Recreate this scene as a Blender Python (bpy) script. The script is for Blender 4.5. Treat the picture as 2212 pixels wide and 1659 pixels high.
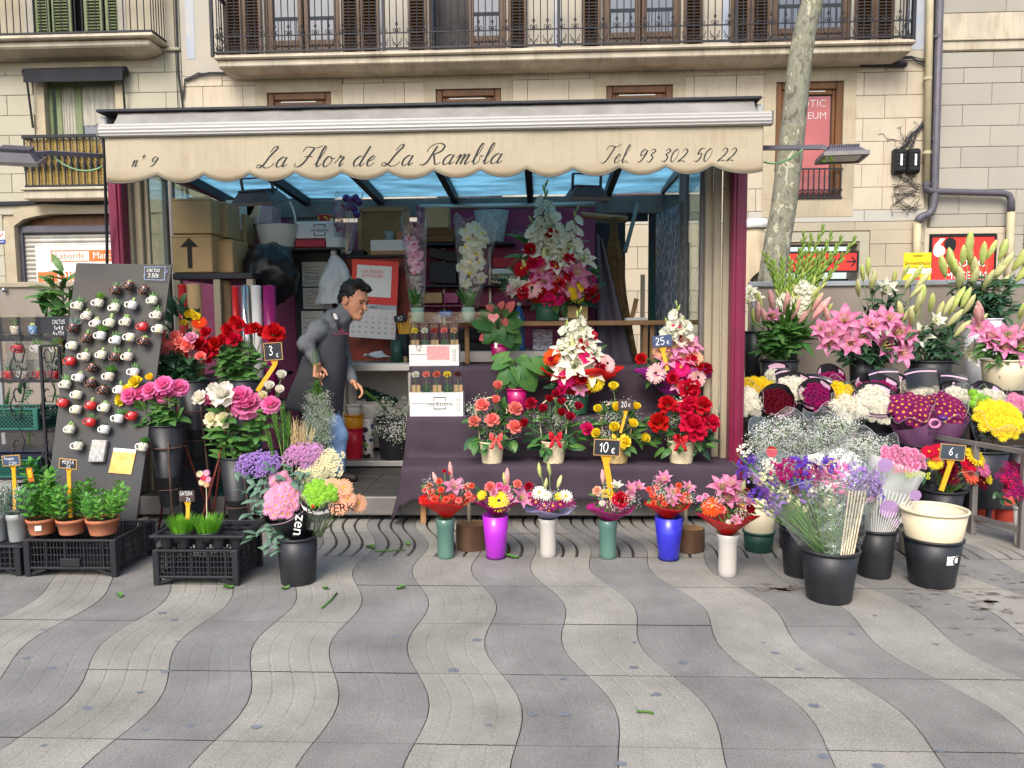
import bpy,math,random
import numpy as np
from mathutils import Vector,Matrix,noise
for _o in list(bpy.data.objects):bpy.data.objects.remove(_o)
SC=bpy.context.scene
COL=SC.collection
R=math.radians
rng=random.Random(11)
FPX,CU,CV,EYE=1600.0,1106.0,829.5,1.45
_th,_ph,_ro=R(2.36),R(4.6),0.008
_F0=Vector((-math.sin(_th),math.cos(_th),0));_R0=Vector((math.cos(_th),math.sin(_th),0));_Z=Vector((0,0,1))
CF=_F0*math.cos(_ph)-_Z*math.sin(_ph)
_U0=_Z*math.cos(_ph)+_F0*math.sin(_ph)
CUP=_U0*math.cos(_ro)+_R0*math.sin(_ro)
CR=_R0*math.cos(_ro)-_U0*math.sin(_ro)
CAMP=Vector((0,0,EYE))
cd=bpy.data.cameras.new('camera');cam=bpy.data.objects.new('camera',cd);COL.objects.link(cam)
cd.sensor_width=36;cd.lens=36*FPX/2212;cd.clip_start=.05;cd.clip_end=800
mw=Matrix.Identity(4)
for _i in range(3):
 mw[_i][0]=CR[_i];mw[_i][1]=CUP[_i];mw[_i][2]=-CF[_i];mw[_i][3]=CAMP[_i]
cam.matrix_world=mw
SC.camera=cam
SUN_EL,SUN_AZ=R(46),R(196)
wd=bpy.data.worlds.new('World');SC.world=wd;wd.use_nodes=True
_nt=wd.node_tree
_sky=_nt.nodes.new('ShaderNodeTexSky');_sky.sky_type='NISHITA';_sky.sun_disc=False
_sky.sun_elevation=SUN_EL;_sky.sun_rotation=SUN_AZ;_sky.dust_density=3.0;_sky.ozone_density=.6
_bg=_nt.nodes['Background'];_nt.links.new(_sky.outputs[0],_bg.inputs[0]);_bg.inputs[1].default_value=.15
sl=bpy.data.lights.new('sun','SUN');sl.energy=1.5;sl.angle=R(28);sl.color=(1,.96,.9)
so=bpy.data.objects.new('sun',sl);COL.objects.link(so);so.location=(-3,-8,12)
_sd=Vector((math.sin(SUN_AZ)*math.cos(SUN_EL),math.cos(SUN_AZ)*math.cos(SUN_EL),math.sin(SUN_EL)))
so.rotation_euler=_sd.to_track_quat('Z','Y').to_euler()
SC.view_settings.view_transform='Standard';SC.view_settings.look='None'
SC.view_settings.exposure=1.0;SC.view_settings.gamma=1;SC.view_settings.use_curve_mapping=False
SC.cycles.max_bounces=8;SC.cycles.transparent_max_bounces=24;SC.cycles.diffuse_bounces=4
def P(u,v,Y=None,Z=None):
 """the point of the place seen at (u, v) on the plane y=Y or z=Z"""
 d=CF+CR*((u-CU)/FPX)+CUP*((CV-v)/FPX)
 t=(Y/d.y)if Y is not None else((Z-EYE)/d.z)
 return CAMP+d*t
def G(u,v,z=0.0):return P(u,v,Z=z)
def S(px,Y):return px*Y/FPX
def rect(u0,v0,u1,v1,Y):
 um,vm=(u0+u1)/2,(v0+v1)/2
 return P(u0,vm,Y).x,P(u1,vm,Y).x,P(um,v1,Y).z,P(um,v0,Y).z
def lerp(a,b,t):return a+(b-a)*t
def uni(a,b):return rng.uniform(a,b)
def hx(s):
 s=s.lstrip('#');o=[]
 for i in(0,2,4):
  c=int(s[i:i+2],16)/255
  o.append(c/12.92 if c<=.04045 else((c+.055)/1.055)**2.4)
 return tuple(o)
MATS={}
def mat(name,col,rough=.6,var=.15,vs=9.0,rnd=0.0,hue=0.0,bump=0.0,bs=60.0,metal=0.0,transl=0.0,coat=0.0,spec=.4,col2=None,stretch=None,gen=False):
 if name in MATS:return MATS[name]
 if isinstance(col,str):col=hx(col)
 m=bpy.data.materials.new(name);m.use_nodes=True;MATS[name]=m
 nt=m.node_tree;N=nt.nodes;L=nt.links
 b=N['Principled BSDF'];out=N['Material Output']
 b.inputs['Roughness'].default_value=rough;b.inputs['Metallic'].default_value=metal
 b.inputs['Specular IOR Level'].default_value=spec;b.inputs['Coat Weight'].default_value=coat
 tc=N.new('ShaderNodeTexCoord');src=tc.outputs['Generated' if gen else 'Object']
 if stretch:
  mp=N.new('ShaderNodeMapping');mp.inputs['Scale'].default_value=stretch;L.new(src,mp.inputs[0]);src=mp.outputs[0]
 nz=N.new('ShaderNodeTexNoise');nz.inputs['Scale'].default_value=vs;nz.inputs['Detail'].default_value=5
 L.new(src,nz.inputs['Vector'])
 mr=N.new('ShaderNodeMapRange');mr.inputs[1].default_value=.3;mr.inputs[2].default_value=.7;L.new(nz.outputs[0],mr.inputs[0])
 mx=N.new('ShaderNodeMix');mx.data_type='RGBA'
 c2=(hx(col2)if isinstance(col2,str)else col2)if col2 else tuple(max(0,c*(1-var))for c in col)
 c1=col if col2 else tuple(min(1,c*(1+var))for c in col)
 mx.inputs[6].default_value=(*c1,1);mx.inputs[7].default_value=(*c2,1)
 L.new(mr.outputs[0],mx.inputs[0]);c=mx.outputs[2]
 if rnd or hue:
  oi=N.new('ShaderNodeObjectInfo')
  hs=N.new('ShaderNodeHueSaturation')
  m1=N.new('ShaderNodeMapRange');m1.inputs[3].default_value=1-rnd;m1.inputs[4].default_value=1+rnd
  L.new(oi.outputs['Random'],m1.inputs[0]);L.new(m1.outputs[0],hs.inputs['Value'])
  m2=N.new('ShaderNodeMapRange');m2.inputs[3].default_value=.5+hue;m2.inputs[4].default_value=.5-hue
  L.new(oi.outputs['Random'],m2.inputs[0]);L.new(m2.outputs[0],hs.inputs['Hue'])
  L.new(c,hs.inputs['Color']);c=hs.outputs[0]
 L.new(c,b.inputs['Base Color'])
 if bump:
  n2=N.new('ShaderNodeTexNoise');n2.inputs['Scale'].default_value=bs;n2.inputs['Detail'].default_value=6;L.new(src,n2.inputs['Vector'])
  bp=N.new('ShaderNodeBump');bp.inputs['Strength'].default_value=bump;bp.inputs['Distance'].default_value=.01
  L.new(n2.outputs[0],bp.inputs['Height']);L.new(bp.outputs[0],b.inputs['Normal'])
 if transl:
  tr=N.new('ShaderNodeBsdfTranslucent');L.new(c,tr.inputs[0])
  ms=N.new('ShaderNodeMixShader');ms.inputs[0].default_value=transl
  L.new(b.outputs[0],ms.inputs[1]);L.new(tr.outputs[0],ms.inputs[2]);L.new(ms.outputs[0],out.inputs[0])
 m['base']=1
 return m
def clear(name,tint=(1,1,1),gloss=.12,rough=.08,bump=.3,bs=18,milk=0.0):
 """cellophane, glass and clear plastic: see-through with a skin of gloss"""
 if name in MATS:return MATS[name]
 m=bpy.data.materials.new(name);m.use_nodes=True;MATS[name]=m
 nt=m.node_tree;N=nt.nodes;L=nt.links
 N.remove(N['Principled BSDF']);out=N['Material Output']
 t=N.new('ShaderNodeBsdfTransparent');t.inputs[0].default_value=(*tint,1)
 g=N.new('ShaderNodeBsdfGlossy');g.inputs['Roughness'].default_value=rough
 lw=N.new('ShaderNodeLayerWeight');lw.inputs[0].default_value=.35
 ma=N.new('ShaderNodeMath');ma.operation='MULTIPLY_ADD';ma.inputs[1].default_value=.5;ma.inputs[2].default_value=gloss
 L.new(lw.outputs['Facing'],ma.inputs[0])
 if bump:
  tc=N.new('ShaderNodeTexCoord');nz=N.new('ShaderNodeTexNoise');nz.inputs['Scale'].default_value=bs;nz.inputs['Detail'].default_value=3
  L.new(tc.outputs['Object'],nz.inputs['Vector'])
  bp=N.new('ShaderNodeBump');bp.inputs['Strength'].default_value=bump;bp.inputs['Distance'].default_value=.03
  L.new(nz.outputs[0],bp.inputs['Height']);L.new(bp.outputs[0],g.inputs['Normal']);L.new(bp.outputs[0],lw.inputs['Normal'])
 ms=N.new('ShaderNodeMixShader');L.new(ma.outputs[0],ms.inputs[0]);L.new(t.outputs[0],ms.inputs[1]);L.new(g.outputs[0],ms.inputs[2])
 last=ms
 if milk:
  d=N.new('ShaderNodeBsdfDiffuse');d.inputs[0].default_value=(.8,.8,.8,1)
  m2=N.new('ShaderNodeMixShader');m2.inputs[0].default_value=milk
  L.new(last.outputs[0],m2.inputs[1]);L.new(d.outputs[0],m2.inputs[2]);last=m2
 L.new(last.outputs[0],out.inputs[0])
 return m
class MB:
 def __init__(s):s.v=[];s.f=[];s.m=[]
 def add(s,vs,fs,mi=0):
  o=len(s.v);s.v+=[tuple(x)for x in vs];s.f+=[tuple(i+o for i in f)for f in fs];s.m+=[mi]*len(fs);return s
 def box(s,x0,x1,y0,y1,z0,z1,mi=0):
  return s.add([(x0,y0,z0),(x1,y0,z0),(x1,y1,z0),(x0,y1,z0),(x0,y0,z1),(x1,y0,z1),(x1,y1,z1),(x0,y1,z1)],[(0,3,2,1),(4,5,6,7),(0,1,5,4),(1,2,6,5),(2,3,7,6),(3,0,4,7)],mi)
 def cbox(s,x0,x1,y0,y1,z0,z1,c=.01,mi=0):
  """box whose front (-y) edges are chamfered"""
  A=[(x0,y1,z0),(x1,y1,z0),(x1,y1,z1),(x0,y1,z1)];B=[(x0,y0+c,z0),(x1,y0+c,z0),(x1,y0+c,z1),(x0,y0+c,z1)]
  D=[(x0+c,y0,z0+c),(x1-c,y0,z0+c),(x1-c,y0,z1-c),(x0+c,y0,z1-c)]
  fs=[(8,9,10,11)]
  for i in range(4):
   j=(i+1)%4;fs+=[(i,j,4+j,4+i),(4+i,4+j,8+j,8+i)]
  return s.add(A+B+D,fs,mi)
 def rbox(s,x0,x1,y0,y1,z0,z1,c=.006,mi=0):
  """box with every edge chamfered"""
  c=min(c,(x1-x0)*.45,(y1-y0)*.45,(z1-z0)*.45)
  vs=[];idx={}
  for ix,X in enumerate((x0,x1)):
   for iy,Y in enumerate((y0,y1)):
    for iz,Zz in enumerate((z0,z1)):
     sx,sy,sz=(c,-c)[ix],(c,-c)[iy],(c,-c)[iz]
     for a,q in enumerate(((X,Y+sy,Zz+sz),(X+sx,Y,Zz+sz),(X+sx,Y+sy,Zz))):
      idx[(ix,iy,iz,a)]=len(vs);vs.append(q)
  fs=[]
  for i in(0,1):
   fs.append(tuple(idx[(i,a,b,0)]for a,b in((0,0),(1,0),(1,1),(0,1))))
   fs.append(tuple(idx[(a,i,b,1)]for a,b in((0,0),(1,0),(1,1),(0,1))))
   fs.append(tuple(idx[(a,b,i,2)]for a,b in((0,0),(1,0),(1,1),(0,1))))
   for j in(0,1):
    fs.append((idx[(i,j,0,0)],idx[(i,j,1,0)],idx[(i,j,1,1)],idx[(i,j,0,1)]))
    fs.append((idx[(i,0,j,0)],idx[(i,1,j,0)],idx[(i,1,j,2)],idx[(i,0,j,2)]))
    fs.append((idx[(0,i,j,1)],idx[(1,i,j,1)],idx[(1,i,j,2)],idx[(0,i,j,2)]))
    for k in(0,1):fs.append((idx[(i,j,k,0)],idx[(i,j,k,1)],idx[(i,j,k,2)]))
  return s.add(vs,fs,mi)
 def hull4(s,a,b,t,mi=0):
  """slab between two quads a and b (4 points each)"""
  return s.add(list(a)+list(b),[(0,1,2,3),(7,6,5,4),(0,4,5,1),(1,5,6,2),(2,6,7,3),(3,7,4,0)],mi)
 def bar(s,p,q,w,h=None,mi=0,up=(0,0,1)):
  p=Vector(p);q=Vector(q);h=h or w
  d=(q-p).normalized();u=Vector(up)
  if abs(d.dot(u))>.95:u=Vector((0,1,0))
  x=d.cross(u).normalized();y=x.cross(d).normalized()
  o=[x*sx*w/2+y*sy*h/2 for sx,sy in((-1,-1),(1,-1),(1,1),(-1,1))]
  return s.add([p+k for k in o]+[q+k for k in o],[(3,2,1,0),(4,5,6,7),(0,1,5,4),(1,2,6,5),(2,3,7,6),(3,0,4,7)],mi)
 def tube(s,pts,r,n=6,mi=0,cap=True):
  pts=[Vector(p)for p in pts];k=len(pts);vs=[];x=None
  for i,p in enumerate(pts):
   d=(pts[min(i+1,k-1)]-pts[max(i-1,0)])
   d=d.normalized()if d.length>1e-9 else Vector((0,0,1))
   if x is None:
    a=Vector((0,0,1))if abs(d.z)<.9 else Vector((1,0,0));x=d.cross(a).normalized()
   else:
    x=(x-d*x.dot(d));x=x.normalized()if x.length>1e-6 else d.orthogonal().normalized()
   y=d.cross(x);rr=r[i]if isinstance(r,(list,tuple))else r
   for j in range(n):
    a=2*math.pi*j/n;vs.append(p+x*math.cos(a)*rr+y*math.sin(a)*rr)
  fs=[(i*n+j,i*n+(j+1)%n,(i+1)*n+(j+1)%n,(i+1)*n+j)for i in range(k-1)for j in range(n)]
  if cap:fs+=[tuple(range(n-1,-1,-1)),tuple(range((k-1)*n,k*n))]
  return s.add(vs,fs,mi)
 def lathe(s,prof,n=20,o=(0,0,0),mi=0,sx=1,sy=1,cap=False):
  vs=[];k=len(prof)
  for r,z in prof:
   for j in range(n):
    a=2*math.pi*j/n;vs.append((o[0]+r*math.cos(a)*sx,o[1]+r*math.sin(a)*sy,o[2]+z))
  fs=[(i*n+j,i*n+(j+1)%n,(i+1)*n+(j+1)%n,(i+1)*n+j)for i in range(k-1)for j in range(n)]
  if cap:fs+=[tuple(range(n-1,-1,-1)),tuple(range((k-1)*n,k*n))]
  return s.add(vs,fs,mi)
 def grid(s,fn,nu,nv,mi=0,wrap=False):
  vs=[fn(i/nu,j/nv)for j in range(nv+1)for i in range(nu if wrap else nu+1)]
  w=nu if wrap else nu+1
  fs=[(j*w+i,j*w+(i+1)%w,(j+1)*w+(i+1)%w,(j+1)*w+i)for j in range(nv)for i in range(nu)]
  return s.add(vs,fs,mi)
 def ball(s,c,r,n=8,k=5,mi=0,sz=1.0):
  prof=[(r*math.sin(math.pi*i/k)+1e-5,-r*sz*math.cos(math.pi*i/k))for i in range(k+1)]
  return s.lathe(prof,n,c,mi)
 def octa(s,c,r,mi=0):
  x,y,z=c
  return s.add([(x+r,y,z),(x-r,y,z),(x,y+r,z),(x,y-r,z),(x,y,z+r),(x,y,z-r)],[(0,2,4),(2,1,4),(1,3,4),(3,0,4),(2,0,5),(1,2,5),(3,1,5),(0,3,5)],mi)
 def poly(s,pts,d,mi=0):
  """extrude an outline of 3-D points along vector d"""
  n=len(pts);d=Vector(d);q=[Vector(p)+d for p in pts]
  return s.add(list(pts)+q,[tuple(range(n)),tuple(range(2*n-1,n-1,-1))]+[(i,(i+1)%n,n+(i+1)%n,n+i)for i in range(n)],mi)
 def xf(s,M,start=0):
  s.v[start:]=[tuple(M@Vector(p))for p in s.v[start:]];return s
 def mesh(s,name,mats,smooth=False):
  me=bpy.data.meshes.new(name);me.from_pydata(s.v,[],s.f)
  if not isinstance(mats,(list,tuple)):mats=[mats]
  for m in mats:me.materials.append(m)
  if len(mats)>1:me.polygons.foreach_set('material_index',s.m)
  if smooth:me.polygons.foreach_set('use_smooth',[True]*len(s.f))
  me.update();return me
def link(o,parent=None):
 COL.objects.link(o)
 if parent is not None:o.parent=parent
 return o
def tag(o,label=None,cat=None,group=None,kind=None):
 if label:o['label']=label
 if cat:o['category']=cat
 if group:o['group']=group
 if kind:o['kind']=kind
 return o
def thing(name,label,cat,loc=(0,0,0),rz=0.0,group=None,rot=None):
 o=bpy.data.objects.new(name,None);o.empty_display_size=.05;o.location=loc
 o.rotation_euler=rot if rot else(0,0,rz);link(o);return tag(o,label,cat,group)
def obj(name,me,mats=None,parent=None,smooth=False,loc=None,M=None,label=None,kind=None):
 if isinstance(me,MB):me=me.mesh(name,mats,smooth)
 o=bpy.data.objects.new(name,me);link(o,parent)
 if M is not None:o.matrix_local=M
 elif loc is not None:o.location=loc
 if label:o['label']=label
 if kind:o['kind']=kind
 return o
def struct(name,mb,mats,smooth=False):return obj(name,mb,mats,None,smooth,kind='structure')
def orient(p,d,s,roll=None):
 q=Vector(d).to_track_quat('Z','Y').to_matrix().to_4x4()
 r=Matrix.Rotation(uni(0,6.283)if roll is None else roll,4,'Z')
 sc=Matrix.Diagonal((s,s,s,1))if not isinstance(s,tuple)else Matrix.Diagonal((*s,1))
 return Matrix.Translation(p)@q@r@sc
ORD=['first','second','third','fourth','fifth','sixth','seventh','eighth','ninth','tenth','eleventh','twelfth','thirteenth','fourteenth','fifteenth','sixteenth','seventeenth','eighteenth','nineteenth','twentieth']
def nth(i,n):
 if i==0:return 'leftmost'
 if i==n-1:return 'rightmost'
 return ORD[i]+' from the left'
def catmull(pts,k=6):
 if len(pts)<3:return[Vector((*p,0))for p in pts]
 q=[pts[0]]+list(pts)+[pts[-1]];out=[]
 for i in range(1,len(q)-2):
  p0,p1,p2,p3=[Vector((*a,0))for a in q[i-1:i+3]]
  for j in range(k):
   t=j/k
   out.append(.5*((2*p1)+(p2-p0)*t+(2*p0-5*p1+4*p2-p3)*t*t+(-p0+3*p1-3*p2+p3)*t**3))
 out.append(Vector((*pts[-1],0)));return out
_ov=[(.72,.88),(.45,1.),(.1,.62),(.1,.15),(.35,0),(.65,.3),(.8,.95)]
SCRIPT={'a':(1.08,[_ov,[(.82,1.),(.7,.3),(.8,.02),(1.1,.3)]]),'l':(.62,[[(0,.2),(.35,1.),(.5,1.9),(.34,2.02),(.22,1.5),(.2,.3),(.35,0),(.65,.3)]]),'o':(.98,[[(.6,.95),(.3,1.),(.05,.5),(.25,0),(.6,.2),(.75,.7),(.58,.97),(.68,.8),(1.,.85)]]),'r':(.88,[[(0,.3),(.28,.9),(.33,1.12),(.4,.9),(.7,.95),(.55,.4),(.6,.02),(.9,.3)]]),'d':(1.12,[_ov,[(1.02,2.0),(.82,.95),(.7,.25),(.82,0),(1.12,.3)]]),'e':(.8,[[(0,.4),(.5,.65),(.6,.9),(.4,1.),(.12,.6),(.15,.15),(.4,0),(.8,.35)]]),'m':(1.4,[[(0,.6),(.2,1.),(.25,.7),(.15,0)],[(.17,.3),(.5,.95),(.66,.9),(.55,0)],[(.57,.3),(.9,.95),(1.06,.9),(.95,.2),(1.05,0),(1.35,.3)]]),'n':(1.05,[[(0,.6),(.2,1.),(.25,.7),(.15,0)],[(.17,.3),(.5,.95),(.66,.9),(.57,.2),(.68,0),(.95,.3)]]),'b':(.92,[[(0,.2),(.4,1.1),(.5,1.9),(.35,2.02),(.2,1.4),(.2,.3),(.4,0),(.7,.3),(.62,.8),(.92,.75)]]),'L':(1.5,[[(.62,1.5),(.8,1.95),(1.08,2.1),(1.16,1.85),(.88,1.4),(.62,.85),(.42,.3),(.1,.0),(-.22,.08),(-.1,.3),(.3,.18),(.75,-.04),(1.2,.12),(1.4,.42)]]),'F':(1.55,[[(.1,1.5),(.25,1.95),(.7,1.95),(1.2,1.88),(1.8,2.12)],[(1.08,1.88),(.85,1.2),(.6,.4),(.2,0),(-.18,.1),(-.1,.35)],[(.42,.98),(.8,1.08),(1.2,1.)]]),'R':(1.75,[[(.78,1.85),(.6,1.1),(.4,.3),(.05,0),(-.28,.15)],[(0,1.25),(.15,1.8),(.8,2.12),(1.42,1.9),(1.36,1.4),(.9,1.1),(.58,1.05)],[(.75,1.05),(1.,.5),(1.3,.02),(1.7,.25)]]),'T':(1.3,[[(0,1.45),(.15,1.95),(.6,1.95),(1.1,1.85),(1.65,2.12)],[(.97,1.9),(.75,1.2),(.5,.4),(.15,0),(-.22,.15)]]),'9':(1.,[[(.78,1.15),(.5,1.5),(.15,1.2),(.22,.75),(.6,.9),(.82,1.35),(.72,.7),(.4,.1),(.05,.05)]]),'3':(.95,[[(.12,1.25),(.4,1.5),(.75,1.25),(.36,.85),(.7,.5),(.4,0),(0,.2)]]),'0':(1.,[[(.45,1.5),(.1,1.),(.12,.3),(.4,0),(.75,.5),(.76,1.2),(.45,1.5)]]),'2':(1.,[[(.1,1.2),(.4,1.5),(.75,1.2),(.5,.6),(0,.02),(.35,.12),(.88,.05)]]),'5':(1.,[[(.92,1.5),(.4,1.45),(.25,.85),(.6,.95),(.75,.5),(.4,0),(0,.15)]]),'.':(.4,[[(.05,0),(.12,.08),(.14,.0)]]),'º':(.6,[[(.3,1.75),(.1,1.5),(.25,1.3),(.45,1.5),(.3,1.75)],[(.05,1.02),(.5,1.06)]]),' ':(.7,[])}
HAND={'C':[[(.55,.85),(.3,1),(.02,.6),(.05,.15),(.35,0),(.58,.15)]],'A':[[(0,0),(.3,1),(.6,0)],[(.12,.38),(.48,.4)]],'T':[[(0,.98),(.6,1)],[(.3,.98),(.3,0)]],'U':[[(0,1),(.02,.2),(.3,0),(.56,.2),(.58,1)]],'S':[[(.55,.85),(.3,1),(.05,.75),(.3,.52),(.55,.28),(.3,0),(.02,.15)]],'3':[[(.05,.85),(.3,1),(.52,.78),(.25,.55),(.55,.28),(.3,0),(0,.12)]],'5':[[(.55,1),(.12,.98),(.08,.55),(.4,.6),(.55,.3),(.3,0),(0,.1)]],'0':[[(.3,1),(.03,.6),(.1,.1),(.35,0),(.57,.45),(.5,.9),(.3,1)]],'2':[[(.05,.8),(.3,1),(.52,.75),(.3,.35),(0,0)],[(0,0),(.58,.03)]],'1':[[(.1,.7),(.35,1)],[(.35,1),(.28,0)]],'6':[[(.5,.95),(.15,.6),(.05,.2),(.3,0),(.52,.25),(.3,.5),(.08,.3)]],'4':[[(.35,1),(.02,.35)],[(.02,.35),(.6,.4)],[(.42,.7),(.36,0)]],'M':[[(0,0),(.08,1)],[(.08,1),(.3,.4)],[(.3,.4),(.54,1)],[(.54,1),(.62,0)]],'E':[[(.05,0),(.05,1)],[(.05,1),(.5,.98)],[(.05,.52),(.42,.52)],[(.05,0),(.52,.02)]],'N':[[(0,0),(.05,1)],[(.05,1),(.5,0)],[(.5,0),(.55,1)]],'G':[[(.55,.85),(.3,1),(.02,.55),(.1,.1),(.4,0),(.55,.4)],[(.3,.42),(.58,.42)]],'R':[[(.02,0),(.05,1)],[(.05,1),(.45,.95),(.45,.6),(.08,.5)],[(.15,.5),(.55,0)]],'x':[[(0,.55),(.45,0)],[(.45,.55),(0,0)]],'.':[[(.1,0),(.14,.06)]],'€':[[(.5,.7),(.3,.8),(.1,.5),(.15,.1),(.35,0),(.5,.1)],[(0,.5),(.36,.52)],[(0,.32),(.34,.34)]],' ':[],'a':[[(.4,.5),(.2,.6),(.02,.3),(.15,0),(.4,.2)],[(.42,.6),(.42,0)]],'n':[[(0,0),(.02,.6)],[(.02,.4),(.25,.6),(.4,.4),(.4,0)]],'i':[[(.1,.6),(.1,0)]],'o':[[(.25,.6),(.02,.3),(.2,0),(.42,.3),(.25,.6)]],'g':[[(.4,.5),(.2,.6),(.02,.3),(.2,.05),(.4,.3)],[(.42,.6),(.4,-.2),(.1,-.3)]],'l':[[(.1,1),(.1,0)]],'F':[[(.05,0),(.05,1)],[(.05,1),(.5,.98)],[(.05,.52),(.42,.52)]],'D':[[(.05,0),(.05,1)],[(.05,1),(.5,.75),(.5,.25),(.05,0)]],'I':[[(.15,0),(.15,1)]],'P':[[(.02,0),(.05,1)],[(.05,1),(.48,.95),(.45,.55),(.08,.5)]],'J':[[(.4,1),(.4,.2),(.15,0),(0,.2)]],'L':[[(.05,1),(.05,0)],[(.05,0),(.5,0)]],'O':[[(.3,1),(.03,.6),(.1,.1),(.35,0),(.57,.45),(.5,.9),(.3,1)]],'B':[[(.05,0),(.05,1)],[(.05,1),(.45,.85),(.1,.55)],[(.1,.55),(.55,.3),(.05,0)]],'b':[[(.05,1),(.05,0)],[(.05,.4),(.3,.55),(.45,.25),(.25,0),(.05,.1)]],'r':[[(.05,0),(.05,.6)],[(.05,.35),(.2,.6),(.35,.55)]],'u':[[(0,.6),(.05,.1),(.25,0),(.4,.2),(.4,.6)]],'v':[[(0,.6),(.2,0)],[(.2,0),(.4,.6)]],'e':[[(0,.3),(.4,.35),(.2,.6),(.02,.3),(.2,0),(.4,.1)]],'m':[[(0,0),(.02,.6)],[(.02,.4),(.2,.6),(.28,.4),(.28,0)],[(.28,.4),(.46,.6),(.55,.4),(.55,0)]],'t':[[(.15,.9),(.15,.1),(.35,0)],[(0,.6),(.35,.6)]],'s':[[(.35,.5),(.15,.6),(.05,.45),(.32,.2),(.15,0),(0,.08)]],'d':[[(.4,1),(.4,0)],[(.4,.4),(.2,.55),(.02,.25),(.2,0),(.4,.15)]]}
def strokes(mb,polys,w0,w1=None,pen=.9,mi=0):
 """ribbons in the xy plane; width w0 on upstrokes and w1 on downstrokes"""
 w1=w1 or w0
 for pl in polys:
  n=len(pl);vs=[]
  for i,p in enumerate(pl):
   d=pl[min(i+1,n-1)]-pl[max(i-1,0)]
   if d.length<1e-9:d=Vector((1,0,0))
   d.normalize();nn=Vector((-d.y,d.x,0));k=max(0,-d.y)
   w=lerp(w0,w1,k**pen)*(.5 if w1>w0 and i in(0,n-1)else 1)
   vs+=[p+nn*w/2,p-nn*w/2]
  mb.add(vs,[(2*i,2*i+1,2*i+3,2*i+2)for i in range(n-1)],mi)
def script_text(s,h,shear=.42,thin=.05,thick=.16,gap=.12):
 mb=MB();x=0;polys=[]
 for ch in s:
  adv,gl=SCRIPT[ch]
  for g in gl:
   polys.append([Vector((x+p.x+shear*p.y,p.y,0))*h for p in catmull(g)])
  x+=adv+gap
 strokes(mb,polys,thin*h,thick*h);return mb,x*h
def hand_text(s,h,w=.1,jit=.04):
 mb=MB();x=0;polys=[]
 for ch in s:
  gl=HAND.get(ch,HAND['o']);wd_=max([p[0]for g in gl for p in g],default=.3)
  dy=uni(-jit,jit)
  for g in gl:polys.append([Vector((x+p.x,p.y+dy,0))*h for p in catmull(g,4)])
  x+=wd_+.22
 strokes(mb,polys,w*h);return mb,x*h
_TX=[]
def text_later(key,s,size,ext=.0,align='CENTER',shear=0,sx=1.0,off=0.0):
 cu=bpy.data.curves.new('t_'+key,'FONT');cu.body=s;cu.size=size;cu.extrude=ext;cu.align_x=align;cu.align_y='CENTER';cu.shear=shear
 cu.space_character=sx;cu.offset=off;cu.resolution_u=3
 o=bpy.data.objects.new('t_'+key,cu);COL.objects.link(o);_TX.append((key,o))
TEXT={}
def bake_text():
 dg=bpy.context.evaluated_depsgraph_get()
 for k,o in _TX:TEXT[k]=bpy.data.meshes.new_from_object(o.evaluated_get(dg))
 for k,o in _TX:
  cu=o.data;bpy.data.objects.remove(o);bpy.data.curves.remove(cu)
 _TX.clear()
STAND=Matrix.Rotation(R(90),4,'X')
def letter(name,key,m,parent,p,rot=None,sc=1.0):
 me=TEXT[key].copy();me.name=name;me.materials.clear();me.materials.append(m)
 return obj(name,me,parent=parent,M=Matrix.Translation(p)@(rot if rot else STAND)@Matrix.Scale(sc,4))
for _k,_s,_z in(('erotic','EROTIC',.3),('museum','MUSEUM',.3),('em','EROTIC MUSEUM',.3),('senyal','Senyalització\nExcepcional',.085),('laborde','Laborde',.2),('marcet','Marcet',.2),('patri','PATRIMONI',.1),('disp','DISPONIBLE',.26),('verd','verdissimo',.05),('bosses','LES BOSSES\nES PAGUEN',.04),('abril','abril',.03),('werk','LA  WERK',.06),('zen','zen',.1),('flowers','flowers',.03),('florapron','LA\nFLOR\nDE LA RAMBLA',.022),('preserved','Preserved Flowers',.02),('sun','Sun',.06),('spring','Spring',.05),('p640','640',.08),('ic','IC',.3)):
 text_later(_k,_s,_z)
for _d in range(1,31):text_later('d%d'%_d,str(_d),.03)
bake_text()
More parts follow.
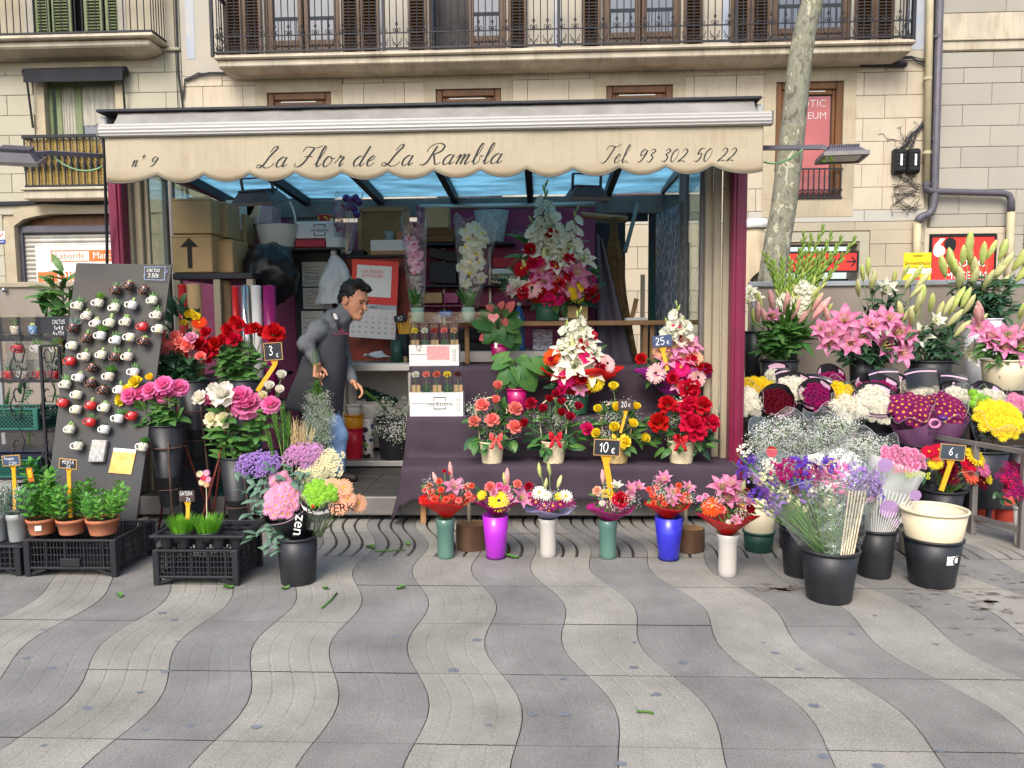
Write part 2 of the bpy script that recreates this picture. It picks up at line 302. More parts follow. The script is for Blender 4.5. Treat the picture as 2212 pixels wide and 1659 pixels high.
# ================================================================ ground
m_stoneA=mat('paving_light','#8a877e',.8,.1,3.5,rnd=.06,bump=.25,bs=140)
m_stoneB=mat('paving_dark','#787672',.8,.12,3.5,rnd=.06,bump=.25,bs=140)
def speckle(m,s=420,amt=.33):
 """terrazzo aggregate: pale and dark grains"""
 nt=m.node_tree;N=nt.nodes;L=nt.links;b=N['Principled BSDF'];c=b.inputs['Base Color'].links[0].from_socket
 tc=N.new('ShaderNodeTexCoord');last=c
 mp=N.new('ShaderNodeMapping');L.new(tc.outputs['Object'],mp.inputs[0])
 nz=N.new('ShaderNodeTexNoise');nz.inputs['Scale'].default_value=s*.35;nz.inputs['Detail'].default_value=8;nz.inputs['Roughness'].default_value=.8;L.new(mp.outputs[0],nz.inputs['Vector'])
 r=N.new('ShaderNodeMapRange');r.inputs[1].default_value=.38;r.inputs[2].default_value=.62;r.inputs[3].default_value=1-amt;r.inputs[4].default_value=1+amt;L.new(nz.outputs[0],r.inputs[0])
 n3=N.new('ShaderNodeTexNoise');n3.inputs['Scale'].default_value=2.2;n3.inputs['Detail'].default_value=7;n3.inputs['Roughness'].default_value=.65;L.new(tc.outputs['Object'],n3.inputs['Vector'])
 r3=N.new('ShaderNodeMapRange');r3.inputs[1].default_value=.3;r3.inputs[2].default_value=.7;r3.inputs[3].default_value=.74;r3.inputs[4].default_value=1.18;L.new(n3.outputs[0],r3.inputs[0])
 mu=N.new('ShaderNodeMath');mu.operation='MULTIPLY';L.new(r.outputs[0],mu.inputs[0]);L.new(r3.outputs[0],mu.inputs[1])
 v=N.new('ShaderNodeVectorMath');v.operation='SCALE';L.new(last,v.inputs[0]);L.new(mu.outputs[0],v.inputs['Scale'])
 L.new(v.outputs[0],b.inputs['Base Color'])
speckle(m_stoneA);speckle(m_stoneB)
m_joint=mat('joint_dirt','#2e2a26',.95,.3,30)
m_asph=mat('asphalt','#4b4a4a',.9,.2,30,bump=.3,bs=200)
m_cobble=mat('cobble_grey','#75706a',.85,.2,8,rnd=.15,bump=.3,bs=80)
struct('ground',MB().box(-300,300,-300,300,-.4,-.16),m_asph)
pave=struct('pavement',MB().box(-14,14,-6,7.72,-.14,-.022),m_joint)
BW,BX0=.3536,-.775
def bound(k,y):return BX0+k*BW-.155*y+.05*math.cos(2*math.pi*(y-2.72)/1.03)
rows=[1.93+.52*i for i in range(0,12)]
_npv=0
for ri in range(len(rows)-1):
 y0,y1=rows[ri]+.0018,rows[ri+1]-.0018
 far=ri>=5
 for k in range(-24,26):
  xa=bound(k,(y0+y1)/2)
  half=.70*(y1+.5)+.25
  if xa+BW<-half-.1 or xa>half+.1:continue
  gd=.009 if far else(.0016 if k%2==0 else.0009);gw=.024 if far else.016
  prof=[(.0005,-.02),(.002,-.001),(.005,0)]
  for q in(1,2,3):
   c=BW*q/4;prof+=[(c-gw/2,0),(c-gw*.3,-gd),(c+gw*.3,-gd),(c+gw/2,0)]
  prof+=[(BW-.005,0),(BW-.002,-.001),(BW-.0005,-.02)]
  ns=6
  zz=uni(-.0012,.0012);vs=[]
  for j in range(ns+1):
   y=lerp(y0,y1,j/ns)
   for px_,pz in prof:vs.append((bound(k,y)+px_,y,pz+zz))
  w=len(prof);fs=[(j*w+i,j*w+i+1,(j+1)*w+i+1,(j+1)*w+i)for j in range(ns)for i in range(w-1)]
  mb=MB().add(vs,fs)
  if far:
   mb.m=[1 if(i%(w-1))in(4,8,12)else 0 for i in range(len(fs))]
  obj('paving_stone',mb,[m_stoneA if k%2==0 else m_stoneB,m_joint],pave);_npv+=1
road=struct('road',MB().box(-16,16,7.9,11.35,-.15,-.1),m_joint)
struct('kerb',MB().box(-16,16,7.72,7.9,-.15,-.002).box(-16,16,11.35,11.5,-.15,.02),m_stoneB)
mb=MB()
for j in range(22):
 for i in range(46):
  x=1.6+i*.17+(j%2)*.085;y=7.93+j*.155
  mb.cbox(x+.005,x+.163,y,y+.147,-.12,-.09+uni(-.004,.004),.004)
obj('sett',mb,m_cobble,road,kind='stuff')
struct('far_pavement',MB().box(-16,16,11.5,13.4,-.15,.018),m_stoneA)
m_gum=mat('gum','#666b73',.75,.2,30);m_wet=mat('damp_stain','#6f6860',.6,.3,25)
def blot(mb,c,r,n=9,mi=0,el=1.5):
 pts=[]
 for j in range(n):
  a=2*math.pi*j/n;q=r*uni(.7,1.15);pts.append((c[0]+math.cos(a)*q*el,c[1]+math.sin(a)*q,.0019))
 mb.add(pts,[tuple(range(n))],mi)
mb=MB()
for(u,v)in((57,1421),(110,1443),(303,1496),(189,1530),(357,1451),(383,1386),(95,1611),(313,1576),(412,1568),(555,1571),(540,1418),(480,1405),(980,1448),(1057,1567),(1216,1466),(1150,1543),(1221,1543),(1417,1501),(1757,1524),(1650,1389),(1675,1411),(1474,1431),(1726,1446),(1839,1370),(2021,1392),(2030,1623),(1371,1388),(857,1375),(1030,1383),(350,1324),(375,1339),(125,1340),(92,1360),(1780,1635),(1895,1655),(1369,1442),(1340,1650)):
 blot(mb,G(u,v),uni(.009,.018))
obj('gum_spot',mb,m_gum,pave,kind='stuff')
mb=MB()
for i in range(75):
 u=uni(1960,2212);v=1250+(u-1960)*.28+rng.gauss(0,38)
 if v<1200:continue
 blot(mb,G(u,v),abs(rng.gauss(.003,.008))+.002,12,el=2.2)
for i in range(8):blot(mb,G(uni(1640,1720),uni(1262,1282)),uni(.015,.03),el=2)
for i in range(14):blot(mb,G(uni(1000,2000),uni(1230,1330)),uni(.003,.008),el=2)
obj('damp_stain',mb,m_wet,pave,kind='stuff')
m_scrap=mat('fallen_green','#4d7a2e',.6,.25,20,transl=.2)
for i,(u,v,s,ln,lab)in enumerate(((258,1290,.03,1.6,'left of the bucket near the crate of grass'),(494,1272,.04,1.4,'in front of the crate of grass'),(617,1274,.03,1.8,'in front of the round black bucket'),(703,1274,.03,1.5,'just right of the round black bucket'),(866,1273,.03,1.6,'out on the open paving below the stall'),(800,1185,.045,2,'by the kiosk step'),(880,1178,.035,1.5,'under the edge of the dark cloth'),(1106,1206,.04,2.2,'beside the purple vase'))):
 p=G(u,v);mb=MB()
 mb.grid(lambda a,b:((a-.5)*s*ln,(b-.5)*s*math.sin(math.pi*min(1,a*.9+.05)),.006+.012*(abs(b-.5)*2)**2+.006*math.sin(a*5+i)),6,2)
 o=obj('fallen_leaf',mb,m_scrap,smooth=True,loc=p);o.rotation_euler.z=uni(-1,1);tag(o,'torn green leaf lying '+lab,'leaf','torn leaves on the paving')
for i,(u0,v0,u1,v1,lab)in enumerate(((694,1316,728,1283,'long cut stem lying aslant on the paving before the stall'),(810,1193,875,1190,'thin cut stem on the ribbed paving beside the cloth'),(1375,1540,1412,1544,'thin green stalk alone on the paving in front'))):
 p=G(u0,v0);q=G(u1,v1)
 o=obj('cut_stem',MB().tube([p+Vector((0,0,.006)),(p+q)/2+Vector((.01,0,.009)),q+Vector((0,0,.006))],.0045,5),m_scrap,smooth=True);tag(o,'green '+lab,'stem','cut stems on the paving')
# ================================================================ buildings
YF=13.0
m_wallC=mat('stone_cream','#bbaf9a',.85,.06,.7,rnd=.05,bump=.15,bs=40)
m_wallL=mat('stone_pale_green','#a8a38f',.85,.07,.8,rnd=.04,bump=.15,bs=40)
m_wallR=mat('stone_pale','#9d988c',.85,.07,.8,rnd=.05,bump=.15,bs=40)
m_mortar=mat('mortar','#a59a85',.95,.15,6)
m_surr=mat('stone_surround','#a99d84',.85,.14,2.2,bump=.2,bs=30)
m_balc=mat('balcony_stone','#b5ab97',.85,.2,3,bump=.25,bs=30,stretch=(1,1,.35))
m_iron=mat('wrought_iron','#2c2b2f',.55,.2,30,metal=.3)
m_brown=mat('brown_paint','#55412f',.55,.12,8,rnd=.06)
m_louvre=mat('louvre_brown','#45372c',.55,.12,12,rnd=.08)
m_green=mat('green_paint','#6f7a55',.6,.12,8,rnd=.06)
m_wood=mat('varnished_wood','#67421f',.5,.3,6,stretch=(1,1,.2),bump=.1)
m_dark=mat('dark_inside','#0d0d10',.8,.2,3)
m_room=mat('room_inside','#3c3a3a',.8,.5,2)
m_cable=mat('cable_black','#26252a',.6,.1,20)
m_pipeC=mat('pipe_cream','#b3a888',.6,.12,4);m_pipeG=mat('pipe_grey','#55525a',.5,.15,6)
m_red=mat('sign_red','#d9342b',.5,.05,3);m_white=mat('paint_white','#e4e2dc',.6,.05,4);m_black=mat('paint_black','#141416',.5,.1,6)
m_yellow=mat('sign_yellow','#e6c21c',.5,.06,4);m_blue=mat('sign_blue','#23369a',.5,.06,4)
m_curt=mat('net_curtain','#a9a597',.9,.2,30,stretch=(1,1,.1))
def glassy(name,tint):
 m=mat(name,tint,.03,.2,3,spec=1.0,coat=1.0);return m
m_pane=glassy('window_pane','#3d4348')
m_poster=mat('poster_red','#a85450',.25,.12,2,coat=.6)
def subtract(r,holes):
 out=[r]
 for hx0,hx1,hz0,hz1 in holes:
  nx=[]
  for x0,x1,z0,z1 in out:
   if hx1<=x0 or hx0>=x1 or hz1<=z0 or hz0>=z1:nx.append((x0,x1,z0,z1));continue
   if hz0>z0:nx.append((x0,x1,z0,hz0))
   if hz1<z1:nx.append((x0,x1,hz1,z1))
   a,b=max(z0,hz0),min(z1,hz1)
   if hx0>x0:nx.append((x0,hx0,a,b))
   if hx1<x1:nx.append((hx1,x1,a,b))
  out=nx
 return out
def wall(parent,x0,x1,z0,z1,holes,m,y=YF+.03,t=.45,name='wall'):
 xs=sorted({x0,x1,*[min(max(h[i],x0),x1)for h in holes for i in(0,1)]});zs=sorted({z0,z1,*[min(max(h[i],z0),z1)for h in holes for i in(2,3)]})
 mb=MB()
 for i in range(len(xs)-1):
  for j in range(len(zs)-1):
   a,b,c,d=xs[i],xs[i+1],zs[j],zs[j+1]
   if b-a<1e-5 or d-c<1e-5:continue
   if any(h[0]<(a+b)/2<h[1]and h[2]<(c+d)/2<h[3]for h in holes):continue
   mb.box(a,b,y,y+t,c,d)
 return obj(name,mb,m,parent)
def stones(parent,x0,x1,zrows,w,excl,m,off=0,depth=.035,minw=.06):
 for r in range(len(zrows)-1):
  za,zb=zrows[r]+.003,zrows[r+1]-.003
  x=x0-(w*.5 if(r+off)%2 else 0)
  while x<x1:
   ra=(max(x+.003,x0),min(x+w-.003,x1),za,zb);x+=w
   if ra[1]-ra[0]<minw:continue
   for q in subtract(ra,excl):
    if q[1]-q[0]<minw or q[3]-q[2]<.05:continue
    obj('stone',MB().cbox(q[0],q[1],YF-uni(0,.006),YF+depth,q[2],q[3],.006),m,parent)
def bld(name,lab,x):return thing(name,lab,'building',(x,0,0))
bC=thing('apartment_building','cream stone apartment building with long iron balcony behind the stall','building')
bL=thing('apartment_building','pale greenish building at the left with shuttered balcony door and arched doorway','building')
bR=thing('apartment_building','plain pale stone building at the right, past the drainpipes','building')
XL,XR=P(399,300,YF).x,P(2012,300,YF).x
def zc(u,v,Y=YF):return P(u,v,Y).z
bays=[P(u,400,YF).x for u in(651.5,1014,1380.5,1745)]
zt=zc(1745,176);zb=zc(1745,424)
W2=S(69,YF)
winholes=[(x-W2,x+W2,zb-.05,zt)for x in bays]
surr=[(x-W2-.2,x+W2+.2,zb-.35,zt+.22)for x in bays]
zslab=zc(1106,104,12.5)
doorx=[P(u,50,YF).x for u in(653,1010,1386,1752)]
DH=.66
doorholes=[(x-DH,x+DH,zslab-.02,zslab+2.7)for x in doorx]
sx0,sx1,sz0,sz1=rect(1662,525,1850,600,YF)
gdoor=(sx0-.03,sx1+.03,-.1,sz1-.02)
wall(bC,XL,XR,-.15,17,winholes+doorholes+[gdoor],m_mortar)
zr0=zc(1850,454);rowh=.378
zrows=[zr0+rowh*i for i in range(0,9)]
zrows[-1]=zc(1106,152)+.0
zrows=[z for z in zrows[:8]if z<zc(1106,150)]+[zc(1106,150)]
stones(bC,XL,XR-.02,zrows,.705,surr,m_wallC)
zb2=zr0-.195
stones(bC,XL,XR-.02,[zb2,zr0],1.95,[],mat('belt_white','#aca89d',.85,.06,1,rnd=.04),depth=.05)
stones(bC,XL,XR-.02,[zb2-rowh*i for i in range(7,-1,-1)],1.05,[(sx0-.22,sx1+.22,0,sz1+.2)],mat('stone_tan','#a99e89',.85,.08,.9,rnd=.06,bump=.2,bs=40))
mb=MB()
for h in(sx0-.2,sx1+.04):mb.box(h,h+.16,YF-.01,YF+.06,0,sz1+.02)
mb.box(sx0-.2,sx1+.2,YF-.012,YF+.06,sz1+.02,sz1+.18);obj('door_surround',mb,m_wallL,bC)
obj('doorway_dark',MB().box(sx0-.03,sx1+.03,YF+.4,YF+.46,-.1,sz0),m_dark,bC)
mb=MB()
for q in subtract((XL+.005,XR-.02,zc(1106,150)+.004,9.5),doorholes):mb.box(q[0],q[1],YF-.004,YF+.03,q[2],q[3])
obj('plaster_wall',mb,mat('plaster_cream','#b2aa96',.9,.1,1.2,col2='#a19d95'),bC)
m_fresco=mat('fresco_blue','#9ba5b8',.9,.1,3,col2='#b2b0a7',bump=.1)
for u0,u1 in((402,420),(818,832),(1195,1212),(1560,1575),(1592,1652),(1905,1925),(1960,2008)):
 a,b=P(u0,60,YF).x,P(u1,60,YF).x
 obj('fresco_panel',MB().box(a,b,YF-.009,YF-.004,zslab+.0 if u0>450 else zc(410,128),9.4),m_fresco,bC)
for i,x in enumerate(bays):
 a,b,c,d=surr[i]
 mb=MB()
 for q in subtract((a,b,c,d),[winholes[i]]):mb.cbox(q[0],q[1],YF-.008,YF+.03,q[2],q[3],.004)
 obj('window_surround',mb,m_surr,bC)
 fr=MB();x0,x1,z0,z1=winholes[i]
 fr.rbox(x0,x0+.11,YF+.03,YF+.14,z0,z1,.015).rbox(x1-.11,x1,YF+.03,YF+.14,z0,z1,.015).rbox(x0+.11,x1-.11,YF+.03,YF+.14,z1-.12,z1,.015).rbox(x0+.11,x1-.11,YF+.03,YF+.14,z0,z0+.1,.015)
 fr.rbox(x0+.11,x0+.16,YF+.07,YF+.16,z0+.1,z1-.12,.01).rbox(x1-.16,x1-.11,YF+.07,YF+.16,z0+.1,z1-.12,.01).rbox(x0+.16,x1-.16,YF+.07,YF+.16,z1-.2,z1-.12,.01)
 w=obj('window',fr,m_wood,bC)
 obj('pane',MB().box(x0+.16,x1-.16,YF+.12,YF+.13,z0+.1,z1-.2),m_pane,w)
 obj('strip_lamp',MB().rbox(x0+.22,x1-.28,YF+.06,YF+.075,z1-.155,z1-.135,.005),m_white,w)
 if i!=1:
  po=obj('poster',MB().box(x0+.18,x1-.18,YF+.105,YF+.115,z0+.12,z1-.22 if i!=2 else z1-.24),m_poster,w)
 o=MB()
 for k in range(13):
  xx=lerp(x0+.02,x1-.02,k/12);o.bar((xx,YF-.02,z0),(xx,YF-.02,z0+.5),.018)
 o.bar((x0-.01,YF-.02,z0+.5),(x1+.01,YF-.02,z0+.5),.025);o.bar((x0-.01,YF-.02,z0+.02),(x1+.01,YF-.02,z0+.02),.025);o.bar((x0-.01,YF-.02,z0+.15),(x1+.01,YF-.02,z0+.15),.018)
 for k in range(12):
  xx=lerp(x0+.06,x1-.06,k/11);o.tube([(xx+.03*math.cos(t*.9),YF-.02,z0+.085+.05*math.sin(t*.9))for t in range(8)],.007,4)
 obj('window_rail',o,m_iron,bC)
m_print=mat('print_white','#c9b4b0',.5,.03,3)
for i in(0,3):
 z1=winholes[i][3];x=bays[i]
 letter('lettering','erotic',m_print,bC,(x,YF+.1,z1-.34),sc=.6);letter('lettering','museum',m_print,bC,(x,YF+.1,z1-.54),sc=.55)
bx0,bx1=P(462,130,12.5).x,P(1978,100,12.5).x
zu=zc(1106,130,12.5)
bal=MB()
bal.rbox(bx0+.05,bx1-.05,12.53,YF,zu,zslab-.07,.02).rbox(bx0,bx1,12.47,YF,zslab-.075,zslab-.025,.02).rbox(bx0+.02,bx1-.02,12.5,YF,zslab-.025,zslab,.008)
bal.hull4([(bx0+.06,12.56,zu-.001),(bx1-.06,12.56,zu-.001),(bx1-.06,YF,zu-.001),(bx0+.06,YF,zu-.001)],[(bx0+.2,12.7,zu-.06),(bx1-.2,12.7,zu-.06),(bx1-.2,YF,zu-.06),(bx0+.2,YF,zu-.06)],0)
B=obj('balcony',bal,m_balc,bC)
xl,xr=bx0+.02,bx1-.02;yb=12.53
posts=[P(u,80,yb).x for u in(458,829,1207,1590,1973)]
mb=MB().bar((xl,yb,zslab+.05),(xr,yb,zslab+.05),.03).bar((xl,yb,zslab+1.02),(xr,yb,zslab+1.02),.05).bar((xl,yb,zslab+.3),(xr,yb,zslab+.3),.018)
for x in(xl,xr):mb.bar((x,yb,zslab+.05),(x,YF,zslab+.05),.03).bar((x,yb,zslab+1.02),(x,YF,zslab+1.02),.05)
obj('rail',mb,m_iron,B)
for x in posts:obj('post',MB().bar((x,yb,zslab-.02),(x,yb,zslab+1.02),.05),m_iron,B)
bme=MB().tube([(0,0,.05),(0,0,1.02)],.009,6).mesh('baluster',m_iron)
sc_=MB()
for s in(-1,1):
 sc_.tube([(s*(.008+.034*(1-math.cos(t*.55))),0,.06+.115*math.sin(min(t,5)*.28)+(.02*(t-5)if t>5 else 0))for t in range(8)],.006,4)
 sc_.tube([(s*(.05-.026*math.cos(t*.75)*(1-t*.06)),0,.12+.028*math.sin(t*.75)*(1-t*.06))for t in range(9)],.006,4)
 sc_.tube([(s*(.036-.022*math.cos(t*.75)),0,.345+.026*math.sin(t*.75))for t in range(7)],.006,4)
 sc_.tube([(s*(.006+.02*t/4),0,.3+.05*math.sin(t*.8))for t in range(5)],.006,4)
 sc_.tube([(s*.02*math.sin(t*1.05),0,.415+.014*t)for t in range(4)],.007,4)
sc_.ball((0,0,.3),.016,6,4).ball((0,0,.46),.016,6,4)
sme=sc_.mesh('scroll',m_iron,True)
n=101
for i in range(1,n):
 x=lerp(xl,xr,i/n)
 if min(abs(x-p)for p in posts)>.04:obj('baluster',bme,parent=B,loc=(x,yb,zslab))
 if i%2:obj('scroll',sme,parent=B,loc=(x,yb,zslab))
for x in(xl,xr):
 for k in range(1,5):
  obj('baluster',bme,parent=B,loc=(x,lerp(yb,YF,k/5),zslab))
  if k%2:obj('scroll',sme,parent=B,M=Matrix.Translation((x,lerp(yb,YF,k/5),zslab))@Matrix.Rotation(R(90),4,'Z'))
def shutter(parent,x0,x1,z0,z1,y,m,ms,name='shutter',tilt=0):
 f=MB().rbox(x0,x0+.055,y,y+.04,z0,z1,.006).rbox(x1-.055,x1,y,y+.04,z0,z1,.006).rbox(x0+.055,x1-.055,y,y+.04,z0,z0+.1,.006).rbox(x0+.055,x1-.055,y,y+.04,z1-.1,z1,.006)
 f.box(x0+.055,x1-.055,y+.032,y+.036,z0+.1,z1-.1)
 s=obj(name,f,m,parent)
 w=x1-x0-.11
 me=MB().bar((-w/2,-.012,-.012),(w/2,-.012,-.012),.006,.052,up=(0,1,1)).mesh('slat',ms)
 k=0
 while z0+.13+k*.052<min(z1-.11,zslab+1.45):obj('slat',me,parent=s,loc=((x0+x1)/2,y+.022,z0+.13+k*.052));k+=1
 return s
for i,x in enumerate(doorx):
 z0,z1=zslab+.003,zslab+2.68
 d=MB()
 for s in(-1,1):
  xa,xb=(x-DH+.04,x-.01)if s<0 else(x+.01,x+DH-.04)
  if i==1 and s<0:continue
  d.rbox(xa,xa+.09,YF+.06,YF+.12,z0,z1,.01).rbox(xb-.09,xb,YF+.06,YF+.12,z0,z1,.01).rbox(xa+.09,xb-.09,YF+.06,YF+.12,z0+.32,z0+.42,.01)
  d.box(xa+.09,xb-.09,YF+.08,YF+.11,z0,z0+.32).rbox(xa+.13,xb-.13,YF+.07,YF+.09,z0+.07,z0+.27,.01)
 d.box(x-DH,x-DH+.04,YF+.05,YF+.2,z0,z1).box(x+DH-.04,x+DH,YF+.05,YF+.2,z0,z1)
 D=obj('balcony_door',d,m_brown,bC)
 for s in(-1,1):
  xa,xb=(x-DH+.13,x-.1)if s<0 else(x+.1,x+DH-.13)
  if i==1 and s<0:continue
  obj('pane',MB().box(xa,xb,YF+.1,YF+.105,z0+.42,z1),m_pane,D)
 obj('room',MB().box(x-DH,x+DH,YF+.5,YF+.55,z0,z1),m_room,D)
 for s in(-1,1):
  for k in(0,1):
   a=x+s*(DH-.0+k*.33);b=a+s*.32
   if k==0:shutter(bC,min(a,b)+s*.03,max(a,b)+s*.03,z0+.02,z1-.1,YF-.075,m_brown,m_louvre)
   elif i in(0,3):shutter(bC,min(a,b)+s*.03,max(a,b)+s*.03,z0+.02,z1-.1,YF-.06,m_brown,m_louvre)
def hang(mb,pts,r,sag=.02,n=8):
 out=[]
 for i in range(len(pts)-1):
  p,q=Vector(pts[i]),Vector(pts[i+1])
  for k in range(n):t=k/n;out.append(p.lerp(q,t)-Vector((0,0,sag*4*t*(1-t))))
 out.append(Vector(pts[-1]));mb.tube(out,r,5)
mb=MB()
for k in range(4):
 z0=zc(1106,143)-.012*k
 hang(mb,[(XL+.02,YF-.03,z0-.35-.02*k),(XL+.06,YF-.035,z0-.1),(XL+.3,YF-.03-.012*k,z0)]+[(lerp(XL+.5,XR-.4,q/6),YF-.03-.012*k,z0+uni(-.012,.012))for q in range(7)]+[(XR-.12,YF-.03,z0-.05-.03*k),(XR-.07,YF-.03,z0-.7),(XR-.1,YF-.03,z0-1.2)],.009,.012)
a,b=P(1855,141,YF),P(1955,141,YF);mb.tube([(a.x,YF-.05,a.z),(b.x,YF-.05,b.z)],.045,8)
hang(mb,[(XL-.02,YF-.03,9),(XL-.05,YF-.03,zc(390,160)),(XL+.0,YF-.03,zc(395,225)),(XL+.02,YF-.03,2.4)],.014,0)
hang(mb,[(XL-.09,YF-.03,9),(XL-.07,YF-.03,2.4)],.007,0)
hang(mb,[(XR-.06,YF-.03,9),(XR-.03,YF-.03,zc(1995,130)),(XR-.08,YF-.03,zc(1995,260))],.02,0)
o=obj('cable',mb,m_cable,bC)
for u0,u1 in((1924,1950),(1955,1980)):
 x0,x1,z0,z1=rect(u0,324,u1,378,YF)
 q=thing('junction_box','black cable junction box on the wall, the one %s'%('on the left of the pair' if u0<1950 else 'nearer the drainpipes'),'junction box',((x0+x1)/2,YF,z0),group='cable junction boxes')
 w=(x1-x0)/2;h=z1-z0
 obj('case',MB().rbox(-w,w,-.13,0,.0,h,.02).rbox(-w*.9,w*.9,-.16,-.13,h*.06,h*.94,.02),m_black,q)
 mb=MB()
 for k in range(5):mb.rbox(-w*.8,w*.8,-.172,-.16,h*(.12+.17*k),h*(.17+.17*k),.004)
 obj('rib',mb,m_black,q)
 obj('sticker',MB().box(-w*.2,w*.15,-.177,-.173,h*.3,h*.75),m_white,q)
mb=MB();c=P(1955,310,YF)
for k in range(14):
 a=Vector((c.x+uni(-.2,.2),YF-.04,c.z+uni(-.08,.02)));pts=[a]
 for j in range(6):pts.append(pts[-1]+Vector((uni(-.1,.1),uni(-.02,.02),uni(-.06,.11))))
 mb.tube([(p.x,min(p.y,YF-.015),p.z)for p in pts],.004,4)
c2=P(1955,400,YF)
for k in range(9):
 pts=[Vector((c2.x+uni(-.16,.16),YF-.03,c2.z+.15))]
 for j in range(8):pts.append(Vector((c2.x+.22*math.sin(j*1.1+k)+uni(-.06,.06),YF-.03-.02*(k%2),c2.z-.06*j+uni(-.1,.1))))
 mb.tube(pts,.0045,4)
hang(mb,[(XR-.1,YF-.04,zc(1996,250)),(XR-.35,YF-.05,zc(1960,290)),P(1945,320,YF-.05)],.022,.05)
hang(mb,[(XR-.1,YF-.05,zc(1996,250)),(XR-.28,YF-.06,zc(1960,290)),P(1965,320,YF-.06)],.014,.03)
tag(obj('loose_cable',mb,m_cable,smooth=True),'tangle of loose black cables around the junction boxes','cable',kind='stuff')
def pipe(lab,m,pts,r,name='drainpipe',clips=()):
 q=thing(name,lab,'pipe',(0,0,0));sm=[]
 pts=[Vector(p)for p in pts]
 for i,p in enumerate(pts):
  if i in(0,len(pts)-1):sm.append(p);continue
  for t in(.0,.5,1.):
   a=p.lerp(pts[i-1],min(.12/(p-pts[i-1]).length,.4));b=p.lerp(pts[i+1],min(.12/(p-pts[i+1]).length,.4))
   sm.append(a.lerp(p,t).lerp(p.lerp(b,t),t))
 obj('tube',MB().tube(sm,r,10),m,q,True)
 for p in clips:obj('clip',MB().lathe([(r*1.02,-.025),(r*1.18,-.025),(r*1.18,.025),(r*1.02,.025)],10,p),m,q)
y=YF-.1
pipe('cream drainpipe running straight down beside the dark one',m_pipeC,[(P(2004,0,y).x,y,9),P(2001,395,y)],.058,clips=[P(2004,170,y),P(2002,330,y)])
pipe('dark grey drainpipe that kicks left at its foot',m_pipeG,[(P(2027,0,y).x,y,9),P(2018,440,y-.02),P(2010,462,y-.02),P(1988,468,y-.02),P(1982,480,y-.02)],.062,clips=[P(2024,80,y),P(2020,300,y)])
pipe('dark grey pipe running level to the right and turning down',m_pipeG,[P(2001,396,y-.03),P(2001,413,y-.03),P(2184,418,y-.03),P(2184,458,y-.03)],.055,clips=[P(2001,398,y-.03)])
pipe('short cream pipe below the dark drainpipe',m_pipeC,[P(1982,478,y),P(1980,560,y),P(1980,640,y)],.062)
pipe('cream pipe below the end of the level pipe',m_pipeC,[P(2184,458,y-.03),P(2181,560,y-.03),P(2180,700,y-.03)],.062,clips=[P(2182,545,y-.03)])
wall(bR,XR+.02,14,-.15,17,[rect(2000,505,2150,640,YF)],m_mortar)
zR=[zc(2120,v)for v in(600,555,508,462,410,362,317,272,226,180,146,112)]
stones(bR,XR+.03,11.5,zR,.93,[tuple(rect(1990,490,2168,700,YF))],m_wallR)
mb=MB()
mb.rbox(XR+.03,11.5,YF-.03,YF+.04,zc(2120,110),zc(2120,82),.02).rbox(XR+.03,11.5,YF-.01,YF+.04,zc(2120,82),zc(2120,28),.005).rbox(XR+.03,11.5,YF-.06,YF+.04,zc(2120,89),zc(2120,84),.01)
obj('belt_course',mb,m_balc,bR)
stones(bR,XR+.03,11.5,[zc(2120,27),zc(2120,-20),zc(2120,-70)],1.1,[],m_wallR)
a=rect(1992,492,2166,700,YF);mb=MB()
h=rect(2004,506,2148,640,YF)
for q in subtract(a,[h]):mb.cbox(q[0],q[1],YF-.03,YF+.04,q[2],q[3],.008)
obj('window_surround',mb,m_wallC,bR)
mb=MB();lx=P(2208,560,YF).x
for k in range(16):mb.bar((lx,YF-.03,2.2+k*.075),(lx+1,YF-.03,2.2+k*.075),.012,.06,up=(0,1,1))
mb.box(lx,lx+1,YF+.0,YF+.02,1,3.5);obj('louvre',mb,m_louvre,bR)
a=rect(2005,508,2147,640,YF)
q=thing('wall_sign','red sign with white and black comma emblem in a black frame','sign',((a[0]+a[1])/2,YF,a[2]))
w=(a[1]-a[0])/2;h=a[3]-a[2]
obj('board',MB().box(-w+.03,w-.03,-.045,.05,.03,h-.03),m_red,q)
mb=MB().box(-w,-w+.03,-.06,.05,0,h).box(w-.03,w,-.06,.05,0,h).box(-w+.03,w-.03,-.06,.05,h-.03,h).box(-w+.03,w-.03,-.06,.05,0,.03)
obj('frame',mb,m_black,q)
def comma(c,r,up,tl):
 pts=[]
 for k in range(15):
  t=R(-40)+R(270)*k/14 if up<0 else 0
  a_=R(150)-R(300)*k/14
  pts.append((c[0]+r*math.cos(a_),c[1]+r*math.sin(a_)))
 pts=[(c[0]-r,c[1]+.0)]
 for k in range(1,16):a_=R(180)+R(255)*k/15;pts.append((c[0]+r*math.cos(a_),c[1]+r*math.sin(a_)))
 pts=pts[:-1]+[(c[0]+r*.1,c[1]+r),(c[0]+r*.95,c[1]+r*2.1),(c[0]+r*.15,c[1]+r*2.1),(c[0]-r*.8,c[1]+r*.95)]
 return pts
def emblem(parent,c,r,m,flip):
 pts=comma((0,0),r,1,0);s=-1 if flip else 1
 mb=MB().poly([(c[0]+s*x,-.05-.004*flip,c[1]+s*y)for x,y in pts],(0,-.004,0));obj('emblem',mb,m,parent)
p1,p2=P(2025,543,YF),P(2049,527,YF)
emblem(q,(p1.x-q.location.x,p1.z-q.location.z),.1,m_white,False);emblem(q,(p2.x-q.location.x,p2.z-q.location.z),.1,m_black,True)
p=P(2083,569,YF);letter('lettering','erotic',m_white,q,(p.x-q.location.x,-.05,p.z-q.location.z),sc=.62)
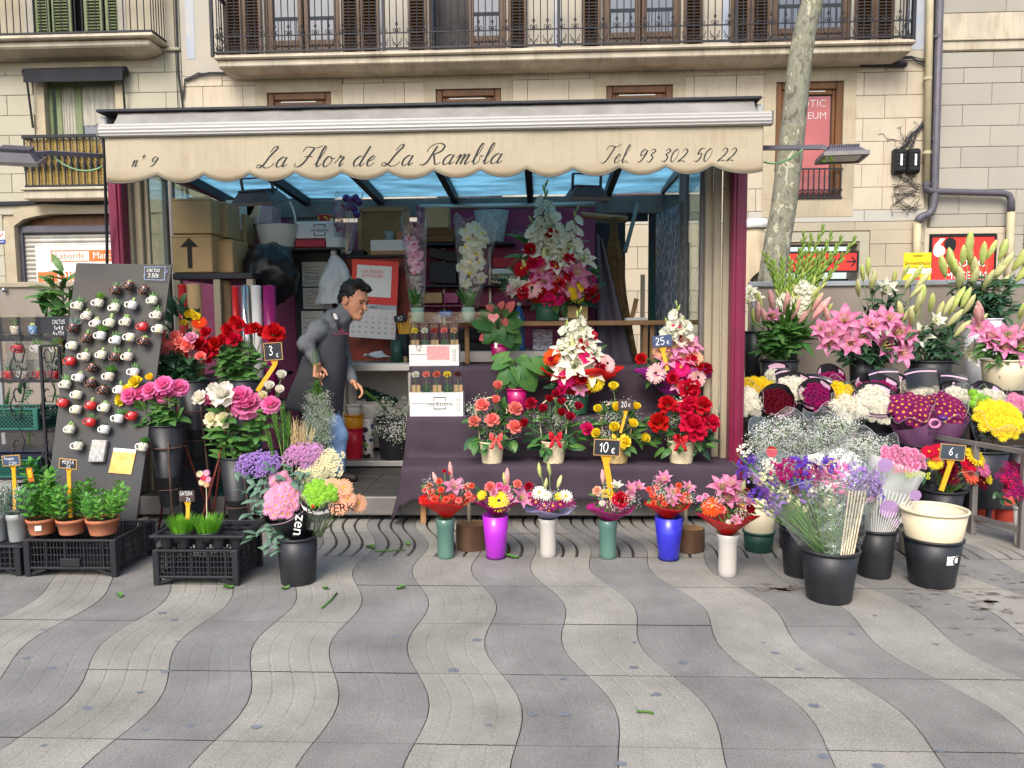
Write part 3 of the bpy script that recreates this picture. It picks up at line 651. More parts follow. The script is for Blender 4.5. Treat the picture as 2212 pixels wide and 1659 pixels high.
p=P(2083,596,YF);letter('lettering','museum',m_white,q,(p.x-q.location.x,-.05,p.z-q.location.z),sc=.6)
a=rect(1655,543,1853,589,YF-.05)
q=thing('wall_sign','long red sign with black arrow above the dark doorway','sign',((a[0]+a[1])/2,YF,a[2]));w=(a[1]-a[0])/2;h=a[3]-a[2]
obj('board',MB().box(-w+.03,w-.03,-.07,-.01,.03,h-.03),m_red,q)
obj('frame',MB().box(-w,-w+.03,-.08,-.01,0,h).box(w-.03,w,-.08,-.01,0,h).box(-w+.03,w-.03,-.08,-.01,h-.03,h).box(-w+.03,w-.03,-.08,-.01,0,.03),m_black,q)
letter('lettering','em',m_black,q,(-.16,-.075,h/2),sc=.55)
mb=MB().box(w*.74,w*.93,-.076,-.072,h/2-.012,h/2+.012)
for s in(-1,1):mb.bar((w*.94,-.074,h/2),(w*.85,-.074,h/2+s*.085),.024,.004,up=(0,1,0))
obj('arrow',mb,m_black,q)
yS=11.9;a=rect(1950,546,2010,640,yS)
q=thing('street_sign','yellow temporary no-stopping notice on a post before the red sign','sign',((a[0]+a[1])/2,yS,0));w=(a[1]-a[0])/2
obj('board',MB().rbox(-w,w,-.02,0,a[2]-.2,a[3],.008),m_yellow,q)
obj('band',MB().box(-w+.002,w-.002,-.026,-.022,a[2]+.35,a[2]+.43),m_white,q)
obj('post',MB().tube([(0,.03,0),(0,.03,a[3])],.025,8),m_pipeG,q)
zt_=a[3]
letter('lettering','senyal',m_black,q,(0,-.024,zt_-.2),sc=.9)
obj('arrow',MB().bar((-.07,-.023,zt_-.05),(.07,-.023,zt_-.05),.012,.004,up=(0,1,0)),m_black,q)
obj('notice',MB().box(-w*.6,w*.7,-.026,-.022,zt_-.44,zt_-.38),mat('notice_red','#c9443a',.6),q)
zc_=zt_-.68
mb=MB();pr=[(math.cos(R(i*15))*.19,-.024,zc_+math.sin(R(i*15))*.19)for i in range(24)];mb.poly(pr,(0,-.002,0));obj('disc',mb,m_blue,q)
mb=MB();mb.tube([(math.cos(R(i*15))*.19,-.026,zc_+math.sin(R(i*15))*.19)for i in range(25)],.022,4)
for s in(-1,1):mb.bar((-.13*s,-.027,zc_-.13),(.13*s,-.027,zc_+.13),.035,.004,up=(0,1,0))
obj('ring',mb,m_red,q)
zl=[zc(320,v)for v in(460,412,371,330,287,244,200,157,113)]
dl=(P(72,40,YF).x,P(256,40,YF).x,zc(160,72,12.5),zc(160,72,12.5)+2.6)
wl=(P(97,230,YF).x,P(250,230,YF).x,zc(170,410),zc(170,172))
ac=rect(37,458,290,700,YF)
XA=P(-90,300,YF).x
wall(bL,-14,XL-.01,-.15,17,[dl,wl,(ac[0],ac[1]+.3,-.1,ac[3])],m_mortar)
sw=(wl[0]-.18,wl[1]+.16,wl[2]-.35,wl[3]+.3)
zslL=zc(160,73,12.5)
stones(bL,XA-.5,XL-.01,zl,.95,[sw,(XA-2,P(325,100,YF).x,zc(160,150),99)],m_wallL)
stones(bL,XA-.5,XL-.01,[zl[0]-.36*i for i in range(7,0,-1)]+[zl[0]],1.1,[(ac[0]-.22,ac[1]+.5,-.1,ac[3]+.25)],m_wallL)
mb=MB()
for q in subtract((XA-.5,P(335,100,YF).x,zc(160,152),9.4),[dl,sw]):mb.box(q[0],q[1],YF-.002,YF+.03,q[2],q[3])
mb.box(P(335,100,YF).x,XL-.01,YF-.002,YF+.03,zl[-1]+.05,9.4).rbox(P(330,100,YF).x,XL-.01,YF-.05,YF+.03,zl[-1],zl[-1]+.06,.015)
obj('plaster_wall',mb,mat('plaster_pale','#a9a28f',.9,.12,1.5,col2='#9f947c'),bL)
mb=MB()
for q in subtract(sw,[wl]):mb.cbox(q[0],q[1],YF-.012,YF+.03,q[2],q[3],.005)
obj('window_surround',mb,m_surr,bL)
x1=P(333,90,12.5).x
mb=MB().rbox(XA-1,x1-.1,12.55,YF,zslL-.2,zslL-.08,.03).rbox(XA-1,x1,12.46,YF,zslL-.08,zslL-.03,.02).rbox(XA-1,x1-.03,12.5,YF,zslL-.03,zslL,.01)
mb.hull4([(XA-1,12.6,zslL-.201),(x1-.14,12.6,zslL-.201),(x1-.14,YF,zslL-.201),(XA-1,YF,zslL-.201)],[(XA-1,12.8,zslL-.26),(x1-.4,12.8,zslL-.26),(x1-.4,YF,zslL-.26),(XA-1,YF,zslL-.26)],0)
B2=obj('balcony',mb,m_balc,bL)
xe=x1-.05
obj('rail',MB().bar((XA-1,yb,zslL+.03),(xe,yb,zslL+.03),.03).bar((XA-1,yb,zslL+1),(xe,yb,zslL+1),.045).bar((xe,yb,zslL+.03),(xe,YF,zslL+.03),.03).bar((xe,yb,zslL+1),(xe,YF,zslL+1),.045),m_iron,B2)
for i in range(27):obj('baluster',bme,parent=B2,loc=(xe-i*.118,yb,zslL-.02))
for k in range(1,6):obj('baluster',bme,parent=B2,loc=(xe,lerp(yb,YF,k/5.5),zslL-.02))
x0,x1_,z0,z1=dl
w3=(x1_-x0)
obj('room',MB().box(x0,x1_,YF+.3,YF+.35,z0,z1),m_dark,bL)
for f0,f1 in((0,.17),(.2,.43),(.58,.8),(.83,1.)):shutter(bL,x0+w3*f0,x0+w3*f1,z0+.02,z1-.05,YF+.04,m_green,m_green)
mb=MB()
for s in(0,1):mb.box((x0-.16,x1_)[s],(x0,x1_+.14)[s],YF-.012,YF+.2,z0,z1)
obj('door_surround',mb,m_wallR,bL)
x0,x1_,z0,z1=wl
mb=MB().rbox(x0,x0+.07,YF+.1,YF+.18,z0,z1,.01).rbox(x1_-.07,x1_,YF+.1,YF+.18,z0,z1,.01)
xm=lerp(x0,x1_,.36);mb.rbox(x0+.12,x0+.22,YF+.12,YF+.2,z0,z1,.01).rbox(xm,xm+.13,YF+.12,YF+.2,z0,z1,.01).rbox(x1_-.07,x1_,YF+.12,YF+.2,z0,z1,.01).box(x0+.07,x1_-.07,YF+.11,YF+.2,z1-.08,z1)
w=obj('window',mb,m_green,bL)
for a,b in((x0+.22,xm),(xm+.13,x1_-.07)):obj('pane',MB().box(a,b,YF+.15,YF+.16,z0,z1-.08),m_pane,w)
mb=MB()
for a,b,zz in((x0+.2,xm+.02,z0),(xm+.12,x1_-.05,z1-.75)):
 mb.grid(lambda i,j:(lerp(a,b,i),YF+.135+.012*math.sin(i*34),lerp(zz,z1-.08,j)),40,3)
obj('curtain',mb,m_curt,w,True)
a=rect(50,146,272,175,12.85);q=thing('window_awning','rolled black fabric awning over the left window','awning',((a[0]+a[1])/2,13,a[2]));hw=(a[1]-a[0])/2
obj('roller',MB().tube([(-hw,-.12,a[3]-a[2]-.06),(hw,-.12,a[3]-a[2]-.06)],.07,10),m_black,q,True)
obj('flap',MB().grid(lambda i,j:(lerp(-hw+.03,hw-.03,i),-.2+.012*math.sin(i*17)*j,lerp(a[3]-a[2]-.03,-.02,j)),24,3),mat('awning_black','#1d1e24',.8,.2,6),q,True)
for s in(-1,1):
 b=P(68 if s<0 else 267,275 if s<0 else 235,12.9);obj('arm',MB().tube([(s*(hw-.06),-.15,.02),(b.x-q.location.x,-.06,b.z-q.location.z)],.018,6),m_black,q)
a=rect(52,294,232,408,12.72);b=rect(52,410,232,430,12.72)
B3=obj('balcony',MB().rbox(a[0]-.02,a[1]+.1,12.68,YF,b[2],b[3]-.01,.015).rbox(a[0]-.05,a[1]+.12,12.64,YF,b[3]-.01,a[2]+.02,.01),m_balc,bL)
obj('rail',MB().bar((a[0],12.72,a[3]),(a[1]+.1,12.72,a[3]),.05).bar((a[0],12.72,a[2]+.05),(a[1]+.1,12.72,a[2]+.05),.04).bar((a[0],12.72,a[3]),(a[0],YF,a[3]),.05),m_iron,B3)
H=a[3]-a[2]
bal2=MB().lathe([(.012,0),(.02,.03*H),(.012,.08*H),(.014,.3*H),(.034,.42*H),(.014,.52*H),(.034,.6*H),(.013,.7*H),(.012,.93*H),(.024,.97*H),(.012,H)],8).mesh('baluster',m_iron,True)
for i in range(14):obj('baluster',bal2,parent=B3,loc=(lerp(a[0]+.02,a[1]+.06,i/13),12.72,a[2]+.02))
mb=MB();m_lat=mat('lattice_wood','#a08647',.8,.2,10)
n=24;W_=a[1]-a[0]
for k in range(-10,n+10):
 for s in(1,-1):
  xx=a[0]+W_*k/n;t0,t1=0,1
  p,q_=[xx,a[2]+.04],[xx+s*H*.95,a[3]-.03]
  lo,hi=a[0],a[1]+.05
  dx=q_[0]-p[0]
  ta,tb=sorted(((lo-p[0])/dx,(hi-p[0])/dx));ta,tb=max(0,ta),min(1,tb)
  if ta>=tb:continue
  f=lambda t:(p[0]+dx*t,12.775+.006*s,p[1]+(q_[1]-p[1])*t)
  mb.bar(f(ta),f(tb),.028,.006,up=(0,1,0))
obj('lattice',mb,m_lat,B3)
mb=MB()
for k in range(4):hang(mb,[(XA,YF-.03-.01*k,zc(0,434)-.02*k),(P(100,436,YF).x,YF-.04,zc(100,434)-.015*k),(P(260,436,YF).x,YF-.04,zc(260,434)-.015*k)],.011,.02)
obj('cable',mb,m_cable,bL)
cxm=(ac[0]+ac[1])/2+.25;hw=cxm-ac[0];spr=zc(40,488);rise=ac[3]-spr
mb=MB();ns=14
def archz(x):return spr+rise*(1-((x-cxm)/hw)**2)**.5 if abs(x-cxm)<hw else spr
for k in range(ns):
 xa,xb=lerp(ac[0],ac[1]+.25,k/ns),lerp(ac[0],ac[1]+.25,(k+1)/ns)
 za,zb_=archz(xa),archz(xb)
 mb.hull4([(xa,YF-.015,za),(xb,YF-.015,zb_),(xb,YF-.015,zb_+.24),(xa,YF-.015,za+.24)],[(xa,YF+.3,za),(xb,YF+.3,zb_),(xb,YF+.3,zb_+.24),(xa,YF+.3,za+.24)],0)
mb.box(ac[0]-.2,ac[0]-.001,YF-.015,YF+.3,-.1,spr+.12)
obj('arch',mb,m_surr,bL)
obj('transom',MB().box(ac[0],ac[1]+.3,YF+.2,YF+.3,spr+.0,ac[3]),m_wood,bL)
zs1=zc(160,492);me=MB().grid(lambda i,j:(lerp(ac[0]+.06,ac[1]+.3,i),YF+.16-.012*math.sin(j*math.pi),j*.078),1,4).mesh('slat',mat('shutter_metal','#a8a59b',.5,.15,5,metal=.4,rnd=.06),True)
sh=obj('roller_shutter',MB().box(ac[0],ac[0]+.06,YF+.1,YF+.25,0,spr).box(ac[0]+.06,ac[1]+.3,YF+.24,YF+.25,0,spr).rbox(ac[0]+.06,ac[1]+.3,YF+.08,YF+.24,zs1-.08,zs1+.06,.02),m_pipeG,bL)
for k in range(int((zs1-.08)/.08)+1):
 if zs1-.165-k*.08>.05:obj('slat',me,parent=sh,loc=(0,0,zs1-.165-k*.08))
YP=YF+.13
a=rect(78,530,262,608,YP);q=thing('wall_poster','white and orange estate agent poster on the metal shutter','poster',((a[0]+a[1])/2,YP,a[2]));w=(a[1]-a[0])/2;h=a[3]-a[2]
m_or=mat('print_orange','#dc6b32',.6,.05,4)
obj('sheet',MB().box(-w,w,0,.01,-.3,h),m_white,q)
b=rect(110,540,262,565,YP);ox,oz=q.location.x,q.location.z
obj('band',MB().box(P(192,552,YP).x-ox,w,-.004,-.001,b[2]-oz,b[3]-oz),m_or,q)
xx=P(110,552,YP).x-ox;xe_=P(191,552,YP).x-ox
obj('border',MB().box(xx,xe_,-.004,-.001,b[3]-oz-.02,b[3]-oz).box(xx,xe_,-.004,-.001,b[2]-oz,b[2]-oz+.02).box(xx,xx+.02,-.004,-.001,b[2]-oz+.02,b[3]-oz-.02),m_or,q)
letter('lettering','laborde',m_or,q,(P(151,552,YP).x-ox,-.004,b[2]-oz+.105),sc=.82);letter('lettering','marcet',m_white,q,(P(228,552,YP).x-ox,-.006,b[2]-oz+.105),sc=.82)
letter('lettering','patri',mat('print_grey','#bdb7ac',.6),q,(P(195,575,YP).x-ox,-.003,P(160,575,YP).z-oz),sc=.9)
obj('band',MB().box(-w+.02,w,-.004,-.001,-.3,P(160,587,YP).z-oz),m_or,q)
letter('lettering','disp',m_white,q,(P(205,598,YP).x-ox,-.007,P(160,598,YP).z-oz),sc=1.0)
a=rect(-6,500,11,526,YF-.02);q=thing('wall_plaque','small white and blue enamel plaque at the left edge','plaque',((a[0]+a[1])/2,YF-.012,a[2]))
w=(a[1]-a[0])/2;h=a[3]-a[2]
obj('plate',MB().rbox(-w,w,-.012,0,h*.32,h,.003),m_white,q);obj('plate',MB().rbox(-w,w,-.012,0,0,h*.3,.003),m_blue,q)
obj('emblem',MB().bar((-w*.6,-.014,h*.45),(w*.6,-.014,h*.85),.02,.003,up=(0,1,0)),m_red,q);letter('lettering','p640',m_white,q,(.01,-.014,h*.14),sc=.65)
m_bark=mat('plane_bark','#96957f',.9,.2,4,col2='#b9b59c',bump=.35,bs=20)
def bark(m):
 nt=m.node_tree;N=nt.nodes;L=nt.links;b=N['Principled BSDF'];tc=N.new('ShaderNodeTexCoord')
 mp=N.new('ShaderNodeMapping');mp.inputs['Scale'].default_value=(1,1,.55);L.new(tc.outputs['Object'],mp.inputs[0])
 nd=N.new('ShaderNodeTexNoise');nd.inputs['Scale'].default_value=9;L.new(mp.outputs[0],nd.inputs['Vector'])
 ad=N.new('ShaderNodeMix');ad.data_type='VECTOR';ad.inputs[0].default_value=.12;L.new(mp.outputs[0],ad.inputs[4]);L.new(nd.outputs[1],ad.inputs[5])
 v=N.new('ShaderNodeTexNoise');v.inputs['Scale'].default_value=13;v.inputs['Detail'].default_value=2;L.new(ad.outputs[1],v.inputs['Vector'])
 cr=N.new('ShaderNodeValToRGB');cr.color_ramp.interpolation='CONSTANT';e=cr.color_ramp.elements
 e[0].position=0;e[0].color=(*hx('#5f5d4e'),1);e[1].position=.38;e[1].color=(*hx('#787769'),1)
 for p,c in((.46,'#838270'),(.55,'#75735e'),(.62,'#a8a48e'),(.68,'#8a866f')):
  k=e.new(p);k.color=(*hx(c),1)
 L.new(v.outputs[0],cr.inputs[0]);L.new(cr.outputs[0],b.inputs['Base Color'])
bark(m_bark)
YT=9.0;tr=thing('plane_tree','leaning plane tree trunk with mottled peeling bark behind the lilies','tree',G(1676,760)+Vector((0,0,0)))
tp=[(1756,-700,40),(1758,-300,42),(1756,0,44),(1740,60,46),(1728,130,47),(1716,250,49),(1706,340,52),(1694,440,52),(1680,520,54),(1668,600,58),(1650,740,64),(1640,900,72),(1638,980,90)]
b0=P(1638,980,YT);tr.location=(b0.x,YT,0)
pts=[P(u,v,YT)-tr.location for u,v,w in tp];pts[-1].z=0
sp=[];rr=[]
for i in range(len(pts)-1):
 for k in range(6):sp.append(pts[i].lerp(pts[i+1],k/6));rr.append(S(lerp(tp[i][2],tp[i+1][2],k/6),YT)/2*(1+.04*noise.noise(Vector((i,k*.5,1)))))
sp.append(pts[-1]);rr.append(S(92,YT)/2)
obj('trunk',MB().tube(sp,rr,16),m_bark,tr,True)
# ================================================================ kiosk
YK,YB=5.4,7.55
ZFL=.18
m_maroon=mat('maroon_paint','#701838',.4,.1,5,bump=.05)
m_cream_al=mat('cream_aluminium','#988d78',.5,.18,5,stretch=(1,1,.2),metal=.1)
m_inwall=mat('maroon_panel','#a04a70',.7,.15,4)
m_steel=mat('brushed_steel','#bdb9b2',.45,.15,12,metal=.85,stretch=(.1,1,1))
m_greymet=mat('grey_metal','#7a7672',.5,.15,8,metal=.4)
m_beam=mat('dark_beam','#25262c',.6,.2,8)
m_floor=mat('kiosk_floor','#3a3836',.7,.3,6,bump=.2)
m_glass=clear('side_glass',(.72,.8,.78),.1,.03,.02)
m_fabric=mat('awning_fabric','#aa9f88',.9,.07,2.5,bump=.25,bs=25)
m_fabtop=mat('awning_grey','#827f7a',.85,.22,5,bump=.2)
m_whitebar=mat('white_aluminium','#a6a49f',.35,.06,5,stretch=(.2,1,1))
m_ink=mat('sign_ink','#23262a',.8,.05,4)
m_bluep=mat('blue_roof_panel','#a8cfdf',.3,.3,2.2,transl=.75,stretch=(1,3,1))
XKL,XKR=P(250,500,YK).x,P(1595,500,YK).x
K=thing('flower_kiosk','flower kiosk with maroon posts, blue translucent roof and cream scalloped awning','kiosk')
for u0,u1,vv in((235,263,480),(1581,1612,600)):
 x0,x1=P(u0,vv,YK).x,P(u1,vv,YK).x
 obj('post',MB().rbox(x0,x1,YK,YK+.1,0,2.86,.008).rbox(lerp(x0,x1,.25),lerp(x0,x1,.75),YK-.012,YK-.001,0,2.8,.004),m_maroon,K)
obj('floor',MB().box(XKL,XKR,YK+.02,YB,.03,ZFL-.004),m_floor,K)
obj('step',MB().rbox(XKL+.1,XKR-.1,YK-.03,YK+.02,.04,ZFL,.008),m_greymet,K)
mb=MB()
for j in range(6):
 for i in range(13):
  x=lerp(XKL+.1,XKR-.1,i/13);mb.cbox(x+.004,x+.33,YK+.04+j*.34,YK+.37+j*.34,ZFL-.004,ZFL+uni(0,.002),.003)
obj('floor_tile',mb,m_floor,K,kind='stuff')
for xs,s in((XKL,1),(XKR,-1)):
 us=((271,288),(292,309),(310,325))if s>0 else((1523,1540),(1542,1558),(1562,1579))
 for i,(a,b)in enumerate(us):
  yy=YK+.1+.05*i if s>0 else YK+.2-.05*i
  x0,x1=P(a,560,yy).x,P(b,560,yy).x
  obj('door_stile',MB().rbox(x0,x1,yy,yy+.04,ZFL,2.82,.006),m_cream_al,K)
 xi=P(369,560,6.38).x if s>0 else P(1520,560,YK+.25).x
 for(ya,yb_)in((YK+.28,6.35),(6.42,YB-.1)):
  x_=xi if ya<6 or s>0 else xi+s*.02
  obj('side_pane',MB().box(x_-.004,x_+.004,ya+.05,yb_-.05,ZFL+.08,2.72),m_glass,K)
  obj('side_frame',MB().rbox(x_-.02,x_+.02,ya,ya+.05,ZFL,2.8,.004).rbox(x_-.02,x_+.02,yb_-.05,yb_,ZFL,2.8,.004).box(x_-.02,x_+.02,ya+.05,yb_-.05,2.72,2.8).box(x_-.02,x_+.02,ya+.05,yb_-.05,ZFL,ZFL+.08),m_greymet,K)
ZR0=P(925,228,5.12).z;
obj('roof_edge',MB().rbox(P(206,232,5.06).x,P(1646,214,5.06).x,5.06,5.2,ZR0-.016,ZR0+.004,.004),m_beam,K)
obj('roof_gutter',MB().box(P(215,232,5.2).x,P(1640,214,5.2).x,5.2,5.42,ZR0-.05,ZR0-.01),m_beam,K)
zf,zbk=2.86,2.74
xr=[lerp(XKL,XKR,i/6)for i in range(7)]
for i in range(6):
 obj('roof_panel',MB().hull4([(xr[i]+.03,YK+.02,zf),(xr[i+1]-.03,YK+.02,zf),(xr[i+1]-.03,YB,zbk),(xr[i]+.03,YB,zbk)],[(xr[i]+.03,YK+.02,zf+.012),(xr[i+1]-.03,YK+.02,zf+.012),(xr[i+1]-.03,YB,zbk+.012),(xr[i]+.03,YB,zbk+.012)],0),m_bluep,K)
for i in range(7):obj('roof_beam',MB().bar((xr[i],YK+.02,zf-.02),(xr[i],YB,zbk-.02),.06,.11),m_beam,K)
obj('header',MB().rbox(XKL,XKR,YK+.0,YK+.1,zf+.002,ZR0-.052,.005),m_beam,K)
obj('back_beam',MB().rbox(XKL,XKR,YB-.02,YB+.06,zbk-.2,zbk-.016,.01),m_greymet,K)
def bw(u0,u1,v0,v1,m,name,y=YB,t=.03):
 a=rect(u0,v0,u1,v1,y);obj(name,MB().rbox(a[0],a[1],y,y+t,a[2],a[3],.003),m,K)
bw(375,640,470,985,m_inwall,'back_panel');bw(640,905,480,985,m_inwall,'back_panel',YB+.005);bw(905,1285,441,985,m_inwall,'back_panel',YB-.05)
bw(1285,1350,478,985,m_beam,'back_panel');bw(1400,1425,430,985,m_beam,'back_panel');bw(1350,1400,432,478,m_beam,'lintel',YB+.01);bw(330,1285,985,1060,m_beam,'skirting')
bw(1350,1400,770,985,m_beam,'back_panel',YB+.012)
def grille(u0,u1,v0,v1):
 a=rect(u0,v0,u1,v1,YB);mb=MB()
 obj('grille_back',MB().box(a[0],a[1],YB+.006,YB+.02,a[2],a[3]),m_dark,K)
 nx=int((a[1]-a[0])/.03);nz=int((a[3]-a[2])/.022)
 for i in range(nx+1):x=lerp(a[0],a[1],i/nx);mb.box(x-(.03 if i%7==0 else.009),x+.009,YB-.006,YB+.004,a[2],a[3])
 for j in range(nz+1):z=lerp(a[2],a[3],j/nz);mb.box(a[0],a[1],YB-.003,YB+.002,z-.006,z+.006)
 obj('grille',mb,m_greymet,K,kind='stuff')
grille(632,722,428,480);grille(1285,1352,428,480);grille(540,632,432,470)
a=rect(905,437,1285,449,7.38)
obj('curtain_rail',MB().tube([(a[0],7.4,a[2]+.02),(a[1],7.4,a[2]+.02)],.028,8),m_steel,K,True)
def shelf(u0,u1,v,y0,y1,m=m_beam,t=.022,name='shelf'):
 a=P(u0,v,y0);b=P(u1,v,y0);z=P((u0+u1)/2,v,y0).z
 return obj(name,MB().rbox(a.x,b.x,y0,y1,z-t,z,.004),m,K),z
shelf(905,1112,524,7.2,7.5);shelf(905,1285,614,7.2,7.5);shelf(905,1285,657,7.2,7.5,m_maroon);shelf(1000,1285,690,7.25,7.5,m_maroon)
shelf(560,745,535,6.85,7.52);shelf(508,660,483,7.05,7.5);shelf(745,885,551,6.95,7.5)
for u in(958,1058,1200):x=P(u,560,7.47).x;obj('bracket_strip',MB().rbox(x-.012,x+.012,7.465,7.49,1.45,2.6,.002),m_steel,K)
m_ledge=mat('plain_wood','#a57c53',.6,.25,5,stretch=(.2,1,1),bump=.1)
_,ZLEDGE=shelf(985,1513,693,6.5,6.75,m_ledge,.042,'ledge')
for u in(1010,1393,1408):
 x=P(u,800,6.62).x;obj('ledge_post',MB().rbox(x-.02,x+.02,6.6,6.64,ZFL,ZLEDGE-.043,.003),m_ledge,K)
x=P(1391,600,6.7).x;obj('upright',MB().rbox(x-.018,x+.018,6.76,6.8,ZFL,P(1391,592,6.7).z,.003),m_cream_al,K)
a=P(1345,770,6.9),P(1375,645,6.9);obj('brace',MB().bar(a[0],a[1],.04,.02),m_ledge,K)
a=P(1350,545,7.0),P(1378,440,7.3);obj('strut',MB().bar(a[0],a[1],.035,.02),m_greymet,K)
obj('curtain_pole',MB().tube([P(1255,464,7.2),P(1355,474,7.2)],.03,8),m_ledge,K,True)
cz=P(815,784,6.45).z
CN=thing('steel_counter','stainless steel counter with pale panels beside the florist','counter',(P(815,784,6.45).x,6.45,ZFL))
ox=CN.location.x;x0,x1=P(700,784,6.45).x-ox,P(886,784,6.45).x-ox
obj('top',MB().rbox(x0,x1,0,.62,cz-ZFL-.075,cz-ZFL,.008),m_steel,CN)
obj('back_panel',MB().box(x0,x1,.55,.57,.1,cz-ZFL-.08),mat('pale_board','#b7b0a4',.7,.12,4),CN)
zsh=P(800,996,6.47).z
obj('shelf',MB().rbox(x0+.06,x1+.1,.02,.58,zsh-ZFL-.05,zsh-ZFL,.006),m_steel,CN)
for i,x in enumerate((x0+.02,x1-.03)):obj('leg',MB().rbox(x,x+.035,.03,.065,0,cz-ZFL-.08,.004).rbox(x,x+.035,.5,.535,0,cz-ZFL-.08,.004),m_steel,CN)
C2=thing('steel_bench','low steel work bench with drawers behind the pink pots','bench',(P(1090,757,6.7).x,6.75,ZFL));ox=C2.location.x
x0,x1=P(990,757,6.75).x-ox,P(1190,757,6.75).x-ox;z1=P(1090,757,6.75).z-ZFL
obj('top',MB().rbox(x0,x1,0,.5,z1-.11,z1,.008),m_steel,C2)
obj('drawer',MB().rbox(x0+.05,x0+.42,.02,.4,z1-.4,z1-.13,.01),m_pipeC,C2);obj('drawer',MB().rbox(x0+.46,x1-.04,.02,.4,z1-.4,z1-.13,.01),m_pipeC,C2)
for x in(x0,x1-.04):obj('leg',MB().rbox(x,x+.04,.02,.06,0,z1-.12,.004),m_steel,C2)
tl=thing('cash_till','low dark till box on the steel bench','till',(P(1040,757,6.8).x,6.8,P(1040,757,6.8).z+.001));obj('case',MB().rbox(-.3,.2,0,.3,0,.2,.01),m_beam,tl);obj('slot',MB().box(-.22,.02,-.004,-.001,.07,.1),m_dark,tl);obj('lock',MB().lathe([(.015,0),(.015,.008)],10,cap=True).xf(Matrix.Translation((.13,0,.06))@STAND),m_steel,tl)
AW=obj('awning',MB(),m_fabric,K)
YV=4.96
ax0,ax1=P(228,330,YV).x,P(1649,310,YV).x
def wave(x,z=0):return.006*math.sin(x*5.1+1)+.004*math.sin(x*13+z*3)+.01*noise.noise(Vector((x*2.2,z*2,0)))
zv1=P(938,285,YV).z;zlow=P(938,385,YV).z;hs=S(17,YV)
cus=[228,337]+[337+(1538-337)*i/12 for i in range(1,13)]+[1649]
cusx=[P(u,320,YV).x for u in cus]
def vbot(x):
 for i in range(len(cusx)-1):
  if x<=cusx[i+1]or i==len(cusx)-2:
   t=(x-cusx[i])/(cusx[i+1]-cusx[i])
   if i==0:t=.28+.72*t
   if i==len(cusx)-2:t=.78*t
   return zlow+hs*(1-abs(math.sin(math.pi*min(max(t,0),1)))**.85)
nx=364;nz=8
def vf(i,j):
 x=lerp(ax0,ax1,i);zb_=vbot(x);z=lerp(zv1,zb_,j);return(x,YV+wave(x,z)*(.25+.9*j),z)
val=MB().grid(vf,nx,nz)
V=obj('valance',val,m_fabric,AW,True);md=V.modifiers.new('thick','SOLIDIFY');md.thickness=.003;md.offset=1
obj('piping',MB().tube([(lambda q:(q[0],q[1]-.001,q[2]))(vf(i/nx,1))for i in range(nx+1)],.0045,4),mat('piping_grey','#6a665e',.8),AW,True)
zbar=P(938,271,4.97).z;hb=S(27,4.97)/2
prof=[(4.985,hb)]+[(4.945-.018*math.sin(math.pi*k/11)-(.004 if k%2 else 0),hb*math.cos(math.pi*k/11))for k in range(12)]+[(4.985,-hb)]
mb=MB();bx0_,bx1_=P(217,280,4.96).x,P(1664,260,4.96).x
mb.add([(x,y,zbar+z)for x in(bx0_,bx1_)for y,z in prof],[(k,k+1,len(prof)+k+1,len(prof)+k)for k in range(len(prof)-1)]+[tuple(range(len(prof))),tuple(range(2*len(prof)-1,len(prof)-1,-1))])
obj('front_bar',mb,m_whitebar,AW)
for x,s in((bx0_,-1),(bx1_,1)):obj('end_cap',MB().rbox(min(x,x+s*.012),max(x,x+s*.012),4.925,4.99,zbar-hb*1.05,zbar+hb*1.05,.004),m_greymet,AW)
zt1=ZR0-.022
obj('fabric_top',MB().grid(lambda i,j:(lerp(ax0+.03,ax1-.03,i)*(1 if True else 0),lerp(4.985,5.085,j),lerp(zbar+hb*.8,zt1,j)-.012*math.sin(math.pi*j)+.006*noise.noise(Vector((i*30,j*3,2)))),120,6),m_fabtop,AW,True)
for x,s in((P(222,250,5.15).x,-1),(P(1630,230,5.15).x,1)):obj('bracket',MB().rbox(x,x+.05,5.1,5.19,ZR0-.13,ZR0-.035,.01),m_whitebar,AW)
def script_on(txt,u0,u1,vbase,vtop_x):
 h=S(vbase-vtop_x,YV);mb,w=script_text(txt,h)
 p0=P(u0,vbase,YV);p1=P(u1,vbase,YV);xs=[v[0]for v in mb.v];a,b=min(xs),max(xs)
 k=(p1.x-p0.x)/(b-a);zb_=P((u0+u1)/2,vbase,YV).z;vs=[]
 for x,y,_ in mb.v:
  X=p0.x+(x-a)*k;Zz=zb_+y;j=(zv1-Zz)/(zv1-vbot(X));vs.append((X,YV+wave(X,Zz)*(.25+.9*j)-.0025,Zz))
 mb.v=vs;obj('lettering',mb,m_ink,AW)
script_on('nº 9',285,344,360,346);script_on('La Flor de La Rambla',553,1086,358,337);script_on('Tel. 93 302 50 22',1297,1592,350,332)
K['note']=0;del K['note']
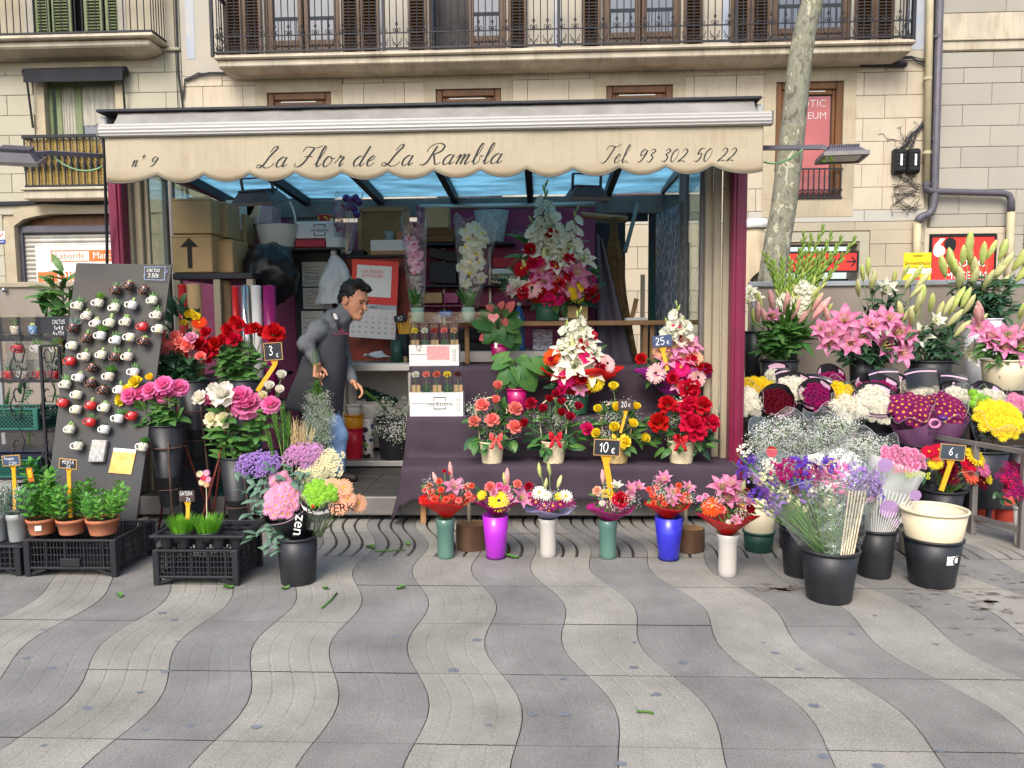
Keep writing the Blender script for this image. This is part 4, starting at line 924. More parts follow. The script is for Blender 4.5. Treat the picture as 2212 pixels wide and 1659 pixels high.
def stain(m):
 nt=m.node_tree;N=nt.nodes;L=nt.links;b=N['Principled BSDF'];c=b.inputs['Base Color'].links[0].from_socket
 tc=N.new('ShaderNodeTexCoord');mp=N.new('ShaderNodeMapping');mp.inputs['Scale'].default_value=(14,1,1.2);L.new(tc.outputs['Object'],mp.inputs[0])
 nz_=N.new('ShaderNodeTexNoise');nz_.inputs['Scale'].default_value=2.5;nz_.inputs['Detail'].default_value=8;L.new(mp.outputs[0],nz_.inputs['Vector'])
 n2=N.new('ShaderNodeTexNoise');n2.inputs['Scale'].default_value=3;n2.inputs['Detail'].default_value=6;L.new(tc.outputs['Object'],n2.inputs['Vector'])
 mu=N.new('ShaderNodeMath');mu.operation='MULTIPLY';L.new(nz_.outputs[0],mu.inputs[0]);L.new(n2.outputs[0],mu.inputs[1])
 r=N.new('ShaderNodeMapRange');r.inputs[1].default_value=.24;r.inputs[2].default_value=.42;r.inputs[3].default_value=0;r.inputs[4].default_value=.4 if m.name=='balcony_stone' else.22;L.new(mu.outputs[0],r.inputs[0])
 fo=r.outputs[0]
 if m.name=='awning_fabric':
  sp=N.new('ShaderNodeSeparateXYZ');L.new(tc.outputs['Object'],sp.inputs[0]);hm_=N.new('ShaderNodeMapRange');hm_.inputs[1].default_value=zlow-.005;hm_.inputs[2].default_value=zlow+.1;hm_.inputs[3].default_value=1.1;hm_.inputs[4].default_value=0;L.new(sp.outputs[2],hm_.inputs[0])
  m3=N.new('ShaderNodeMath');m3.operation='MULTIPLY';L.new(hm_.outputs[0],m3.inputs[0]);L.new(n2.outputs[0],m3.inputs[1]);m4=N.new('ShaderNodeMath');m4.operation='MAXIMUM';L.new(m3.outputs[0],m4.inputs[0]);L.new(fo,m4.inputs[1]);fo=m4.outputs[0]
 mx=N.new('ShaderNodeMix');mx.data_type='RGBA';mx.inputs[7].default_value=(*hx('#7d6647'),1);L.new(fo,mx.inputs[0]);L.new(c,mx.inputs[6]);L.new(mx.outputs[2],b.inputs['Base Color'])
stain(m_fabric);stain(m_wallC);stain(m_surr);stain(m_balc)
mb=MB();mb.tube([P(220,280,5.0),P(226,330,5.0),P(229,450,5.3),P(231,520,5.35),P(232,700,5.38)],.011,5)
obj('cable',mb,m_cable,K,True)
def flood(lab,c,w,d,h,tilt,arm=None,yaw=0,hanger=None):
 q=thing('floodlight',lab,'floodlight',c,rot=(tilt,0,yaw))
 t,b=.72,1.0
 mb=MB().hull4([(-w/2*t,-d/2*t,h),(w/2*t,-d/2*t,h),(w/2*t,d/2*t,h),(-w/2*t,d/2*t,h)][::-1],[(-w/2,-d/2,.02),(w/2,-d/2,.02),(w/2,d/2,.02),(-w/2,d/2,.02)][::-1],0)
 obj('housing',mb,m_pipeG,q)
 rim=MB()
 for s in(-1,1):rim.box(-w/2-.01,w/2+.01,s*d/2-.012,s*d/2+.012,-.005,.02).box(s*w/2-.012,s*w/2+.012,-d/2+.012,d/2-.012,-.005,.02)
 obj('rim',rim,m_greymet,q)
 obj('lens',MB().box(-w/2+.012,w/2-.012,-d/2+.012,d/2-.012,.0,.005),m_pane,q)
 fins=MB()
 for k in range(13):x=lerp(-w/2*.66,w/2*.66,k/12);fins.box(x-.004,x+.004,-d/2*t,d/2*t,h,h+.022)
 obj('fin',fins,m_pipeG,q,kind='stuff')
 if hanger:
  mb=MB()
  for s in(-1,1):mb.bar((s*w*.38,0,h*.6),(s*w*.38,0,hanger),.02,.012)
  mb.bar((-w*.38,0,hanger),(w*.38,0,hanger),.03,.012);obj('bracket',mb,m_pipeG,q)
 if arm:
  Mi=(Matrix.Translation(c)@Matrix.Rotation(yaw,4,'Z')@Matrix.Rotation(tilt,4,'X')).inverted()
  mb=MB();pts=[Mi@Vector(p)for p in arm]
  for i in range(len(pts)-1):mb.bar(pts[i],pts[i+1],.028,.028)
  obj('arm',mb,m_pipeG,q)
c=P(562,440,6.0);flood('finned floodlight hanging under the blue roof, on the left',c,.36,.26,.09,R(14),hanger=.2,yaw=R(-12))
c=P(1266,432,6.0);flood('finned floodlight hanging under the blue roof beside the tall white gladioli',c,.3,.24,.09,R(8),hanger=.2,yaw=R(12))
c=P(40,350,4.75);flood('floodlight on an arm sticking out past the left end of the awning',c,.25,.2,.07,R(22),arm=[P(225,337,5.1),P(110,330,4.85),P(62,333,4.76)],yaw=R(20))
c=P(1818,343,4.85);flood('floodlight on an arm sticking out past the right end of the awning',c,.25,.2,.05,R(-3),arm=[P(1630,320,5.15),P(1776,318,4.9),P(1806,328,4.86)],yaw=R(-6))
mb=MB();hang(mb,[P(110,335,4.86),P(222,360,5.05)],.006,.06);tag(obj('cable',mb,mat('cable_green','#8fb98a',.5),smooth=True),'pale green cable sagging from the left floodlight arm','cable')
mb=MB();hang(mb,[P(1650,350,5.1),P(1735,322,4.95)],.006,.04);tag(obj('cable',mb,mat('cable_leaf','#5d8f5a',.5),smooth=True),'green cable sagging from the right floodlight arm','cable')
m_film=mat('patterned_film','#3f434c',.25,.2,5,coat=.3)
def film(m):
 nt=m.node_tree;N=nt.nodes;L=nt.links;b=N['Principled BSDF'];tc=N.new('ShaderNodeTexCoord')
 w=N.new('ShaderNodeTexWave');w.wave_type='RINGS';w.inputs['Scale'].default_value=7;w.inputs['Distortion'].default_value=9;w.inputs['Detail'].default_value=3;L.new(tc.outputs['Object'],w.inputs['Vector'])
 v=N.new('ShaderNodeTexVoronoi');v.inputs['Scale'].default_value=16;v.distance='CHEBYCHEV';L.new(tc.outputs['Object'],v.inputs['Vector'])
 mu=N.new('ShaderNodeMath');mu.operation='MULTIPLY';L.new(w.outputs['Fac'],mu.inputs[0]);L.new(v.outputs['Distance'],mu.inputs[1])
 cr=N.new('ShaderNodeValToRGB');cr.color_ramp.elements[0].position=.2;cr.color_ramp.elements[0].color=(*hx('#747b84'),1);cr.color_ramp.elements[1].position=.45;cr.color_ramp.elements[1].color=(*hx('#c0c6ce'),1)
 L.new(mu.outputs[0],cr.inputs[0]);L.new(cr.outputs[0],b.inputs['Base Color'])
film(m_film)
a,b=P(1480,600,6.35),P(1416,600,7.1);zt_,zb_=P(1475,440,6.5).z,P(1450,700,6.5).z-.9
obj('film_panel',MB().hull4([(a.x,a.y,zb_),(b.x,b.y,zb_),(b.x,b.y,zt_),(a.x,a.y,zt_)],[(a.x+.01,a.y+.01,zb_),(b.x+.01,b.y+.01,zb_),(b.x+.01,b.y+.01,zt_),(a.x+.01,a.y+.01,zt_)],0),m_film,K)
m_screen=mat('screen_panel','#7d7267',.35,.12,1.2,col2='#8b8278',coat=.2)
m_rail=mat('screen_rail','#a9adb2',.35,.1,5,metal=.7)
for lab,u0,u1,vr,y in(('tinted terrace screen with a bright metal rail behind the lilies',1617,2330,606,7.25),('tinted terrace screen with a pale rail behind the plant rack',-250,233,609,7.0)):
 a=P(u0,vr,y);b=P(u1,vr,y);z=P((max(u0,0)+min(u1,2212))/2,vr,y).z
 q=thing('terrace_screen',lab,'screen',((a.x+b.x)/2,y,0));w=(b.x-a.x)/2
 obj('rail',MB().rbox(-w,w,-.03,.03,z-.05,z,.006),m_rail if u0>0 else m_cream_al,q)
 obj('panel',MB().box(-w,w,-.004,.004,.55,z-.052),m_screen,q)
 obj('lower_rail',MB().rbox(-w,w,-.02,.02,.5,.55,.004),m_rail,q)
 for x in(-w+.05,0,w-.05):obj('post',MB().rbox(x-.02,x+.02,-.026,-.006,0,z-.052,.003),m_rail,q)
 if u0<0:p=P(10,615,y-.02);obj('knob',MB().ball((p.x-q.location.x,-.035,z-.075),.022),m_rail,q,True)
c=P(1628,480,10.2);q=thing('folded_parasol','folded beige parasol with a round white cap behind the kiosk','parasol',(c.x,10.2,0))
obj('cap',MB().lathe([(.001,c.z+.03),(.15,c.z+.03),(.19,c.z),(.19,c.z-.07),(.17,c.z-.09)],20),m_white,q,True)
mb=MB().grid(lambda i,j:((.13+.19*j**.7+.03*math.sin(i*44)*j)*math.cos(i*2*math.pi),(.13+.12*j+.03*math.sin(i*44)*j)*math.sin(i*2*math.pi),c.z-.09-j*(.75+.2*math.sin(i*12.5+1))),44,8,wrap=True)
obj('canopy',mb,mat('parasol_cloth','#b9a88b',.9,.12,5),q,True);obj('pole',MB().tube([(0,0,0),(0,0,c.z)],.03,8),m_greymet,q)
# ================================================================ flower shapes (unit size, looking along +z)
def petal(mb,az,e0,e1,L,W,cup=.2,r0=0.0,z0=0.0,n=4,m=2,prof='round',mi=0,ruf=0.0,side=0.0):
 ca,sa=math.cos(az),math.sin(az);r,z=r0,z0;vs=[]
 for i in range(n+1):
  t=i/n;e=R(lerp(e0,e1,t))
  if prof=='round':w=W*(.45+.55*math.sin(math.pi*min(1,.15+t*.6)))*(1 if t<.8 else.78)
  elif prof=='point':w=W*max(.04,math.sin(math.pi*min(.97,.16+.82*t)))
  elif prof=='strap':w=W*(.6+.4*t)*(1 if t<.9 else.5)
  else:w=W*(.35+.9*t-.25*t*t)
  for j in range(m+1):
   s=2*j/m-1;q=cup*w*s*s*.5+ruf*W*t*math.sin(s*5+az*3+i)
   o=w*s*.5+side*t
   rr=r-math.sin(e)*q;zz=z+math.cos(e)*q
   vs.append((rr*ca-o*sa,rr*sa+o*ca,zz))
  r+=L/n*math.cos(e);z+=L/n*math.sin(e)
 mb.add(vs,[(i*(m+1)+j,i*(m+1)+j+1,(i+1)*(m+1)+j+1,(i+1)*(m+1)+j)for i in range(n)for j in range(m)],mi)
def pm(name,col,rnd=.1,hue=.006,tr=.4,col2=None,rough=.7,vs=3):
 return mat('petal_'+name,col,rough,.16,vs,rnd=rnd,hue=hue,transl=tr,spec=.15,col2=col2)
PC={'red':'#c3122a','coral':'#f38a80','pink':'#ea7fb2','hot':'#d81f6b','white':'#eeeadb','cream':'#e8e2bd','yellow':'#f6d934','pale':'#eba6c4','orange':'#e8551c','peach':'#f0b894','lilac':'#b18fd0','magenta':'#a81c6d','wine':'#6d0f24','purple':'#8d2463','green':'#77a82a','dred':'#a50f26','salmon':'#e8694e','violet':'#6b46b0','mauve':'#cf9ac4'}
M_PET={k:pm(k,v)for k,v in PC.items()}
m_leaf=mat('leaf_green','#4a7538',.45,.25,12,rnd=.22,hue=.02,transl=.25,spec=.4)
m_leafd=mat('leaf_dark','#33553a',.4,.25,12,rnd=.22,hue=.02,transl=.2,spec=.45)
m_leafl=mat('leaf_light','#5f8f3a',.5,.2,12,rnd=.2,hue=.02,transl=.3)
m_leafg=mat('leaf_grey','#62806c',.55,.2,12,rnd=.2,hue=.015,transl=.2)
m_stem=mat('stem_green','#56743a',.5,.2,20,rnd=.12)
m_ctr_dark=mat('flower_eye','#24151a',.8,.3,60);m_ctr_yel=mat('flower_eye_yellow','#c99a1c',.8,.25,60,bump=.4,bs=200)
m_bud=mat('bud_green','#b4c65c',.45,.12,6,rnd=.12,transl=.2,col2='#d3d692')
m_budp=mat('bud_pink','#dd8f97',.45,.15,5,rnd=.12,transl=.2,col2='#e9c8b4')
m_budw=mat('bud_cream','#dbd7a0',.45,.1,5,rnd=.1,transl=.2,col2='#c9cd86')
LIB={}
def lib(key,fn,variants=1):
 if key not in LIB:LIB[key]=[fn(i)for i in range(variants)]
 return LIB[key]
def m_rose(col,open_=0.5):
 def f(i):
  mb=MB();ph=uni(0,6)
  for k in range(3):petal(mb,ph+k*2.1,88,100,.5,.42,.5,.06,.12,4,2)
  for k in range(4):petal(mb,ph+.5+k*1.57,82-20*open_,92-30*open_,.52,.5,.45,.1,.06,4,2,ruf=.05)
  for k in range(5):petal(mb,ph+.2+k*1.257,62-15*open_,62-75*open_,.5,.56,.35,.13,.0,5,2,ruf=.06)
  if open_>.4:
   for k in range(5):petal(mb,ph+.8+k*1.257,40-10*open_,30-95*open_,.46,.56,.25,.14,-.04,5,2,ruf=.08)
  for k in range(5):petal(mb,ph+k*1.257,-5,-55,.3,.1,.2,.04,-.06,3,2,'point',1)
  mb.ball((0,0,-.05),.11,7,4,1)
  return mb.mesh('bloom',[M_PET[col],m_stem],True)
 return f
def m_full(col):
 def f(i):
  mb=MB();ph=uni(0,6)
  for n_,e0,e1,L,r0,z0 in((4,95,110,.34,.04,.2),(6,80,80,.4,.1,.12),(8,62,50,.42,.14,.05),(9,40,10,.42,.16,.0),(8,12,-35,.38,.16,-.03)):
   for k in range(n_):petal(mb,ph+r0*20+k*6.283/n_+uni(-.1,.1),e0,e1,L,.36,.35,r0,z0,4,2,'wide',0,.12)
  for k in range(5):petal(mb,ph+k*1.257,-10,-50,.25,.1,.2,.04,-.06,3,2,'point',1)
  return mb.mesh('bloom',[M_PET[col],m_stem],True)
 return f
def m_gerb(col,eye=None,c2=None):
 def f(i):
  mb=MB()
  for n_,e0,e1,L,r0,z0,W in((22,4,-14,.43,.07,.0,.13),(20,14,0,.37,.07,.02,.12),(18,35,15,.16,.05,.03,.05)):
   ph=uni(0,6)
   for k in range(n_):petal(mb,ph+k*6.283/n_+uni(-.05,.05),e0+uni(-6,6),e1+uni(-8,8),L*uni(.92,1.05),W,.3,r0,z0,3,2,'strap',0)
  mb.lathe([(.09,.02),(.08,.06),(.04,.075),(.0005,.07)],12,mi=1);mb.lathe([(.13,.03),(.11,.055),(.08,.06)],14,mi=2)
  mb.lathe([(.001,-.08),(.06,-.06),(.1,.0)],8,mi=3)
  return mb.mesh('gerbera',[M_PET[col],eye or m_ctr_yel,M_PET[c2 or col],m_stem],True)
 return f
def m_daisy(col,rows=2,eye=None):
 def f(i):
  mb=MB()
  for q in range(rows):
   n_=15-2*q
   for k in range(n_):petal(mb,k*6.283/n_+q*.2+uni(-.06,.06),6+22*q,-4+18*q,.42-.06*q,.13,.35,.09,.02*q,3,2,'strap')
  mb.lathe([(.13,.02),(.11,.07),(.05,.09),(.001,.085)],10,mi=1)
  return mb.mesh('bloom',[M_PET[col],eye or m_ctr_yel],True)
 return f
def m_mum(col,spider=False):
 def f(i):
  mb=MB()
  for n_,e0,e1,L in((15,-12,-5,.46),(14,8,22,.45),(12,28,55,.42),(10,50,85,.38),(7,72,110,.32)):
   for k in range(n_):petal(mb,k*6.283/n_+e0*.1+uni(-.12,.12),e0+uni(-5,5),e1,L*uni(.9,1.08),.07 if spider else.11,.5,.03,.0,2,2,'strap')
  mb.lathe([(.001,-.1),(.12,-.05),(.16,.02)],6,mi=1)
  return mb.mesh('bloom',[M_PET[col],m_stem],True)
 return f
def m_lily(col,half=0.0,c2=None):
 def f(i):
  mb=MB()
  for k in range(6):
   o=k%2
   petal(mb,k*math.pi/3+uni(-.08,.08),68-10*o+12*half,-16+60*half+10*o,.7,.36 if o else.27,.4,.02,0,7,2,'point',0,.06)
  for k in range(6):
   a=k*1.047+.5;d=Vector((math.cos(a)*.13,math.sin(a)*.13,.42));mb.tube([(0,0,.05),d*.6,d],.008,4,1)
   mb.bar(d+Vector((-math.sin(a)*.04,math.cos(a)*.04,0)),d-Vector((-math.sin(a)*.04,math.cos(a)*.04,0)),.022,.016,2)
  mb.tube([(0,0,.05),(0,0,.5)],.011,4,1);mb.lathe([(.012,-.12),(.03,-.02),(.05,.05)],6,mi=1)
  return mb.mesh('lily',[M_PET[c2 or col],m_bud,m_ctr_yel if col=='pink' else m_ctr_dark],True)
 return f
M_PET['lilypink']=pm('lily_pink','#d3689c',col2='#eab0cb',vs=4);M_PET['lilywhite']=pm('lily_white','#efece0',col2='#e2e3c6');M_PET['gpink']=pm('gerbera_pale','#efb3b4',col2='#f3d5cd')
def lathe_bud(mt):
 def f(i):
  mb=MB();prof=[(.02,0),(.06,.06),(.1,.22),(.135,.45),(.13,.65),(.085,.85),(.03,.97),(.003,1)]
  vs=[];n=12
  for r,z in prof:
   for j in range(n):
    a=2*math.pi*j/n;q=r*(1+.13*math.cos(3*a)*math.sin(z*3));vs.append((q*math.cos(a)+.04*math.sin(z*2),q*math.sin(a),z))
  mb.add(vs,[(i*n+j,i*n+(j+1)%n,(i+1)*n+(j+1)%n,(i+1)*n+j)for i in range(len(prof)-1)for j in range(n)])
  return mb.mesh('lily_bud',mt,True)
 return f
def m_glad(col):
 def f(i):
  mb=MB()
  for k in range(6):petal(mb,k*1.047+uni(-.15,.15),62,4-20*(k%2),.6,.42,.35,.03,0,5,2,'wide',0,.1)
  mb.lathe([(.02,-.18),(.05,-.05),(.07,.06)],6,mi=1)
  mb.lathe([(.09,.08),(.04,.06)],6,mi=1)
  return mb.mesh('floret',[M_PET['lilywhite' if col=='white' else col],m_leafl],True)
 return f
def m_carn(col):
 def f(i):
  mb=MB()
  for n_,e0,e1,L in((9,5,-10,.45),(8,25,20,.43),(7,45,50,.4),(5,70,80,.36)):
   for k in range(n_):petal(mb,k*6.283/n_+uni(-.2,.2),e0,e1,L,.3,.3,.02,0,4,2,'wide',0,.3)
  mb.lathe([(.03,-.25),(.1,-.12),(.1,.02)],6,mi=1)
  return mb.mesh('bloom',[M_PET[col],m_stem],True)
 return f
def m_pomp(i):
 mb=MB()
 for k in range(60):
  z=1-2*(k+.5)/60;r=math.sqrt(1-z*z);a=k*2.39996;d=Vector((r*math.cos(a),r*math.sin(a),z))
  M=orient(d*.36,d,1.0,0);s=len(mb.v);mb.lathe([(.075,0),(.06,.09),(.001,.12)],5);mb.xf(M,s)
 mb.ball((0,0,0),.4,10,6)
 return mb.mesh('bloom',mat('pompon_green','#7cae2c',.6,.2,4,rnd=.12,transl=.1),True)
def m_cluster(col,n=34,sz=.1):
 def f(i):
  mb=MB()
  for k in range(n):
   a=uni(0,6.283);r=.5*math.sqrt(rng.random());p=Vector((r*math.cos(a),r*math.sin(a),.25-r*r*.8+uni(-.08,.08)))
   for q in range(3):petal(mb,a+q*2.1,40,0,sz,sz*1.1,.2,0,0,1,2,'wide')
   mb.v[-18:]=[tuple(Vector(v)+p)for v in mb.v[-18:]]
  return mb.mesh('flower_head',M_PET[col],True)
 return f
def m_gyp(i):
 mb=MB()
 for k in range(46):
  d=Vector((rng.gauss(0,.3),rng.gauss(0,.3),abs(rng.gauss(.5,.22))));d=d if d.length<1 else d.normalized()
  if k%2==0:mb.tube([(0,0,0),d*.5+Vector((0,0,.08)),d],.004,3,1,False)
  mb.octa(d,uni(.022,.04))
  if k%2:mb.octa(d+Vector((uni(-.05,.05),uni(-.05,.05),uni(-.05,.05))),uni(.018,.032))
 return mb.mesh('gypsophila_spray',[mat('gyp_white','#eeeee6',.7,.05,3,transl=.2),m_leafl],False)
def m_leaf_(mt,W=.5,cup=-.25,e0=25,e1=-35,n=5,name='leaf',prof='point'):
 def f(i):
  mb=MB();petal(mb,0,e0+uni(-8,8),e1+uni(-12,12),1,W,cup+uni(-.1,.1),.0,0,n,2,prof,0,.04)
  return mb.mesh(name,mt,True)
 return f
def m_heart(mt):
 def f(i):
  mb=MB();out=[];n=8
  vs=[]
  for k in range(n+1):
   t=k/n;w=.47*math.sin(math.pi*min(1,.22+.78*t))**.75 if t<1 else.0
   e=-28*t-8
   x=t*.95
   z=-.25*t*t
   back=-.16*(1-t)**3
   for s in(-1,-.5,0,.5,1):vs.append((x+back*abs(s)*1.3,w*s,z+.1*abs(s)*w+.03*math.sin(t*6)*abs(s)))
  mb.add(vs,[(k*5+j,k*5+j+1,(k+1)*5+j+1,(k+1)*5+j)for k in range(n)for j in range(4)])
  return mb.mesh('leaf',mt,True)
 return f
KIND={}
for c in PC:
 KIND['r'+c]=('rose',m_rose(c,.5),3);KIND['b'+c]=('rosebud',m_rose(c,.12),2);KIND['o'+c]=('rose',m_rose(c,.95),2);KIND['f'+c]=('rose',m_full(c),2)
 KIND['m'+c]=('chrysanthemum',m_mum(c),2);KIND['y'+c]=('daisy',m_daisy(c),2);KIND['c'+c]=('carnation',m_carn(c),2);KIND['s'+c]=('flower_head',m_cluster(c),3)
 KIND['g'+c]=('gerbera',m_gerb(c),2);KIND['k'+c]=('gerbera',m_gerb(c,m_ctr_dark),2)
KIND['kpale']=('gerbera',m_gerb('gpink',m_ctr_dark),2);KIND['xwhite']=('chrysanthemum',m_mum('white',True),2)
KIND['lp']=('lily',m_lily('pink',0,'lilypink'),3);KIND['lw']=('lily',m_lily('white',0,'lilywhite'),3);KIND['lh']=('lily',m_lily('pink',.6,'lilypink'),2);KIND['lwh']=('lily',m_lily('white',.6,'lilywhite'),2)
KIND['bg']=('lily_bud',lathe_bud(m_bud),2);KIND['gb']=('gladiolus_bud',lathe_bud(mat('gladiolus_green','#86a348',.5,.15,6,rnd=.15,transl=.25)),2);KIND['bp']=('lily_bud',lathe_bud(m_budp),2);KIND['bw']=('lily_bud',lathe_bud(m_budw),2)
KIND['gw']=('gladiolus_floret',m_glad('white'),3);KIND['pom']=('pompon',m_pomp,1);KIND['gyp']=('gypsophila_spray',m_gyp,3)
KIND['lf']=('leaf',m_leaf_(m_leaf),4);KIND['ld']=('leaf',m_leaf_(m_leafd,.46),4);KIND['ll']=('leaf',m_leaf_(m_leafl,.4),4);KIND['lg']=('leaf',m_leaf_(m_leafg,.42),4)
KIND['lance']=('leaf',m_leaf_(m_leafd,.24,-.3,30,-45,6),4);KIND['lancel']=('leaf',m_leaf_(m_leaf,.3,-.3,30,-40,6),4);KIND['blade']=('leaf',m_leaf_(m_leafl,.09,-.5,80,55,5),3)
KIND['heart']=('leaf',m_heart(m_leaf),2)
def pick(k):nm,fn,n=KIND[k];return nm,rng.choice(lib(k,fn,n))
def put(root,k,p,d,s,roll=None,label=None,name=None):
 nm,me=pick(k);o=bpy.data.objects.new(name or nm,me);COL.objects.link(o);o.parent=root
 o.matrix_local=orient(Vector(p)-root.location,d,s,roll)
 if label:o['label']=label
 return o
def put_leaf(root,k,p,d,s,up=None):
 """leaf from base point p pointing along d"""
 nm,me=pick(k);o=bpy.data.objects.new(nm,me);COL.objects.link(o);o.parent=root
 x=Vector(d).normalized();u=Vector(up or(uni(-.3,.3),-.6+uni(-.3,.3),1));y=u.cross(x).normalized();z=x.cross(y)
 M=Matrix.Identity(4)
 for i in range(3):M[i][0]=x[i]*s;M[i][1]=y[i]*s;M[i][2]=z[i]*s;M[i][3]=(Vector(p)-root.location)[i]
 o.matrix_local=M;return o
def face(p,c,fwd=1.0,up=.25):
 v=Vector(p)-Vector(c);v=v.normalized()if v.length>1e-6 else Vector((0,0,0))
 return(v*.8+Vector((0,-fwd,up))).normalized()
def gauss_pt(c,s):return Vector((c.x+rng.gauss(0,s[0]),c.y+rng.gauss(0,s[1]),c.z+rng.gauss(0,s[2])))
def stems(root,base,tips,r=.0035,m=None,name='stem',spread=.015):
 mb=MB();L=root.location
 for t in tips:
  b=Vector(base)+Vector((uni(-spread,spread),uni(-spread,spread),0));mid=(b+Vector(t))/2+Vector((uni(-.02,.02),uni(-.02,.02),.02))
  mb.tube([b-L,mid-L,Vector(t)-L],r,5)
 return obj(name,mb,m or m_stem,root,True,kind='stuff')
def frill(root,c,r0,r1,z0,z1,m,folds=9,amp=.16,name='wrapping',sy=.85,jag=.12):
 """ruffled paper or foil cone around a bunch; c, z absolute"""
 L=root.location;ph=uni(0,6);n=folds*6
 def f(i,j):
  a=i*2*math.pi;w=math.sin(a*folds+ph)*.6+math.sin(a*(folds//2+1)+ph*2)*.5
  rr=lerp(r0,r1,j**1.15)*(1+amp*w*j)
  zz=lerp(z0,z1,j)+jag*(r1-r0)*math.sin(a*(folds//2)+ph)*j*j
  return(c[0]+rr*math.cos(a)-L.x,c[1]+rr*math.sin(a)*sy-L.y,zz-L.z)
 o=obj(name,MB().grid(f,n,6,wrap=True),m,root,True);md=o.modifiers.new('thick','SOLIDIFY');md.thickness=.0012;return o
def sleeve(root,base,top,r0,r1,m,name='sleeve',sy=.8,n=28,tip=.25,wob=.06,j0=0.0,j1=1.0):
 """paper or film sleeve round a bunch from its foot to its mouth; the front is cut lower than the back"""
 base=Vector(base);top=Vector(top);ax=(top-base);L=root.location;h=ax.length;ax.normalize()
 x=Vector((1,0,0));x=(x-ax*x.dot(ax)).normalized();y=ax.cross(x);ph=uni(0,6)
 def f(i,j):
  a=i*2*math.pi;t=lerp(j0,j1,j)
  rr=lerp(r0,r1,t**.9)*(1+wob*math.sin(a*3+ph)*t+wob*.6*math.sin(a*7+ph+t*4))
  hh=(h*t*(1+tip*t*math.sin(a))if tip else h*t)+(.035*t**4*math.sin(a*5+ph*3)if m.name.startswith('cello')else 0)
  p=base+ax*hh+x*rr*math.cos(a)+y*rr*math.sin(a)*sy
  return tuple(p-L)
 o=obj(name,MB().grid(f,n,7,wrap=True),m,root,True)
 if m.name.startswith('cello'):obj('film_glint',MB().tube([f(i/n,1)for i in range(n+1)],.0014,3),m_glint,o,True)  # pale tube along the rim stands in for the highlight on the film
 return o
def lathe_thing(name,lab,cat,base,prof,m,group=None,n=28,parts=None,mi_split=None):
 q=thing(name,lab,cat,base,group=group)
 obj('body',MB().lathe(prof,n),m,q,True);return q
def bucket(lab,base,r_top,r_bot,h,m,group=None,name='flower_bucket',cat='bucket',rim=True,inner=None):
 q=thing(name,lab,cat,base,group=group);t=.004
 obj('wall',MB().lathe([(r_bot*.96,.0),(r_bot,.006),(lerp(r_bot,r_top,.5),h*.5),(r_top,h-.012),(r_top-t,h-.012),(lerp(r_bot,r_top,.5)-t,h*.5),(r_bot-t,.012)],32),m,q,True)
 obj('bottom',MB().lathe([(.0005,.006),(r_bot-t,.006)],24),m,q)
 if rim:obj('rim',MB().lathe([(r_top-.005,h-.012),(r_top+.006,h-.014),(r_top+.008,h-.004),(r_top+.004,h),(r_top-.006,h),(r_top-.006,h-.012)],32),m,q,True)
 return q
m_blackpl=mat('black_plastic','#16171b',.45,.2,6,bump=.05,col2='#2b2c30',stretch=(1,1,.25));m_whitepl=mat('white_plastic','#d6d0c2',.45,.1,5);m_creampl=mat('cream_plastic','#cfc2a3',.5,.1,4)
m_cello=clear('cellophane',(.97,.97,.97),.06,.06,.6,16);m_cello2=clear('cellophane_milky',(.96,.97,.97),.08,.1,.6,14,milk=.02)
m_glint=mat('film_glint','#c9cccb',.2,.1,5,transl=.4)  # whitish colour of the painted highlight on cellophane rims
m_frost=clear('frosted_film',(.9,.9,.88),.1,.3,.4,10,milk=.3)
def foil(n,c,tr=.25):return mat('wrap_'+n,c,.35,.12,4,transl=tr,coat=.2,bump=.15,bs=14)
m_wred=foil('red','#cf1f1c');m_wmag=foil('magenta','#a41f72');m_wlil=foil('lilac','#9f9ac0');m_wpur=foil('purple','#b1309e')
m_soil=mat('soil','#2b211a',.95,.4,30,bump=.5)
def parse(s):
 for ln in s.replace('\n',';').split(';'):
  w=ln.split()
  if w:yield w[0],[float(x)for x in w[1:]]
def arrange(q,spec,Y,cen,up=.25,fwd=1.0,bulge=.06,rad=None,ks=1.0):
 """put the blooms listed as 'kind u v px [dy]' on the plane y=Y, bulging towards the street"""
 tips=[];c=P(cen[0],cen[1],Y)
 for k,a in parse(spec):
  u,v,px=a[:3];dy=a[3]if len(a)>3 else 0
  s=S(px,Y)*ks;p=P(u,v,Y);p.y+=dy-bulge*max(0,1-((p-c).length/(rad or.25))**2)
  if k in('bg','bp','bw'):
   d=(p-c)*1.2+Vector((uni(-.1,.1),-.1,.25));d.normalize();put(q,k,p-d*s*.5,d,(s,s,s))
  elif k=='gw':put(q,k,p,face(p,c,fwd,up),s*1.05)
  elif k in('lp','lw','lh','lwh'):d=face(p,c,fwd*.8,up);put(q,k,p-d*s*.28,d,s*.95)
  else:
   d=face(p,c,fwd,up)
   put(q,k,p,d,s*(.86 if k[0]in 'rb' else 1))
  tips.append(p)
 return tips
def fill(q,k,n,cen,rad,Y,size,dy=.04,out=1.0,droop=0.0):
 """scatter filler leaves or sprays in an ellipse given in print pixels"""
 c=P(cen[0],cen[1],Y)
 for _ in range(n):
  a=uni(0,6.283);r=math.sqrt(rng.random());p=P(cen[0]+rad[0]*r*math.cos(a),cen[1]+rad[1]*r*math.sin(a),Y);p.y+=dy+uni(-.04,.04)
  d=(p-c)*out*4+Vector((uni(-.5,.5),uni(-.7,.1),uni(-.3,.5)-droop));s=S(size,Y)*uni(.75,1.2)
  if k=='gyp':put(q,k,p,d+Vector((0,-.4,.3)),s)
  else:put_leaf(q,k,p,d,s)
